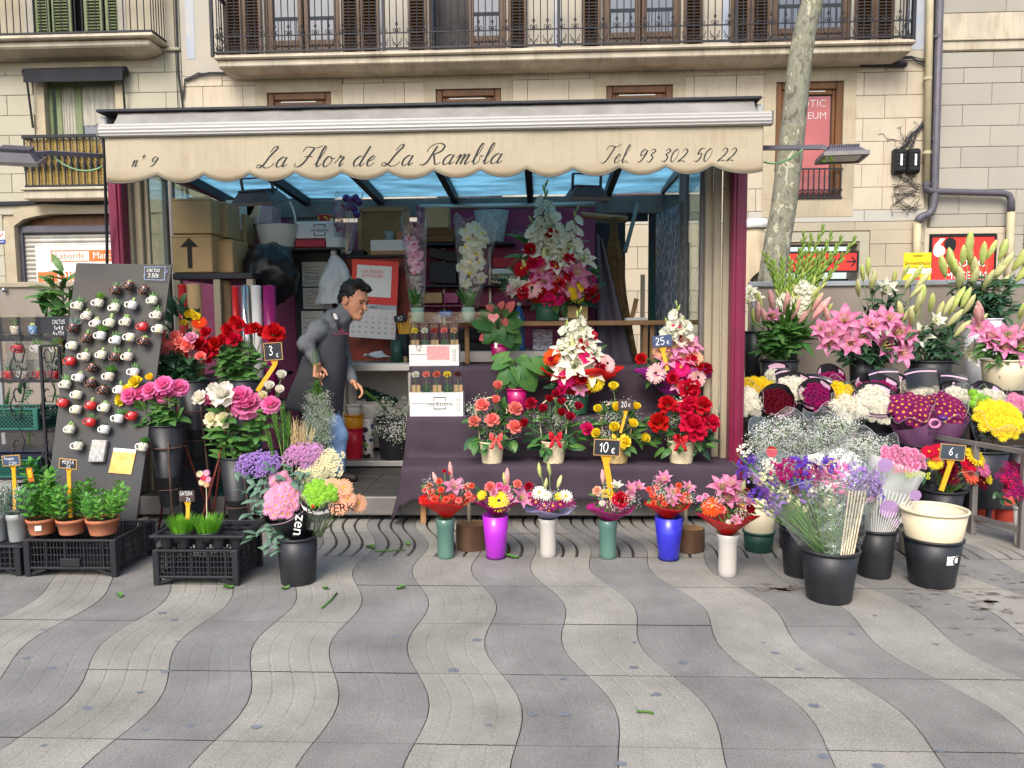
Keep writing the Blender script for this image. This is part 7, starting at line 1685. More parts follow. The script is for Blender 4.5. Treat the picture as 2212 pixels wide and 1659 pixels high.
def loose(spec,kindlab,where,mouth,Y,group,leaf='lf',nleaf=4,lsize=.085,up=.45,fw=.75,mr=.06,bulge=.08,dz=-.12):
 """loose cut flowers in a bucket, each a thing of its own: head, stem and leaves"""
 items=sorted(parse(spec),key=lambda t:t[1][0]);mth=P(mouth[0],mouth[1],Y);n=len(items);c=P(mouth[0],mouth[1]-60,Y)
 kinds={}
 for k,a in items:kinds.setdefault(kindlab[k],[]).append((k,a))
 for kl,lst in kinds.items():
  for i,(k,a)in enumerate(lst):
   u,v,px=a[:3];px*=1.22 if k in('bg','bp','bw')else(1.28 if k[0]in 'rbof' else 1.05);p=P(u,v,Y);p.y+=(a[3]if len(a)>3 else 0)-uni(0,bulge);s=S(px,Y)
   pos=nth(i,len(lst))if len(lst)>1 else 'the only one there'
   b=mth+Vector((uni(-mr,mr),uni(-mr,mr),dz))
   q=thing('rose' if k[0]in 'rbof' else KIND[k][0],'%s in %s, %s'%(kl,where,pos),'rose' if k[0]in 'rbof' else 'flower',b,group=group)
   d=(p-c)*1.0+Vector((uni(-.15,.15),-.18,.22));d.normalize();d=(d*.8+Vector((0,-fw,up)))if k not in('bg','bp','bw')else d+Vector((0,-.1,.5))
   o=put(q,k,p,d,s*(.86 if k[0]in 'rb' else 1),name='bloom')
   p=p-Vector(d).normalized()*s*.5 if k in('bg','bp','bw')and 0 else p;m1=b.lerp(p,.55)+Vector((uni(-.02,.02),.015,0));obj('stem',MB().tube([b-b,m1-b,p-b],.0032,5),m_stem,q,True)
   for j in range(nleaf):
    t=uni(.3,.74);bp=b.lerp(m1,t/.55)if t<.55 else m1.lerp(p,(t-.55)/.45)
    put_leaf(q,leaf,bp,(uni(-1,1),uni(-1,.1),uni(-.35,.5)),lsize*uni(.85,1.35))
def U2(zs):
 out=[]
 for k,a in parse(zs):out.append('%s %f %f %f'%(k,259+a[0]/4.571,656.7+a[1]/4.571,a[2]/4.571))
 return ';'.join(out)
stand('iron bucket stand in front of the others',P(362,980,4.9),.64,.115,[(-.27,-.32),(.12,-.2),(.2,.25),(-.12,.25)],blab='tall black bucket of pink and yellow roses, front left',zt=P(362,917,4.9).z,zb_=P(362,1092,4.9).z,rt=.118,rb=.06)
loose(U2('fpink 155 905 125;fpink 265 885 125;fpink 370 850 130;fpink 500 800 140;fpink 610 830 130;fpink 480 905 140;ryellow 210 770 115;byellow 330 735 95;ryellow 100 855 105;ryellow 55 945 115;byellow 412 770 60;fpink 200 940 90'),{'fpink':'frilly pink rose','ryellow':'yellow rose','byellow':'yellow rose'},'the front left bucket',(362,915),4.9,'pink and yellow roses in the front left bucket',nleaf=5,lsize=.1)
stand('iron bucket stand holding the coral roses',P(420,900,5.2),.85,.115,[(-.2,-.2),(.2,-.18),(.2,.2),(-.2,.2)],blab='tall black bucket of coral roses behind the pink ones',zt=P(420,822,5.2).z,zb_=P(420,985,5.2).z,rt=.118,rb=.06)
loose(U2('rcoral 200 390 115;rcoral 270 370 100;rcoral 330 360 110;rcoral 430 310 110;rcoral 360 430 115;rcoral 455 395 105;rcoral 200 495 115;rcoral 290 495 100;rcoral 530 430 115;rcoral 620 450 125;rcoral 640 385 100;rcoral 565 330 110;rcoral 720 420 110;rcoral 400 485 90;rcoral 575 415 90;rpale 750 345 115;rcoral 830 525 95;rpale 470 478 90;rpale 735 505 85;rcoral 350 330 80'),{'rcoral':'coral rose','rpale':'pale pink rose'},'the bucket beside the mug board',(415,822),5.2,'coral roses in the bucket beside the mug board',leaf='ld',nleaf=6,lsize=.1)
stand('iron bucket stand holding the white and pink roses',P(512,1040,4.95),.56,.11,[(-.22,-.2),(.2,-.24),(.2,.2),(-.2,.2)],blab='tall black bucket of white and pink roses',zt=P(512,986,4.95).z,zb_=P(512,1130,4.95).z,rt=.115,rb=.06)
loose(U2('rwhite 940 850 120;owhite 1065 905 170;rwhite 815 935 140;rwhite 1050 830 110;ocream 950 1140 120;ocream 1070 1140 120;bwhite 1510 820 115;bwhite 1610 720 115;bwhite 1600 860 110;bcream 1430 915 105;rpink 890 955 110;fpink 1220 920 170;fpink 1260 1015 220;fpink 1520 995 140;rpink 1145 880 80'),{'rwhite':'white rose','owhite':'white rose','bwhite':'white rose','ocream':'creamy rose','bcream':'creamy rose','rpink':'small pink rose','fpink':'full pink rose'},'the bucket of white and pink roses',(512,990),4.95,'white and pink roses in the low bucket',nleaf=7,lsize=.1)
stand('iron bucket stand holding the red roses',P(530,880,5.3),.9,.115,[(-.2,-.2),(.2,-.2),(.2,.2),(-.2,.2)],blab='tall black bucket of red roses',zt=P(530,820,5.3).z,zb_=P(530,980,5.3).z,rt=.118,rb=.06)
loose(U2('rred 1155 180 105;rred 1210 220 115;rred 1090 255 115;rred 880 290 105;rred 1310 262 105;rred 1365 250 110;rred 1425 285 110;ored 1545 300 150;rred 850 400 125;rred 925 390 100;rred 1000 400 130;ored 910 495 140;rred 1165 355 130;rred 1055 360 115;rred 1110 305 100'),{'rred':'deep red rose','ored':'wide open red rose'},'the bucket near the florist',(530,818),5.3,'red roses in the bucket near the florist',nleaf=7,lsize=.1)
sign('black board reading 3 € clipped beside the red roses',(590,759),5.15,38,36,[('3',-.1,.05,.55,.28),('€',.25,-.22,.28,.16)],tilt=R(-3),stake=(556,845,11),edge=True)
q=thing('leafy_bunch','dark leafy bunch with an orange gerbera behind the coral roses','flowers',P(425,760,5.45));bq=bucket('black bucket behind the coral roses',Vector((P(425,760,5.45).x,5.45,.75)),.1,.08,.25,m_blackpl,'tall black buckets on iron stands');q.location=(bq.location.x,5.45,.98)
obj('support',MB().rbox(-.11,.11,-.11,.11,-.75,-.001,.004),m_beam,bq)
tp_=arrange(q,'gorange 434 697 34;cyellow 412 678 26;cyellow 426 684 22;cyellow 403 697 18;ypeach 432 708 20',5.4,(400,740));stems(q,q.location,tp_);fill(q,'ld',34,(392,715),(36,55),5.45,40)
# ================================================================ racks of flowers at the right
def ux(u,v,Y):return P(u,v,Y).x
rk=thing('flower_rack','low black steel rack carrying the buckets of chrysanthemums','rack',(3.0,5.7,0));x0,x1=1.72-3,4.9-3
obj('shelf',MB().rbox(x0,x1,-.35,.42,.1,.125,.004),m_beam,rk)
for x in(x0+.03,.2,x1-.1):
 for y in(-.33,.4):obj('leg',MB().rbox(x-.015,x+.015,y-.015,y+.015,0,.1,.002),m_beam,rk)
r2=thing('flower_rack','taller black steel rack carrying the buckets of lilies','rack',(3.2,6.55,0));x0,x1=1.8-3.2,5.2-3.2
obj('shelf',MB().rbox(x0,x1,-.3,.38,.86,.885,.004),m_beam,r2);obj('apron',MB().box(x0,x1,.36,.375,.12,.86),mat('apron_brown','#4b3c33',.7),r2)
for x in(x0+.03,.3,x1-.1):
 for y in(-.28,.34):obj('leg',MB().rbox(x-.018,x+.018,y-.018,y+.018,0,.86,.002),m_beam,r2)
fr=thing('table_stand','grey steel table frame at the right edge before the red planters','stand',(0,0,0))
a,b=P(1990,1080,5.5),P(2207,1150,4.75);a.z=b.z=.12
obj('rail',MB().bar(a,b,.03),m_greymet,fr)
for q in(a,a.lerp(b,.55),b):obj('leg',MB().bar((q.x,q.y,0),(q.x,q.y,.62),.035),m_greymet,fr)
obj('top_rail',MB().bar((a.x,a.y,.62),(b.x,b.y,.62),.03),m_greymet,fr)
for lab,u in(('red planter behind the steel frame, left',2118),('red planter behind the steel frame, right',2172)):
 bucket(lab,G(u,1122),S(30,5.3),S(26,5.3),S(72,5.3),mat('planter_red','#a03a28',.6,.12,5),'red planters')
ZL=.886
def shelfbucket(lab,u,vt,w,wb,Y,m,z=ZL,grp='buckets on the racks'):
 b=P(u,900,Y);b.z=z;h=P(u,vt,Y).z-z;return bucket(lab,b,S(w,Y)/2,S(wb,Y)/2,h,m,grp)
def lilies(spec,kl,where,mouth,Y,group,**k):
 loose(spec,kl,where,mouth,Y,group,leaf=k.pop('leaf','lance'),nleaf=k.pop('nleaf',7),lsize=k.pop('lsize',.14),up=k.pop('up',.2),fw=.75,mr=.05,**k)
_lo=loose
shelfbucket('black bucket of pink-budded lilies next to the maroon post',1680,776,80,66,6.5,m_blackpl)
lilies('bp 1634 695 46;bp 1655 702 44;bp 1668 670 46;bp 1690 680 50;bp 1705 690 48;bp 1720 700 40;bp 1750 690 56;bp 1752 672 40;lh 1664 690 40;bg 1637 655 26;bg 1642 665 24;bg 1748 648 28;bg 1774 685 34;bg 1706 682 30;bg 1716 675 36;bg 1628 700 36',{'bp':'pink-tinged lily bud','bg':'green lily bud','lh':'half-open pink lily'},'the bucket by the maroon post',(1680,776),6.5,'pink-budded lilies by the maroon post',leaf='lancel',lsize=.17)
shelfbucket('tall bucket of gladioli behind the pink-budded lilies',1690,730,60,50,6.75,m_blackpl)
gm=P(1700,740,6.7);tipl=[(1650,545),(1668,560),(1690,555),(1708,560),(1738,500),(1755,505),(1782,485),(1800,500),(1822,510),(1852,510),(1770,545),(1728,540),(1790,530),(1812,535)]
for i,(u,v)in enumerate(tipl):
 q=thing('gladiolus','long gladiolus spike of buds and white florets, %s in the fan'%nth(i,len(tipl)),'flower',gm+Vector((uni(-.05,.05),uni(-.04,.04),-.1)),group='gladioli in the tall bucket')
 t=P(u,v,6.62+uni(0,.15));b=q.location;mid=b.lerp(t,.5)+Vector(((t.x-b.x)*-.08,0,.04));L=t-b
 obj('stem',MB().tube([(0,0,0),mid-b,t-b],[.008,.007,.004],5),m_leafl,q,True)
 for k in range(17):
  f=.3+.68*k/17;p=(b.lerp(mid,f*2)if f<.5 else mid.lerp(t,f*2-1));d=L.normalized()*1.5+Vector((.45 if k%2 else-.45,-.3,0))
  if f<.52 and i<9:put(q,'gw',p+Vector((0,-.03,0)),(uni(-.8,.8),-1,.3),.085)
  else:put(q,'gb' if f>.56 else 'bg',p,d,.085*(1.25-.6*f)+.02)
 for k in range(2):put_leaf(q,'blade',b.lerp(mid,uni(.2,.5)),L+Vector((uni(-.2,.2),uni(-.2,.1),0)),uni(.35,.5))
shelfbucket('black bucket of pink lilies beside the cream one',1858,778,50,42,6.45,m_blackpl);shelfbucket('cream bucket of pink lilies beside the black one',1890,752,66,50,6.62,m_creampl)
lilies('lp 1825 700 62;lp 1790 725 52;lp 1812 735 54;lp 1830 745 52;lp 1852 735 50;lp 1875 712 54;lp 1900 700 58;lp 1910 695 48;lp 1895 752 62;lp 1922 725 56;lp 1935 745 54;lp 1930 765 52;lp 1785 745 48;lp 1770 715 40;bp 1792 700 40;lh 1868 705 44;bw 1945 695 42;lp 1945 728 46',{'lp':'open pink lily','bp':'pink lily bud','lh':'half-open pink lily','bw':'cream lily bud'},'the black and cream buckets',(1872,778),6.42,'pink lilies in the middle of the back rack')
shelfbucket('grey bucket of white and yellow-budded lilies at the back',1900,700,60,50,6.8,m_whitepl)
lilies('lwh 1905 635 50;bg 1870 595 38;bg 1858 608 36;bw 1852 640 40;bw 1872 630 40;bg 1928 615 32;bw 1945 625 34;bg 1965 610 40;bw 1975 625 44;bw 1955 645 36;bg 1940 600 28;bw 1885 612 30',{'lwh':'half-open white lily','bg':'green lily bud','bw':'cream lily bud'},'the bucket above the pink lilies',(1900,710),6.75,'white and yellow-budded lilies at the back',nleaf=6)
shelfbucket('black bucket of white lilies',2005,778,86,72,6.4,m_blackpl)
lilies('lw 1988 730 50;lwh 2070 768 56;lwh 2085 755 50;bg 1985 660 44;bg 1998 675 44;bg 2055 662 44;bg 2068 665 44;bw 1968 675 46;bw 1965 705 50;bw 2075 680 46;bw 2030 680 42;bw 2035 705 44;bw 2050 728 46;bw 1945 690 44;bw 2022 690 40;bg 2045 680 40;bw 2090 710 40;lwh 2008 700 40;bw 1978 690 40',{'lw':'open white lily','lwh':'half-open white lily','bg':'green lily bud','bw':'cream lily bud'},'the bucket right of the pink ones',(2005,778),6.38,'white lilies in the right middle',leaf='lance')
shelfbucket('tall white bucket column of fat green lily buds',2117,688,74,62,6.75,mat('white_ceramic','#d8dade',.3,.06,4))
lilies('bg 2040 600 52;bg 2058 590 56;bg 2066 600 50;bg 2080 560 56;bg 2092 575 50;bg 2120 575 50;bg 2152 565 46;bg 2160 560 40;bw 2100 600 46;bw 2075 620 50;bw 2090 625 52;bw 2112 628 48;bw 2140 610 56;bw 2060 625 46;bg 2185 585 70;bg 2200 600 66;bg 2205 640 60;bg 2190 610 60;bw 2150 595 50;bw 2147 630 40;bg 2070 575 44;bg 2130 560 40',{'bg':'fat green lily bud','bw':'cream lily bud'},'the white column',(2117,692),6.72,'fat lily buds in the tall white bucket',nleaf=7,lsize=.17)
shelfbucket('wide cream pot of pink lilies at the right edge',2165,776,88,74,6.25,m_creampl)
lilies('lp 2130 730 54;lp 2178 755 64;lp 2110 715 44;lp 2160 730 50;lh 2135 745 44;lh 2205 730 50;bp 2106 700 48;bp 2122 695 50;bp 2200 718 46;bg 2188 685 34;bg 2198 690 34;lp 2148 752 44',{'lp':'open pink lily','lh':'half-open pink lily','bp':'pink lily bud','bg':'green lily bud'},'the wide cream pot',(2165,776),6.22,'pink lilies in the wide cream pot',leaf='lancel',nleaf=6)
q=thing('lily_bunch','white lilies peeping out just right of the maroon post','flower',P(1625,720,6.9));tp_=arrange(q,'lw 1620 628 36;lw 1632 642 34;lwh 1612 650 30',6.9,(1625,680));stems(q,q.location,tp_);bq=shelfbucket('slim black bucket tucked behind the maroon post',1625,715,40,34,6.9,m_blackpl)
m_slb=foil('black','#17161b',.05);m_slpur=mat('sleeve_purple','#8d5f86',.35,.15,3,transl=.15,coat=.3,bump=.3,bs=9);m_slp2=mat('sleeve_stripe','#c9a3b9',.4)
def mums(lab,cu,cv,ru,rv,Y,kind,n,px,sl=None,foot=None,name='wrapped_bunch',grp='wrapped bunches of chrysanthemums',dome=.35,band=None):
 foot=foot or(lerp(cu,1880,.12),cv+95);b=P(foot[0],foot[1],Y+.06);b.z=max(b.z,.16);q=thing(name,lab,'flowers',b,group=grp);c=P(cu,cv,Y);rx,rz=S(ru,Y),S(rv,Y)
 ax=(c-b).normalized();nrm=(Vector((0,-1,.55))+ax*.3).normalized();ex=Vector((1,0,0));ez=nrm.cross(ex).normalized();ez=ez if ez.z>0 else-ez
 for i in range(n):
  r=math.sqrt((i+.5)/n);a=i*2.39996;p=c+ex*rx*r*math.cos(a)+ez*rz*1.1*r*math.sin(a)+nrm*dome*min(rx,rz)*(1-r*r);d=nrm+(p-c)*3
  put(q,kind if isinstance(kind,str)else rng.choice(kind),p,d+Vector((uni(-.2,.2),uni(-.2,.2),uni(-.2,.2))),S(px,Y)*uni(.88,1.15))
 stems(q,b,[c+Vector((uni(-rx,rx)*.6,.02,uni(-rz,rz)*.4))for _ in range(6)])
 if sl:sleeve(q,b,c+ax*rz*.35,S(10,Y),max(rx,rz)*1.13,sl,tip=.22,wob=.05)
 if band:sleeve(q,b,c+ax*rz*.35,S(10,Y)+.001,max(rx,rz)*1.13+.002,band,'band',tip=.22,wob=.05,j0=.9,j1=.97)
 for _ in range(8):put_leaf(q,'ld',c+Vector((uni(-rx,rx),.03,-rz*uni(.5,1.1))),(uni(-1,1),-.4,uni(-.5,.3)),.07)
 return q,c
for a in(('white chrysanthemums peeping out behind the yellow ones',1682,814,29,13,6.0,'mwhite',16,17,m_slb),('yellow chrysanthemums at the left end of the row',1632,833,36,16,5.75,'myellow',26,18),('rounded white chrysanthemums at the left end, below the yellow',1614,868,33,32,5.55,'mwhite',34,17,m_cello),('wine-red chrysanthemums in a black sleeve',1681,871,32,32,5.5,'mwine',36,16,m_slb,None),('white chrysanthemums in black paper next to the wine-red ones',1717,843,32,32,5.65,'mwhite',36,17,m_slb),('purple and white chrysanthemums in a black hooded sleeve',1765,858,27,32,5.55,('mmagenta','mpurple'),34,15,m_slb,None),('purple chrysanthemums half hidden behind the yellow ones',1795,815,25,9,5.95,'mmagenta',14,15,m_slb),('tall yellow chrysanthemums in the middle of the row',1820,862,30,38,5.6,'myellow',42,17,m_cello),('shaggy cream-white spider chrysanthemums',1838,884,34,28,5.42,'xwhite',10,30,m_cello),('largest bunch of white chrysanthemums, mid row',1892,874,36,42,5.5,'mwhite',46,18,m_slb),('magenta chrysanthemums behind the largest white bunch',1893,841,40,17,5.68,'mmagenta',26,17,m_slb),('white chrysanthemums with a dark hood behind the purple daisies, left',1935,838,30,15,5.85,'mwhite',18,17,m_slb),('white chrysanthemums with a dark hood behind the purple daisies, right',1990,843,36,18,5.8,'mwhite',24,18,m_slb),('small white chrysanthemums between the daisies and the green pompons',2067,857,28,20,5.7,'mwhite',22,16,m_slb),('flat white chrysanthemums behind the green pompons',2137,857,36,12,5.8,'mwhite',20,17,m_slb),('soft pink chrysanthemums at the right edge behind the yellow daisies',2198,872,24,20,5.6,'mpale',22,16,m_cello)):
 mums(*a,band=(m_slp2 if len(a)>9 and a[9]is m_slb else None))
for u,v,w,t in((1765,826,56,12),(1905,813,62,-6),(1985,812,66,-6),(2055,822,56,8),(1693,812,40,-8)):
 p=P(u,v,5.78);q=thing('paper_hood','stiff black sleeve hood with a pink stripe, %s of the row'%nth([1693,1765,1905,1985,2055].index(u),5),'wrapping',p,rot=(R(-12),R(t),0),group='black sleeve hoods');W_,H_=S(w,5.78)/2,S(24,5.78)
 obj('paper',MB().grid(lambda i,j:(lerp(-W_,W_,i),.05*math.cos((i-.5)*2.4)-.05,-H_+H_*1.5*j+.02*math.sin(math.pi*i)*j),12,3),m_slb,q,True);obj('stripe',MB().grid(lambda i,j:(lerp(-W_,W_,i),.05*math.cos((i-.5)*2.4)-.0525,H_*.15+H_*.12*j+.016*math.sin(math.pi*i)),12,1),m_slp2,q,True)
q,c=mums('purple daisies with pale eyes in a printed mauve sleeve, left of two',1968,885,44,36,5.42,'ypurple',40,20,m_cello,(1985,962));sleeve(q,q.location,c-Vector((0,.03,.06)),S(30,5.42),S(46,5.42),m_slpur,tip=.0)
q,c=mums('purple daisies with pale eyes in a printed mauve sleeve, right of two',2042,885,38,36,5.45,'ypurple',36,21,m_cello,(2030,962));sleeve(q,q.location,c-Vector((0,.04,.04)),S(26,5.42),S(42,5.42),m_slpur,tip=.0)
p=P(2020,915,5.27);L=q.location;obj('emblem',MB().tube([(p.x-L.x+.035*math.cos(R(a*20)),p.y-L.y+.006,p.z-L.z+.028*math.sin(R(a*20)))for a in range(19)],.009,5),mat('print_pink','#c77fa6',.5),q);obj('emblem',MB().ball((p.x-L.x+.05,p.y-L.y+.004,p.z-L.z+.04),.035,12,6,sz=.6),mat('print_violet','#4b1f66',.4),q)
letter('lettering','flowers',m_black,q,(p.x-L.x+.0,p.y-L.y-.004,p.z-L.z-.07),sc=1.1)
mums('round green pompon chrysanthemums among the white ones',2114,872,20,28,5.45,'pom',9,19,m_cello,(2125,965));mums('big bunch of yellow daisies at the right',2160,906,46,42,5.32,'yyellow',52,22,m_cello,(2140,985))
for i,(u,vt,w,Y)in enumerate(((1645,935,70,5.65),(1770,932,80,5.65),(1880,930,80,5.6),(1997,956,112,5.5),(2118,968,108,5.42),(2205,968,80,5.5))):shelfbucket('black bucket on the low rack holding wrapped bunches, '+nth(i,6),u,vt,w,w*.82,Y,m_blackpl,.127)
B1=G(1790,1292);B2=G(1888,1242);B0=G(1728,1240)
bucket('front black bucket of wrapped statice',B1,S(118,3.9)/2,S(92,3.9)/2,.275,m_blackpl,'large black buckets on the paving');bucket('black bucket behind, with the striped film bunch',B2,S(84,4.25)/2,S(66,4.25)/2,.28,m_blackpl,'large black buckets on the paving');bucket('black bucket mostly hidden at the left of the front one',B0,S(84,4.3)/2,S(66,4.3)/2,.27,m_blackpl,'large black buckets on the paving')
def cloud(lab,foot,cu,cv,ru,rv,Y,n,w,top,fz):
 b=P(foot[0],foot[1],Y);b.z=fz;bucket('black bucket hidden under the '+lab,Vector((b.x,b.y,0)),.12,.1,fz+.04,m_blackpl,'large black buckets on the paving');q=thing('gypsophila_bunch',lab,'flowers',b,group='film-wrapped gypsophila');c=P(cu,cv,Y)
 for i in range(n):
  r=math.sqrt((i+.5)/n);a=i*2.4;p=c+Vector((S(ru,Y)*r*math.cos(a),uni(-.08,.06),S(rv,Y)*r*math.sin(a)));put(q,'gyp',p-Vector((0,0,.04)),(p-b)+Vector((uni(-.2,.2),uni(-.3,.1),0)),S(34,Y)*uni(.8,1.2))
 stems(q,b,[c+Vector((uni(-.12,.12),0,uni(-.15,0)))for _ in range(16)],.002,m_leafl)
 sleeve(q,b,P(top[0],top[1],Y),.05,S(w,Y)/2,m_cello2,'film',tip=.12);return q
q=cloud('gypsophila with a round red sticker on its film, left',(1720,1170),1690,958,64,52,4.75,46,140,(1690,920),.28)
p=P(1667,976,4.52);obj('sticker',MB().lathe([(.0005,.0),(.034,.0),(.034,.004)],20).xf(Matrix.Translation(p-q.location)@STAND),m_wred,q)
cloud('gypsophila in tall clear film, middle',(1800,1150),1795,950,46,52,4.85,40,112,(1795,905),.25);cloud('gypsophila in clear film with pink print, right',(1880,1150),1868,990,50,46,4.6,38,120,(1875,955),.27)
YB1=B1.y;b=B1+Vector((0,0,.22));q=thing('statice_bunch','huge film-wrapped bunch of purple, pink and white statice','flowers',b)
tp_=arrange(q,';'.join('%s %d %d %d'%t for t in[('sviolet',1614,997,34),('slilac',1625,1026,32),('sviolet',1608,1020,26),('swhite',1608,975,24),('scream',1648,1028,34),('scream',1665,1050,30),('smagenta',1676,1018,42),('smagenta',1700,1010,38),('sviolet',1722,1004,42),('smagenta',1740,1018,42),('spink',1756,1025,36),('smagenta',1770,1012,34),('spink',1796,1014,44),('sviolet',1775,1002,38),('swhite',1745,995,28),('scream',1785,1000,26),('swhite',1660,1005,28),('sviolet',1650,1055,44),('slilac',1668,1070,40),('sviolet',1632,1062,30),('swhite',1740,1045,28),('swhite',1768,1042,30),('spink',1790,1045,36),('slilac',1835,1020,40),('slilac',1852,1035,40),('slilac',1868,1045,38),('sviolet',1840,1050,36),('slilac',1880,1030,30),('slilac',1815,1030,34),('scream',1690,1062,28),('rwine',1702,1050,20),('sviolet',1720,1035,36),('slilac',1730,1060,32),('spale',1860,1065,28),('scream',1712,1085,26),('scream',1770,1075,24),('slilac',1660,1090,30),('sviolet',1880,1060,30)]),YB1+.25,(1770,1120),up=.5,rad=.5,bulge=.12,ks=1.3)
tp2=tp_+[t+Vector((uni(-.06,.06),uni(-.05,.1),uni(-.1,.05)))for t in tp_ for _ in range(2)]
stems(q,b,tp2,.0022,m_leafl,spread=.05);sleeve(q,b-Vector((0,0,.02)),P(1748,1010,YB1+.22),.09,S(275,YB1+.2)/2,m_cello2,'film',tip=.3,sy=.55,wob=.04)
sleeve(q,b-Vector((-.03,.02,.02)),P(1830,1010,YB1+.15),.08,S(150,YB1+.2)/2,m_cello,'film',tip=.1,sy=.5,wob=.08)
for i in range(6):a,e=b+Vector((.03+.012*i,-.06,0)),P(1835+7*i,1060,YB1+.1);obj('reed',MB().tube([a-q.location,e-q.location],.004,5),m_wick,q)
b=B2+Vector((0,0,.24));q=thing('wrapped_bunch','pale pink spray carnations in striped film with lilac spots and spring words','flowers',b)
tp_=arrange(q,';'.join('cpale %f %f 20'%(1950+48*math.sqrt((i+.5)/34)*math.cos(i*2.4),990+22*math.sqrt((i+.5)/34)*math.sin(i*2.4)+.15*48*math.sqrt((i+.5)/34)*math.cos(i*2.4))for i in range(34)),B2.y+.15,(1930,1060),up=.6)
stems(q,b,tp_);fill(q,'ld',26,(1945,1018),(50,18),B2.y+.15,26)
sleeve(q,b-Vector((0,0,.02)),P(1938,1000,B2.y+.1),.06,S(125,B2.y)/2,m_frost,'film',tip=.05,sy=.6)
mb=MB()
for i in range(13):mb.tube([b-q.location+Vector((-.05+.008*i,-.075,0)),P(1880+8.5*i,1050+2*i,B2.y-.03)-q.location],.0016,4)
obj('stripe',mb,m_white,q,kind='stuff');m_dot=mat('film_dot','#9a7ca6',.5)
for u,v,r in((1920,1100,20),(1912,1005,16),(1978,1070,12),(1888,1030,9),(1935,1130,9)):obj('printed_dot',MB().lathe([(.0005,0),(S(r,B2.y),0)],16).xf(Matrix.Translation(P(u,v,B2.y-.05)-q.location)@STAND),m_dot,q)
for k,u,v,m,s in(('sun',1950,1012,mat('print_rose','#c9607c',.6),1.3),('spring',1982,1024,mat('print_lime','#b3bf3a',.6),1.15)):letter('lettering',k,m,q,P(u,v,B2.y-.03)-q.location,sc=s)
gb=G(2033,1148);bucket('black bucket of film-wrapped gerberas',gb,S(84,5)/2,S(66,5)/2,.3,m_blackpl,'large black buckets on the paving');q=thing('gerbera_bunch','gerberas in red, yellow and pink under the 6 euro board','flowers',gb+Vector((0,0,.26)))
tp_=arrange(q,'gred 2007 976 34;gred 2027 972 34;gsalmon 2018 985 26;gyellow 2016 1000 32;gyellow 2103 986 50;kred 2086 1002 40;ksalmon 2087 1022 46;gpink 2119 1010 46;gwine 2120 1042 34;gyellow 2135 1034 28;fwine 2040 1012 34;gwine 2048 1030 28;gwine 2112 1036 30',gb.y-.02,(2055,1040),up=.4);stems(q,q.location,tp_,.0035,m_leafl);sleeve(q,q.location-Vector((0,0,.03)),P(2065,1015,gb.y),.08,S(120,gb.y)/2,m_cello,'film',sy=.5,tip=.0)
sign('dark slate board reading 6 € on a yellow stake among the gerberas',(2058,977),4.85,50,31,[('6',-.05,.05,.55,.2),('€',.2,-.2,.3,.14)],tilt=R(5),stake=(2033,1060,12),m=mat('slate_grey','#3a434c',.6))
pb=G(2215,1180);bucket('pale pot of dianthus at the right edge',pb,S(50,4.8)/2,S(40,4.8)/2,.26,m_whitepl,'large black buckets on the paving');mums('dark pink dianthus heads at the right edge',2196,1040,34,38,4.8,('smagenta','swine','shot','spurple'),34,22,None,(2210,1120),name='dianthus_bunch')
b=G(2012,1260);q=bucket('black bucket with a white sticker holding the cream bucket',b,S(116,4.05)/2,S(90,4.05)/2,.268,m_blackpl,'large black buckets on the paving')
obj('sticker',MB().grid(lambda i,j:((.1345+.006*j)*math.sin(R(2+30*i)),-(.1345+.006*j)*math.cos(R(2+30*i)),.145+.05*j),8,1),m_white,q,True)
mb=MB()
for k in range(10):a=R(36*k);X,Zz=.021*math.cos(a),.021*math.sin(a);th=R(26);mb.ball(((.139)*math.sin(th)+X*math.cos(th),-.139*math.cos(th)+X*math.sin(th),.17+Zz),.0055,6,3)
obj('emblem',mb,m_black,q,kind='stuff')
bucket('cream bucket standing inside the stickered black bucket',b+Vector((0,0,.11)),S(131,4.05)/2,S(92,4.05)/2,.315,m_creampl,'cream buckets')
b=G(1638,1188);q=bucket('cream bucket in a dark green one beside the nearest white vase',b+Vector((0,0,.02)),S(70,4.7)/2,S(58,4.7)/2,.29,m_creampl,'cream buckets');bucket('dark green bucket under the cream one beside the nearest white vase',b,S(64,4.7)/2,S(58,4.7)/2,.13,m_dgpot,'cream buckets')
bucket('dirty white bucket half hidden behind the stickered black bucket',G(2008,1195),S(126,4.6)/2,S(118,4.6)/2,.2,m_whitepl,'cream buckets')
# ================================================================ round black bucket of wrapped bunches in front of the florist
b=G(645,1256);Y=b.y;kx=Y/FPX;bucket('round black bucket in front of the florist',b,44*kx,38*kx,.272,m_blackpl,'large black buckets on the paving')
mums('pink daisies in a black sleeve in the round bucket',611,1080,36,38,Y-.04,'ypale',34,24,m_cello,(642,1160),'wrapped_bunch','bunches in the round black bucket');q,c=mums('small pink daisies rising above the black sleeve',604,1040,20,16,Y+.05,'ypale',12,22,None,(645,1160),'wrapped_bunch','bunches in the round black bucket')
s0=P(642,1165,Y);q=thing('paper_sleeve','black printed sleeve around the pink daisies','wrapping',s0);sleeve(q,s0,P(614,1098,Y-.05),.05,52*kx,m_slb,tip=.15,sy=.75);sleeve(q,s0,P(614,1098,Y-.05),.051,52.6*kx,m_slp2,'stripe',tip=.15,sy=.75,j0=.9,j1=.95)
letter('lettering','zen',m_white,q,P(646,1135,Y-.16)-s0,STAND@Matrix.Rotation(R(-100),4,'Z'),.85)
q,c=mums('lime green pompon chrysanthemums in a printed clear sleeve',692,1066,38,26,Y-.06,'pom',30,22,m_cello,(680,1160),'wrapped_bunch','bunches in the round black bucket')
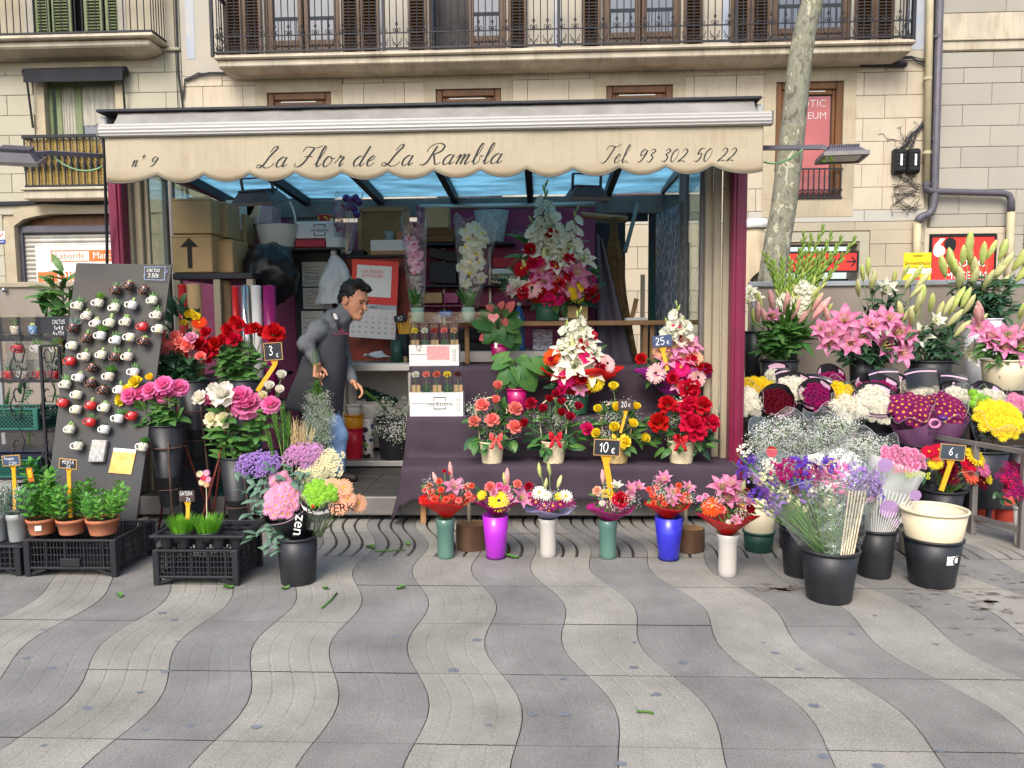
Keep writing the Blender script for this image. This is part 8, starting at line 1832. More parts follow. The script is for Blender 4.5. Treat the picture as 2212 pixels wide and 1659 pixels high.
fill(q,'ld',18,(690,1105),(24,30),Y-.02,22);L=q.location;sleeve(q,L,c+(c-L).normalized()*.01,.05,43*kx,m_white,'band',tip=.25,sy=.75,j0=.8,j1=.93)
letter('lettering','werk',m_black,q,P(706,1100,Y-.26)-L,STAND@Matrix.Rotation(R(4),4,'Z'),1.1);obj('emblem',MB().ball(P(676,1094,Y-.19)-L,.01,8,4),m_wred,q)
q=thing('gerbera_bunch','peach gerberas leaning out to the right of the round bucket','flowers',P(690,1160,Y),group='bunches in the round black bucket');tp_=arrange(q,'kpeach 739 1085 52;kpeach 722 1050 46;gpeach 744 1052 46;gpeach 754 1075 42;gpeach 772 1090 44 .05;kpeach 735 1060 40 .04',Y-.02,(700,1110),up=.1);stems(q,q.location,tp_)
for lab,k,cu,cv,ru,rv,n,px,dy in(('pink statice above the pompons','smauve',659,985,42,24,26,26,.12),('cream statice right of the pink','scream',708,1003,30,26,20,26,.1),('lilac statice left of the pink','slilac',562,1003,46,22,26,26,.15),('pale creamy statice just behind the pompons','scream',676,1028,34,14,14,26,.05)):mums(lab,cu,cv,ru,rv,Y+dy,k,n,px,None,(655,1165),'statice_bunch','bunches in the round black bucket')
q=thing('eucalyptus_bunch','grey-green eucalyptus sprawling over the left side of the round bucket','foliage',P(640,1165,Y),group='bunches in the round black bucket')
for(u,v,dy)in((520,1060,.1),(530,1110,0),(545,1160,-.05),(560,1030,.1),(585,1010,.05),(575,1185,-.06),(550,1080,.02),(600,1195,-.08),(630,1010,.0),(655,1020,.02),(600,1150,-.02),(510,1020,.15)):
 t=P(u,v,Y+dy);st=q.location;m_=st.lerp(t,.5)+Vector((0,0,.08));obj('stem',MB().tube([(0,0,0),m_-st,t-st],.0025,5),m_leafg,q,True)
 for k in range(13):f=.25+.75*k/12;bp=(st.lerp(m_,f*2)if f<.5 else m_.lerp(t,f*2-1));put_leaf(q,'lg',bp,(uni(-1,1),uni(-.8,.2),uni(-.7,.5)),uni(.05,.085))
def m_ear(m):
 def f(i):
  mb=MB()
  for k in range(14):petal(mb,k*2.4,65,75,.22,.045,0,.02,.03*k,2,1,'point');mb.tube([(0,0,.03*k),(.1*math.cos(k*2.4),.1*math.sin(k*2.4),.03*k+.65)],.004,3)
  return mb.mesh('ear',m,True)
 return f
m_wheat=mat('wheat_straw','#cdb583',.7,.15,10,rnd=.1);KIND['earg']=('ear',m_ear(m_leafl),2);KIND['eary']=('ear',m_ear(m_wheat),2)
for lab,k,lst,m in(('green wheat ears standing up behind the pink statice','earg',[(600,895),(612,880),(622,905),(606,915),(586,930),(592,945),(618,925),(628,900)],m_leafl),('bleached wheat ears in film behind the pink statice','eary',[(632,925),(640,915),(648,920),(656,925),(664,932),(644,935),(653,940)],m_wheat)):
 q=thing('wheat_bunch',lab,'foliage',P(635,1150,Y+.14),group='bunches in the round black bucket');tp_=[P(u,v+45,Y+.16)for u,v in lst];stems(q,q.location,tp_,.002,m)
 for t in tp_:put(q,k,t,t-q.location+Vector((uni(-.05,.05),0,0)),.16)
for lab,u,v,z in(('teal crate stacked behind the white roses, upper',470,1000,.42),('teal crate stacked behind the white roses, lower',470,1060,.18)):c=P(u,v,5.45);crate(lab,(c.x,5.45,z),.42,.3,.22,m_tealc,dia=True,nz=6,legs=False)
obj_=thing('support_bench','dark bench behind the bucket stands','bench',(P(440,1000,5.6).x,5.42,0));obj('top',MB().rbox(-.6,.7,0,.45,.14,.175,.004),m_beam,obj_);[obj('leg',MB().rbox(x,x+.04,.02,.06,0,.14,.003),m_beam,obj_)for x in(-.55,.6)]
# ================================================================ goods inside the kiosk
def item(name,lab,cat,u0,v0,u1,v1,Y,d,m,g=None,c=.006,rz=0):
 a=rect(u0,v0,u1,v1,Y);w,h=(a[1]-a[0])/2,a[3]-a[2]
 o=obj(name,MB().rbox(-w,w,0,d,0,h,c),m,loc=((a[0]+a[1])/2,Y,a[2]));o.rotation_euler.z=rz;tag(o,lab,cat,g);return o,w,h
m_card=mat('cardboard','#b8976d',.8,.1,4,rnd=.06,bump=.1,bs=30);m_tape=mat('tape_brown','#8a6c45',.35,.1,5);m_cred=mat('red_card','#a81c30',.5,.1,4);m_cwht=mat('white_card','#d9d6d0',.6,.06,4);m_marker=mat('marker_ink','#26221f',.7)
tb=thing('steel_table','tall steel-framed table stacked with cartons at the left inside','table',(P(450,592,6.25).x,6.25,ZFL));zt_=P(450,590,6.25).z-ZFL;ox=tb.location.x;x0,x1=P(372,590,6.25).x-ox,P(545,590,6.25).x-ox
obj('top',MB().rbox(x0,x1,0,.95,zt_-.05,zt_,.005),m_beam,tb);obj('shelf',MB().rbox(x0,x1,0,.95,.8,.83,.005),m_beam,tb)
for x in(x0,lerp(x0,x1,.5),x1-.06):obj('leg',MB().rbox(x,x+.06,.01,.07,0,zt_-.051,.004),m_cream_al,tb)
for lab,u0,v0,u1,v1,Y,d in(('large plain carton on top of the stack at the left',372,428,456,505,6.3,.45),('large carton with a black up-arrow',372,507,458,589,6.3,.45),('narrow upright carton squeezed beside the top large carton',462,436,489,513,6.5,.3),('smaller carton beside the arrow carton',465,517,503,589,6.42,.35),('upper carton with a white label at the back',494,462,530,530,6.85,.3),('lower carton with a white label at the back',500,532,530,590,6.85,.3)):
 o,w,h=item('carton',lab,'carton',u0,v0,u1,v1,Y,d,m_card,'stacked cartons',.008)
 obj('tape',MB().box(-w*.99,w*.99,-.002,.0,h*.93,h*.95).box(-.02,.02,.0,d,h,h+.002),m_tape,o)
 if 'arrow' in lab and 'beside' not in lab:obj('arrow',MB().box(-.04,.0,-.004,-.002,h*.12,h*.7).poly([(-.1,-.002,h*.68),(.06,-.002,h*.68),(-.02,-.002,h*.92)],(0,-.003,0)),m_marker,o)
 if 'label' in lab:obj('label',MB().box(0,w*.6,-.003,-.001,h*.5,h*.8),m_white,o)
o,w,h=item('carton','white carton wedged above the narrow upright one','carton',488,432,506,470,6.7,.3,m_cwht,'stacked cartons')
o,w,h=item('gift_box','red gift box with two small hearts','box',507,436,542,483,7.08,.3,m_cred)
for x in(-.02,.05):obj('heart',MB().poly([(x+hq_[0]*12,0,h*.6+(hq_[2]-.036)*12)for hq_ in hm],(0,-.003,0)),mat('gold','#d8b08a',.4),o)
item('gift_box','clear-wrapped pink and white box beside the red gift box','box',545,446,588,483,7.08,.25,mat('pink_white','#d3aab0',.4,.3,8))
for lab,u0,u1,vt,vb,m,Y in(('short red roll of foil at the far left',388,406,615,720,'red',6.2),('fat kraft paper roll beside the red one',408,441,614,760,'kraft',6.25),('fat kraft paper roll further right',473,504,606,720,'kraft',6.4),('red roll of wrapping foil leaning by the silver one',507,522,620,800,'red',6.15),('shiny silver roll of foil',525,546,617,800,'silver',6.15),('white paper roll beside the silver one',548,571,617,800,'white',6.15),('magenta roll of wrapping foil',573,602,617,800,'magenta',6.15)):
 mm={'red':m_wred,'kraft':m_card,'silver':mat('silver_foil','#c9c9cc',.2,.1,5,metal=.9),'white':m_cwht,'magenta':m_wmag}[m];b=P((u0+u1)/2,vb,Y);r=S(u1-u0,Y)/2*.92
 z0=ZFL+.8 if Y>6.2 else ZFL+.62;b.z=z0+.032;o=thing('wrapping_roll',lab,'roll',b,group='rolls of wrapping paper');hh=P(u0,vt,Y).z-b.z
 obj('roll',MB().lathe([(r*.3,0),(r,0),(r,hh),(r*.45,hh),(r*.45,hh-.1)],20),mm,o,True);obj('core',MB().lathe([(r*.45,hh-.02),(r*.4,hh+.004),(r*.36,hh-.02)],14),m_card,o)
o=thing('roll_bench','low dark bench carrying the rolls of foil','bench',(P(545,800,6.15).x,6.1,ZFL));obj('top',MB().rbox(-.3,.32,-.08,.25,.6,.645,.005),m_beam,o);[obj('leg',MB().rbox(x,x+.04,0,.04,0,.6,.003),m_beam,o)for x in(-.28,.26)]
c=P(600,533,6.9);q=thing('wicker_basket','white wicker basket with a tall handle on the high shelf','basket',c);rb=S(34,6.9)
obj('weave',MB().grid(lambda i,j:((rb+.05*j+.008*math.cos(i*126+(int(j*9)%2)*3.14))*math.cos(i*6.2832),(rb*.6+.03*j)*math.sin(i*6.2832),.2*j),60,18,wrap=True),m_whitepl,q,True);obj('handle',MB().tube([((rb+.03)*math.cos(R(a)),0,.2+.3*math.sin(R(a)))for a in range(0,181,12)],.01,6),m_whitepl,q,True)
o,w,h=item('carton','white printed carton with a square emblem on the high shelf','carton',638,478,722,515,6.9,.25,m_cwht)
obj('emblem',MB().box(-.01,.1,-.003,-.001,h*.78,h*.82).box(-.01,.1,-.003,-.001,h*.15,h*.19).box(-.01,-.002,-.003,-.001,h*.62,h*.78).box(.092,.1,-.003,-.001,h*.62,h*.78).box(-.01,-.002,-.003,-.001,h*.19,h*.36).box(.092,.1,-.003,-.001,h*.19,h*.36),m_black,o);letter('lettering','verd',m_black,o,(.045,-.003,h*.48),sc=.8)
item('carton','flat red box under the white printed carton','box',638,517,702,534,6.88,.25,m_cred);item('carton','small white box beside the flat red one','box',704,513,740,534,6.88,.2,m_cwht);item('gift_box','small red patterned box above the white printed carton','box',686,462,712,477,6.95,.12,spots('box_red','#a01c22',['#d8a23a'],30,.35))
def lump(name,lab,cat,c,r,m,k=.12,s=6,seed=0):
 mb=MB().grid(lambda i,j:(lambda d:tuple(Vector((d.x*r[0],d.y*r[1],d.z*r[2]))*(1+k*noise.noise(d*s*.5+Vector((seed,0,0)))+k*.5*abs(noise.noise(Vector((d.x*s*2,d.y*s*2,d.z*s*.6+seed)))))))(Vector((math.sin(math.pi*j)*math.cos(i*6.2832),math.sin(math.pi*j)*math.sin(i*6.2832),-math.cos(math.pi*j)))),48,28,wrap=True)
 return tag(obj(name,mb,m,loc=c,smooth=True),lab,cat)
m_bag=mat('black_bag','#141519',.3,.2,6,bump=.6,bs=9);lump('rubbish_bag','bulging black rubbish bag hanging under the high shelf','bag',P(585,592,6.65),(.25,.18,.27),m_bag)
o,w,h=item('cabinet','tall dark cabinet covered with taped notes','cabinet',642,540,790,985,7.05,.4,m_beam);cb=o
for u0,v0,u1,v1,ink in((653,566,706,619,0),(655,622,717,667,1),(652,672,700,750,0)):
 a=rect(u0,v0,u1,v1,7.045);n_=tag(obj('note',MB().box(a[0],a[1],7.04,7.048,a[2],a[3]),mat('note_paper','#c8c3b8',.9,.1,5)),'handmade paper note taped to the cabinet, %s'%('top' if v0<600 else('middle with red scrawl' if v0<650 else 'lowest')),'note','notes taped to the cabinet');mb=MB()
 for k in range(6):z=lerp(a[2],a[3],.15+.13*k);mb.tube([(lerp(a[0],a[1],.1+.1*i),7.037,z+uni(-.01,.01))for i in range(7)],.0022,3)
 obj('scrawl',mb,m_cred if ink else m_marker,n_,kind='stuff')
m_wbag=mat('white_bag','#dfe2e3',.4,.05,6,transl=.3,bump=.3,bs=12)
c=P(722,600,6.9);o=obj('carrier_bag',MB().grid(lambda i,j:(lambda r:(r*math.cos(i*6.2832)+.03*math.sin(j*5),.5*r*math.sin(i*6.2832),.22-.46*j+.05*noise.noise(Vector((i*9,2,5)))*j))((.02+.115*min(1,j*2.2)**.8)*(1+.35*noise.noise(Vector((math.cos(i*6.28)*2.5,math.sin(i*6.28)*2.5,j*4))))),60,16,wrap=True),m_wbag,loc=c,smooth=True);tag(o,'white plastic carrier bags hanging beside the red poster','bag');obj('knot',MB().ball((.0,0,.23),.03,8,5),m_wbag,o)
a=rect(752,562,852,726,6.75);q=thing('wall_calendar','red notice board over an April wall calendar behind the florist','calendar',((a[0]+a[1])/2,6.75,a[2]),rot=(0,R(4),0));w,h=(a[1]-a[0])/2,a[3]-a[2]
obj('back',MB().box(-w,w,.004,.012,.42*h,h),m_red,q);obj('notice',MB().box(-w*.78,w*.72,-.002,.002,h*.52,h*.93),m_cwht,q);letter('lettering','bosses',m_red,q,(-.02,-.004,h*.82),sc=.95);obj('sheet',MB().box(-w,w,.003,.008,-.02,.415*h),m_cwht,q);obj('strip',MB().box(-w,w,-.002,.002,h*.36,h*.42),mat('calendar_grey','#aeb3b8',.7),q);letter('lettering','abril',m_black,q,(.0,-.004,h*.385),sc=1.3)
for d in range(1,31):i=d+4;c_,r_=i%7,i//7;letter('day','d%d'%d,m_red if c_==6 or d==7 else m_black,q,(-w*.86+w*.285*c_,-.001,h*(.31-.066*r_)),sc=.85)
o,w,h=item('poster','large rust-red flamenco-coloured poster behind the calendar','poster',742,556,888,792,7.0,.01,mat('rust_poster','#a03a22',.5,.4,6,col2='#3b1712'))
item('carton','printed brown box on the cigar boxes','box',917,447,969,492,7.22,.18,m_card);item('wooden_box','wooden box with a clasp, upper of two','box',920,493,985,508,7.22,.18,m_wood);item('wooden_box','wooden box with a clasp, lower of two','box',912,508,980,523,7.22,.18,m_wood)
o=obj('wicker_basket',MB().lathe([(.1,0),(.15,.3),(.14,.3),(.1,.02)],24,sx=1.15,sy=.8),mat('wicker_grey','#a3a3a0',.7,.3,40),loc=(P(1062,523,7.3).x,7.32,P(1062,523,7.3).z),smooth=True);tag(o,'grey wicker basket on the top back shelf','basket')
for lab,u0,v0,u1,v1,m,r in(('black album leaning on the middle shelf',925,540,995,562,m_black,12),('dark grey albums stacked under the black one',925,566,985,612,m_beam,3),('fan of white cards on the middle shelf',990,575,1005,612,m_cwht,8),('red box on the middle shelf',1065,556,1125,578,m_cred,0),('stack of pale papers below the red box',1062,580,1135,592,m_cwht,0),('black and cream patterned box',1058,593,1120,613,spots('box_pattern','#2a2824',['#a89a78'],40,.36),0),('brown parcel on the red shelf',912,632,955,655,m_card,0),('pink packet on the red shelf',958,632,990,655,m_wmag,0),('blue tub lid on the ledge',948,672,975,684,mat('tub_blue','#2660a8',.4),0),('stack of papers on the ledge under the broom',1352,686,1398,693,m_cwht,0),('shiny pack of clear bottles under the ledge',1150,712,1194,757,clear('bottle_clear',(.75,.72,.85),.25,.1,.8,30),0),('pink tape roll on the till',1013,720,1030,732,m_wmag,0),('small cream carton on the steel counter',862,770,878,784,m_card,0),('white leaflets behind the big green pot',1205,686,1245,692,m_cwht,0),('brown box behind the white gladioli',1140,500,1180,523,m_card,0),('tan wicker box at the end of the ledge',1225,660,1270,692,m_wick2,0)):
 Y=6.56 if v1>680 and v1<700 else(6.85 if v1 in(757,732)else(6.6 if v1==784 else 7.24));kd=next(k for k in('album','card','box','bottle','paper','parcel','packet','lid','tape','carton','leaflet')if k in lab);kd='bottle pack' if kd=='bottle' else kd;o,w,h=item(kd.replace(' ','_'),lab,kd,u0,v0,u1,v1,Y,.14,m);o.rotation_euler.y=R(r)
q=thing('wicker_tray','cane-lattice tray standing behind the white crate','tray',P(828,552,7.2));mb=MB();lattice_panel(mb,(-.2,0,0),(.42,0,0),.42,14,9,.006,.008,True);obj('lattice',mb,m_wick2,q);obj('frame',MB().bar((-.22,0,0),(-.22,0,.44),.04).bar((.24,0,0),(.24,0,.44),.04).bar((-.22,0,.44),(.24,0,.44),.04).box(-.2,.22,.02,.03,0,.42),m_ledge,q)
o,w,h=item('fruit_crate','small white crate of pots on the back shelf','crate',800,518,878,542,6.98,.22,m_cwht);item('fruit_crate','pale wooden crate under the white one','crate',800,542,876,551,6.98,.22,m_ledge)
for u,m in((838,m_gpotp),(862,m_terra)):p=P(u,519,7.0);tag(obj('small_pot',MB().lathe([(.03,0),(.055,.09),(.05,.09),(.03,.01)],16),m,loc=(p.x,7.08,p.z),smooth=True),'small %s pot in the white crate'%('grey' if u<850 else 'terracotta'),'pot')
c=P(748,548,6.8);q=thing('dried_bunch','dried bunch with purple balls wrapped in clear film','flowers',c)
for u,v in((748,428),(757,432),(768,428),(775,436),(752,446),(764,450),(770,462),(758,440)):p=P(u,v,6.75)-c;obj('ball',MB().ball(p,.036,12,8),mat('ball_purple','#4a1a72',.25,.1,5,coat=.5),q,True);obj('stalk',MB().tube([(0,0,0),p],.002,4),m_wick,q)
for i in range(14):put(q,rng.choice(('slilac','spink','smagenta')),P(uni(725,745),uni(425,500),6.8),(uni(-1,1),-1,.3),.06)
sleeve(q,c,P(752,425,6.8),.05,.13,m_cello,'film',tip=.1)
M_PET['orchid']=pm('orchid','#d98ab5',col2='#ecc4d6');KIND['orp']=('orchid',lambda i:m_lily('pink',0,'orchid')(i),2)
def m_orch(col):
 def f(i):
  mb=MB()
  for k,W,L_ in((0,.62,.5),(3.14,.62,.5),(1.57,.36,.5),(3.9,.34,.5),(5.5,.34,.5)):petal(mb,k,8,-6,L_,W,.2,.02,0,4,2,'round')
  petal(mb,4.71,60,-20,.24,.2,.6,.02,.02,3,2,'round',1);return mb.mesh('orchid',[M_PET[col],M_PET['hot' if col=='orchid' else 'yellow']],True)
 return f
KIND['orp']=('orchid',m_orch('orchid'),2);KIND['orw']=('orchid',m_orch('lilywhite'),2)
for lab,k,foot,fl,sl in(('pink orchid in a clear film cone','orp',(902,690),'885 520 30;895 532 30;900 550 32;893 562 28;904 572 26;898 585 22;888 545 26',((893,470),60)),('white orchid in a flaring clear film cone','orw',(1012,690),'1022 492 34;1008 500 32;1038 505 30;1016 520 36;1034 528 34;1008 538 32;1026 548 36;1012 565 34;1035 570 30;1015 585 32;1000 580 28;1006 612 26;1040 600 26;1045 520 26',((1030,475),100))):
 Y=6.4;b=P(*foot,Y);b.z=ZLEDGE+.004;o=thing('orchid_plant',lab,'orchid',b+Vector((0,0,.0)),group='orchids in film on the ledge');obj('pot',MB().lathe([(.05,0),(.06,.12),(.055,.12),(.05,.02)],20),mat('celadon','#93ab98',.3),o,True)
 tp_=arrange(o,fl.replace(';',';'+k+' ')if 0 else ';'.join(k+' '+s for s in fl.split(';')),Y,(foot[0],560),up=.0,bulge=.03);obj('stalk',MB().tube([(0,0,.1),P(foot[0]+2,600,Y)-b,P(*[float(z)for z in fl.split()[:2]],Y)-b],.004,5),m_stem,o,True)
 for j in range(6):put_leaf(o,'lf',b+Vector((uni(-.02,.02),0,.12)),(uni(-1,1),-.3,uni(.8,1.6)),uni(.16,.22))
 sleeve(o,b+Vector((0,0,.02)),P(*sl[0],Y),.055,S(sl[1],Y)/2,m_cello,'film',tip=.06,sy=.6)
q=thing('acrylic_tray','clear acrylic tray along the ledge holding the orchid pots','tray',P(968,692,6.3));q.location.z=ZLEDGE-.003;obj('front',MB().box(-.34,.36,0,.004,0,.085),m_acr,q);obj('base',MB().box(-.34,.36,.004,.45,-.004,.0),m_frost,q)
for x in(-.1,.1):obj('cup',MB().lathe([(.04,0),(.05,.07)],16,(x,.1,0)),m_acr,q)
for lab,u0,u1,vt,vb,Y,tops,price in(('upper white display box of preserved roses with a pink notice',884,991,745,794,5.97,('yellow','white','red','coral','peach'),1),('lower white display box of preserved roses with a square emblem',885,1000,848,898,5.6,('white','coral','salmon','yellow','wine'),0)):
 a=rect(u0,vt,u1,vb,Y);zb2_=zA+.003 if price else zB_+.003;q=thing('display_box',lab,'display box',((a[0]+a[1])/2,Y,zb2_),group='white display boxes of preserved roses');w,h=(a[1]-a[0])/2,a[3]-zb2_
 obj('carton',MB().box(-w,w,0,.005,0,h).box(-w,w,.1,.105,0,h).box(-w,-w+.005,.005,.1,0,h).box(w-.005,w,.005,.1,0,h).box(-w,w,.005,.1,0,.005),m_cwht,q)
 for x,z,s in((w*.82,.3,.012),(w*.82,.5,.012),(w*.82,.7,.012)):obj('symbol',MB().tube([(x+s*math.cos(R(30*k)),-.001,h*z+s*math.sin(R(30*k)))for k in range(13)],.0015,4),m_black,q)
 letter('lettering','preserved',m_black,q,(-w*.62,-.0015,h*.55),sc=.85)
 if price:obj('notice',MB().box(-w*.28,w*.62,-.003,-.001,h*.3,h*.95),mat('notice_pink','#e29a98',.7,.2,30),q);mb,w_=hand_text('12',1,.08);mb.v=[(-w*.75+x*.045,-.002,h*.72+y*.05)for x,y,z in mb.v];obj('lettering',mb,m_marker,q)
 else:e=MB();[e.box(*t)for t in((-.02,.075,-.003,-.001,h*.78,h*.81),(-.02,.075,-.003,-.001,h*.3,h*.33),(-.02,-.016,-.003,-.001,h*.62,h*.78),(.071,.075,-.003,-.001,h*.62,h*.78),(-.02,-.016,-.003,-.001,h*.33,h*.45),(.071,.075,-.003,-.001,h*.33,h*.45))];obj('emblem',e,m_black,q);letter('lettering','verd',m_black,q,(.03,-.002,h*.53),sc=.9)
 for i,c in enumerate(tops):
  x=-w*.8+w*.4*i;t=thing('preserved_rose','preserved %s rose in a clear tube, %s of the %s box'%({'wine':'black','salmon':'orange-red'}.get(c,c),nth(i,5),lab.split()[0]),'boxed rose',q.location+Vector((x,.05,.006)),group='preserved roses in clear tubes');H=P(900,700 if price else 792,Y).z-q.location.z
  obj('tube',MB().box(-w*.17,w*.17,-.035,.035,0,H),m_acr,t);obj('card',MB().box(-w*.16,w*.16,.02,.025,.01,H*.6),m_leafd if i%2 else m_card,t);put(t,'r'+c,t.location+Vector((0,-.0,H*.8)),(0,-.6,1),.055);obj('stem',MB().tube([(0,0,0),(0,0,H*.78)],.003,5),m_stem,t)
q=thing('raffia_bundle','long hanging bundle of brown raffia at the right inside','bundle',P(1338,462,6.95));L=q.location;mb=MB()
for k in range(110):
 x=uni(-1,1);y=uni(-1,1);pp=[]
 for u,v,w_ in((1326,470,14),(1326,500,9),(1326,560,36),(1336,640,30),(1352,700,22),(1364,780,26)):c=P(u,v,6.9)-L;pp.append(c+Vector((S(w_,6.9)*x*.5+uni(-.012,.012),y*.04,0)))
 mb.tube(pp,.004,3)
obj('strand',mb,mat('raffia','#7a6243',.9,.3,20),q,kind='stuff')
o=obj('grey_sheet',MB().grid(lambda i,j:(lambda p:(p.x,p.y-.04*math.sin(i*9),p.z))(P(lerp(1290,lerp(1300,1375,j),i),lerp(505,800,j)+12*i,6.85)),16,12),mat('grey_felt','#5d5763',.9,.15,4),smooth=True);tag(o,'grey cloth sheet leaning beside the raffia bundle','cloth');o.modifiers.new('thick','SOLIDIFY').thickness=.006
for u,vb_,lab in((1122,757,'large blue water bottle on the steel bench'),):b=P(u,vb_,6.8);q=thing('water_bottle',lab,'bottle',(b.x,6.85,C2.location.z+z1));mm=mat('bottle_blue','#2b6aa6',.15,.2,8,coat=.6);obj('bottle',MB().lathe([(.001,0),(.05,0),(.052,.02),(.047,.05),(.052,.09),(.047,.2),(.052,.3),(.03,.37),(.018,.39),(.018,.41)],18),mm,q,True);obj('cap',MB().lathe([(.02,.41),(.02,.435),(.001,.436)],14),m_white,q)
for k in range(6):c=P(1402+3*k,640+20*k,7.1);q=tag(obj('bamboo_cane',MB().tube([(c.x,7.1+.02*k,ZFL),(c.x+.02,7.1+.02*k,c.z+.5-.06*k)],.012,8),m_dgpot,smooth=True),'dark green cane leaning in the far right corner, %s'%nth(k,6),'cane','dark green canes in the corner')
mb=MB().grid(lambda i,j:(-.16+.36*i,.05+.22*j,.02+.05*noise.noise(Vector((i*4,j*4,3)))+.035*math.sin(i*7)*j),18,8);b=P(820,783,6.5);o=obj('paper_sheet',mb,m_cwht,loc=(b.x,6.5,cz+.03),smooth=True);tag(o,'crumpled white paper lying on the steel counter','paper')
for lab,u,w_,vt,vb_,m,Y in(('dark green jar on the counter',858,26,737,784,m_dgpot,6.55),('black pot of yellow sticks on the counter',872,30,725,784,m_blackpl,6.7)):b=P(u,vb_,Y);b.z=cz+.002;tag(obj('jar',MB().lathe([(.0005,0),(S(w_,Y)/2,0),(S(w_,Y)/2,S(vb_-vt,Y)),(S(w_,Y)/2-.006,S(vb_-vt,Y)),(S(w_,Y)/2-.01,.02)],20),m,loc=b,smooth=True),lab,'jar')
for k in range(9):a,e=P(866+2*k,735,6.7),P(858+4.5*k,690+uni(-8,8),6.7);tag(obj('yellow_stake',MB().bar(a,e,.012,.004,up=(0,1,0)),m_ystake),'yellow stake in the black pot on the counter, %s'%nth(k,9),'stake','spare yellow stakes')
sign('tiny black board reading 10 among the spare stakes',(864,688),6.66,26,14,[('10',0,0,.6,.5)],edge=False,tilt=R(-8))
zs=zsh+.002
def cup(lab,u,vt,vb_,wt,wb,m,Y,z):b=P(u,vb_,Y);b.z=z;k=Y/FPX;return bucket(lab,b,wt*k/2,wb*k/2,P(u,vt,Y).z-z,m,'coloured buckets under the counter'),P(u,vt,Y).z
Y=6.62
cup('red plastic bucket under the counter',766,923,992,42,34,mat('bucket_red','#c91f35',.35,.06,4),Y,zs);cup('amber bucket nested in the red one',766,895,940,40,36,mat('bucket_amber','#dd9212',.35,.06,4),Y,P(766,938,Y).z);cup('white cup nested in the amber bucket',766,874,905,32,26,m_whitepl,Y,P(766,905,Y).z)
cup('white tub on the can under the counter',802,865,900,60,54,m_whitepl,6.8,P(802,900,6.8).z);b=P(797,990,6.66);b.z=zs;q=thing('spray_can','tall printed can under the white tub','can',b,group='coloured buckets under the counter');hh=P(797,900,6.8).z-zs;obj('body',MB().lathe([(.0005,0),(.055,0),(.055,hh-.03),(.04,hh-.012),(.0005,hh-.012)],20),spots('can_print','#cfcac0',['#27457e','#2d2f2c','#7aa05a'],14,.34),q,True);obj('lid',MB().lathe([(.05,hh-.02),(.05,hh),(.0005,hh)],20),m_white,q)
cup('black bucket of gypsophila under the counter',852,900,1000,76,60,m_blackpl,6.6,zs)
q=thing('gypsophila_bunch','loose gypsophila trailing from the black bucket to the florist','flowers',P(852,905,6.55));[put(q,'gyp',P(uni(818,880),uni(858,940),6.5),(uni(-1,1),-.5,uni(-.6,.6)),uni(.1,.16))for _ in range(18)];stems(q,q.location,[P(782+uni(0,10),842+uni(0,6),6.15)for _ in range(10)],.002,m_leafl)
for i in range(5):o,w,h=item('nested_pots','dark green stacked pots lying on the counter shelf, %s'%nth(i,5),'pots',770+14*i,838+5*i,800+14*i,880,6.9,.1,m_dgpot,'dark green pots lying under the counter',.03)
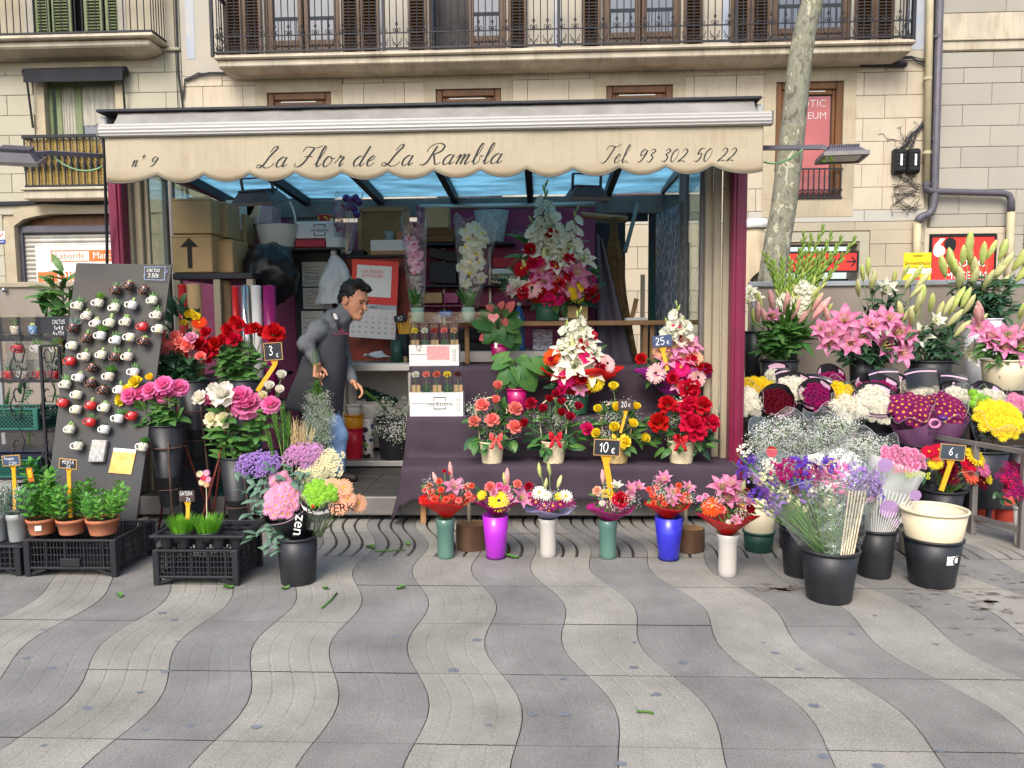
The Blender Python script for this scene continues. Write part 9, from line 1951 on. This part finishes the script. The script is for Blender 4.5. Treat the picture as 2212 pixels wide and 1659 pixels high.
# ================================================================ the florist
def sdf_mesh(prims,res,k,pad=.03,disp=0,ds=20):
 pts=np.array([p for q in prims for p in(q[0],q[1])]);rm=max(max(q[2],q[3])if not isinstance(q[2],tuple)else max(q[2])for q in prims)+pad
 lo=pts.min(0)-rm;n=np.ceil((pts.max(0)+rm-lo)/res).astype(int)+1
 ax=[lo[i]+res*np.arange(n[i])for i in range(3)];D=np.full(tuple(n),9.,np.float32)
 for q in prims:
  a,b=np.array(q[0]),np.array(q[1]);el=isinstance(q[2],tuple);r=max(q[2])if el else max(q[2],q[3]);kk=q[4]if len(q)>4 and q[4]else k
  s=[slice(max(0,int((min(a[i],b[i])-r-kk*1.5-.01-lo[i])/res)),min(n[i],int((max(a[i],b[i])+r+kk*1.5+.01-lo[i])/res)+2))for i in range(3)]
  X=np.stack(np.meshgrid(*[ax[i][s[i]]for i in range(3)],indexing='ij'),-1)
  if el:
   M=np.array(q[3])if q[3]is not None else np.eye(3);L=(X-a)@M.T;d=(np.linalg.norm(L/np.array(q[2]),axis=-1)-1)*min(q[2])
  else:
   ab=b-a;t=np.clip(((X-a)@ab)/max(ab@ab,1e-9),0,1);d=np.linalg.norm(X-(a+t[...,None]*ab),axis=-1)-(q[2]+(q[3]-q[2])*t)
  O=D[s[0],s[1],s[2]];h=np.clip(.5+.5*(O-d)/kk,0,1);D[s[0],s[1],s[2]]=np.where(O>5,d,d*h+O*(1-h)-kk*h*(1-h))
 if disp:
  X=np.stack(np.meshgrid(*ax,indexing='ij'),-1);w=np.sin(X[...,0]*ds+2*np.sin(X[...,2]*ds*.7))*np.sin(X[...,2]*ds*.9+X[...,1]*ds*.5+1.5*np.sin(X[...,0]*ds*.5));D+=(disp*w).astype(np.float32)
 I=D<0;c=tuple(m-1 for m in n);cnt=np.zeros(c,np.float32);acc=np.zeros(c+(3,),np.float32)
 cut=lambda A,o:A[o[0]:o[0]+c[0],o[1]:o[1]+c[1],o[2]:o[2]+c[2]]
 for axi in range(3):
  for o1 in(0,1):
   for o2 in(0,1):
    o=[0,0,0];oth=[i for i in range(3)if i!=axi];o[oth[0]]=o1;o[oth[1]]=o2;e=list(o);e[axi]=1
    d0,d1=cut(D,o),cut(D,e);x=(d0<0)!=(d1<0);t=np.where(x,d0/np.where(x,d0-d1,1),0);cnt+=x
    for i in range(3):acc[...,i]+=np.where(x,t if i==axi else o[i],0)
 on=cnt>0;idx=np.full(c,-1);idx[on]=np.arange(on.sum());V=(np.argwhere(on)+acc[on]/cnt[on][:,None])*res+lo;F=[]
 for axi in range(3):
  o=[i for i in range(3)if i!=axi];a=[slice(None)]*3;b=[slice(None)]*3;a[axi]=slice(0,-1);b[axi]=slice(1,None);i0,i1=I[tuple(a)],I[tuple(b)];P_=np.argwhere(i0!=i1);P_=P_[(P_[:,o[0]]>0)&(P_[:,o[1]]>0)&(P_[:,o[0]]<c[o[0]])&(P_[:,o[1]]<c[o[1]])]
  u=np.eye(3,dtype=int)[o[0]];v=np.eye(3,dtype=int)[o[1]];g=lambda Q:idx[Q[:,0],Q[:,1],Q[:,2]]
  f=np.stack([g(P_-u-v),g(P_-v),g(P_),g(P_-u)],1);fl=i0[P_[:,0],P_[:,1],P_[:,2]]^(axi==1);f[~fl]=f[~fl][:,::-1];F.append(f)
 F=np.concatenate(F);F=F[(F>=0).all(1)];return V,F
def sdf_obj(name,prims,res,k,m,parent,**kw):
 V,F=sdf_mesh([tuple(tuple(Vector(q[i])-parent.location)if i<2 else q[i]for i in range(len(q)))for q in prims],res,k,**kw)
 me=bpy.data.meshes.new(name);me.from_pydata(V.tolist(),[],F.tolist());me.materials.append(m);me.polygons.foreach_set('use_smooth',[True]*len(F));return obj(name,me,None,parent)
Ym=6.0;px=Ym/FPX
def J(u,v,dy=0.):p=P(u,v,Ym+dy);return p
mn=thing('person','dark-haired man in a grey jacket, charcoal apron and jeans, bending over cut greenery','person',(J(700,900).x,Ym,ZFL))
m_skin=mat('skin','#bd8668',.5,.1,14,spec=.35);m_hair=mat('hair_black','#14110f',.5,.3,60,bump=.5,bs=120,stretch=(1,1,.3));m_jack=mat('jacket_grey','#5d6064',.9,.1,30,bump=.2,bs=200);m_apr=mat('apron_charcoal','#3b3b3f',.9,.1,30,bump=.2,bs=220);m_jean=mat('denim','#86a5cc',.85,.2,6,bump=.2,bs=160);m_shoe=mat('shoe_dark','#2a1c1a',.6)
hc=J(765,648,-.02);f=Vector((.86,-.42,-.36)).normalized();s_=f.cross(Vector((.12,.0,1))).normalized();u_=s_.cross(f);HS=1.17
MH=[list(f),list(s_),list(u_)]
def H(a,b,c):return hc+(f*a+s_*b+u_*c)*HS
def el(a,b,c,r,k=None):return(H(a,b,c),H(a,b,c),tuple(x*HS for x in r),MH,k)
def cn(p,q,r1,r2,k=None):return(H(*p),H(*q),r1*HS,r2*HS,k)
nb=J(722,702,.0);shR,shL=J(690,712,-.14),J(728,712,.17);elR,elL=J(660,742,-.24),J(742,776,.12);wrR,wrL=J(685,786,-.27),J(763,826,-.0)
hip=J(692,858,.02);chest=J(706,735,.02);waist=J(696,800,.02);kn1,kn2=J(728,940,-.06),J(672,940,.1);an1,an2=J(729,1028,-.04),J(660,1030,.12)
for a in(an1,an2):a.z=ZFL+.09
def hand(w,d,nrm,curls,thumb,sc=1.12):
 d=Vector(d).normalized();n_=Vector(nrm);n_=(n_-d*n_.dot(d)).normalized();x=d.cross(n_);out=[];pc=w+d*.045*sc
 for q in(-.026,0,.024):out.append((w+x*q*.6*sc,w+d*.085*sc+x*q*sc,.017*sc,.013*sc,.012))
 for i,(q,ln)in enumerate(((-.03,.07),(-.011,.08),(.009,.076),(.028,.06))):
  p=w+d*.085*sc+x*q*sc;e=d.copy();ang=curls[i]
  for j,t in enumerate((.45,.32,.23)):
   e=(Matrix.Rotation(R(ang),3,x)@e);p2=p+e*ln*t*sc;out.append((p,p2,(.0098-.0012*j)*sc,(.009-.0014*j)*sc,.004));p=p2
 b=w+d*.02*sc-x*.028*sc;t1=b+(d*.6-x*.5+n_*thumb).normalized()*.045*sc;t2=t1+(d*.9-x*.05+n_*thumb).normalized()*.035*sc;out+=[(b,t1,.014*sc,.011*sc,.008),(t1,t2,.0105*sc,.008*sc,.005)]
 return out
hR=hand(wrR,(-.02,-.1,-1),(.9,-.4,0),(12,62,70,74),.6);hL=hand(wrL,(.75,-.3,-.55),(-.3,-.5,-.8),(22,30,34,40),.35)
body=[el(-.012,0,.03,(.098,.077,.1)),cn((.015,0,-.05),(.06,0,-.092),.062,.036),el(.045,0,-.02,(.052,.058,.075)),cn((.09,0,.016),(.116,0,-.026),.009,.0135,.012),cn((.086,-.034,.03),(.086,.034,.03),.012,.012,.02),cn((.094,-.017,-.062),(.094,.017,-.062),.0085,.0085,.006),cn((.095,-.015,-.05),(.095,.015,-.05),.0075,.0075,.005),cn((.085,0,-.096),(.085,0,-.096),.02,.02),el(-.004,.079,-.012,(.02,.01,.032),.01),el(-.004,-.079,-.012,(.02,.01,.032),.01),(H(-.03,0,-.05),nb,.062,.066),(nb,chest,.1,.12),(shR,shL,.07,.07),(chest,waist,.13,.115),(waist,hip,.115,.13),(shR,elR,.05,.042),(elR,wrR,.041,.028),(shL,elL,.05,.042),(elL,wrL,.041,.028),(hip,kn1,.085,.055),(hip,kn2,.085,.055),(kn1,an1,.052,.038),(kn2,an2,.052,.038)]+hR+hL
sdf_obj('body',body,.0058,.022,m_skin,mn)
sdf_obj('hair',[el(-.026,0,.052,(.096,.085,.088)),el(-.07,0,.0,(.05,.07,.075)),cn((.03,.04,.125),(.075,-.02,.105),.036,.026),cn((.0,.074,.04),(.004,.078,.012),.016,.007),cn((.0,-.074,.04),(.004,-.078,.012),.016,.007)],.006,.02,m_hair,mn,disp=.006,ds=95)
for sd in(-1,1):
 obj('eye',MB().ball(H(.0905,sd*.031,.006)-mn.location,.0085,8,6),m_ctr_dark,mn,True);obj('eyebrow',MB().tube([H(.097,sd*.014,.024)-mn.location,H(.096,sd*.032,.03)-mn.location,H(.083,sd*.05,.024)-mn.location],.0055,5),m_hair,mn,True)
jk=[(nb+Vector((0,0,.02)),chest,.105,.155),(H(-.025,0,-.085),nb,.078,.1),(shR,shL,.078,.08),(chest,waist,.165,.15),(waist,hip,.15,.155),(shR,elR,.07,.056),(elR,wrR+(elR-wrR)*.12,.056,.043),(shL,elL,.075,.06),(elL,wrL+(elL-wrL)*.12,.058,.043)]
sdf_obj('jacket',jk,.009,.045,m_jack,mn,disp=.0065,ds=38)
sdf_obj('jeans',[(hip,kn1,.11,.082),(hip,kn2,.11,.082),(kn1,an1-Vector((0,0,.03)),.08,.064),(kn2,an2-Vector((0,0,.03)),.08,.064)],.009,.04,m_jean,mn,disp=.004,ds=40)
for a in(an1,an2):b=a.copy();b.z=ZFL+.04;sdf_obj('shoe',[(b-Vector((.03,0,0)),b+Vector((.15,-.06,-.008)),.045,.034),(b,a,.05,.05)],.008,.03,m_shoe,mn)
L=mn.location
def ring(t):
 tb=[(J(722,712),.13,.15),(J(708,760),.165,.17),(J(698,800),.185,.18),(J(688,840),.205,.19),(J(679,885),.225,.2)];q=min(t*4,3.999);i=int(q);g=q-i;a,b=tb[i],tb[i+1];return a[0].lerp(b[0],g),lerp(a[1],b[1],g),lerp(a[2],b[2],g)
def af(i,j):
 c,rx,ry=ring(j);lo_,hi_=(-.62,.42)if j<.28 else(lerp(-.85,-1.25,min(1,(j-.28)*2)),.62);a=R(-90)+math.pi*lerp(lo_,hi_,i)*.62+R(18);fo=.008*math.sin(i*16+j*3)*j
 return tuple(Vector((c.x+(rx+.012+fo)*math.cos(a),c.y+(ry+.014+fo)*math.sin(a),c.z+.02*math.sin(i*5)*j))-L)
o=obj('apron',MB().grid(af,40,26),m_apr,mn,True);o.modifiers.new('thick','SOLIDIFY').thickness=.004
obj('apron_strap',MB().tube([J(735,712,-.17)-L,J(727,692,-.14)-L,J(719,678,-.11)-L,J(712,684,.02)-L],.012,5),m_black,mn,True);obj('buckle',MB().bar(J(727,690,-.158)-L,J(722,678,-.128)-L,.024,.012),m_cwht,mn)
letter('lettering','florapron',mat('print_crimson','#b0425c',.8),mn,J(738,716,-.19)-L,STAND@Matrix.Rotation(R(20),4,'Y'),.85)
q=thing('greenery_bunch','long feathery bunch of greenery hanging from the florist\'s near hand','foliage',J(684,812,-.3))
tp_=[]
for k in range(26):
 e=J(685+rng.gauss(0,19),uni(900,1010),-.3+uni(-.06,.06));a=q.location;m_=a.lerp(e,.5)+Vector((0,0,.0));obj('stem',MB().tube([a-a,m_-a,e-a],.002,4),m_leafl,q)
 for j in range(5):put(q,'gyp',a.lerp(e,.35+.15*j),e-a+Vector((uni(-.3,.3),uni(-.4,.1),0)),uni(.06,.1))
 for j in range(9):put_leaf(q,'blade',a.lerp(e,.15+.09*j),(e-a).normalized()+Vector((uni(-.7,.7),uni(-.7,.3),0)),uni(.05,.09))
for k in range(4):e=J(668+6*k,765-4*k,-.31);obj('stem',MB().tube([(0,0,0),e-q.location],.0028,5),m_leafl,q)
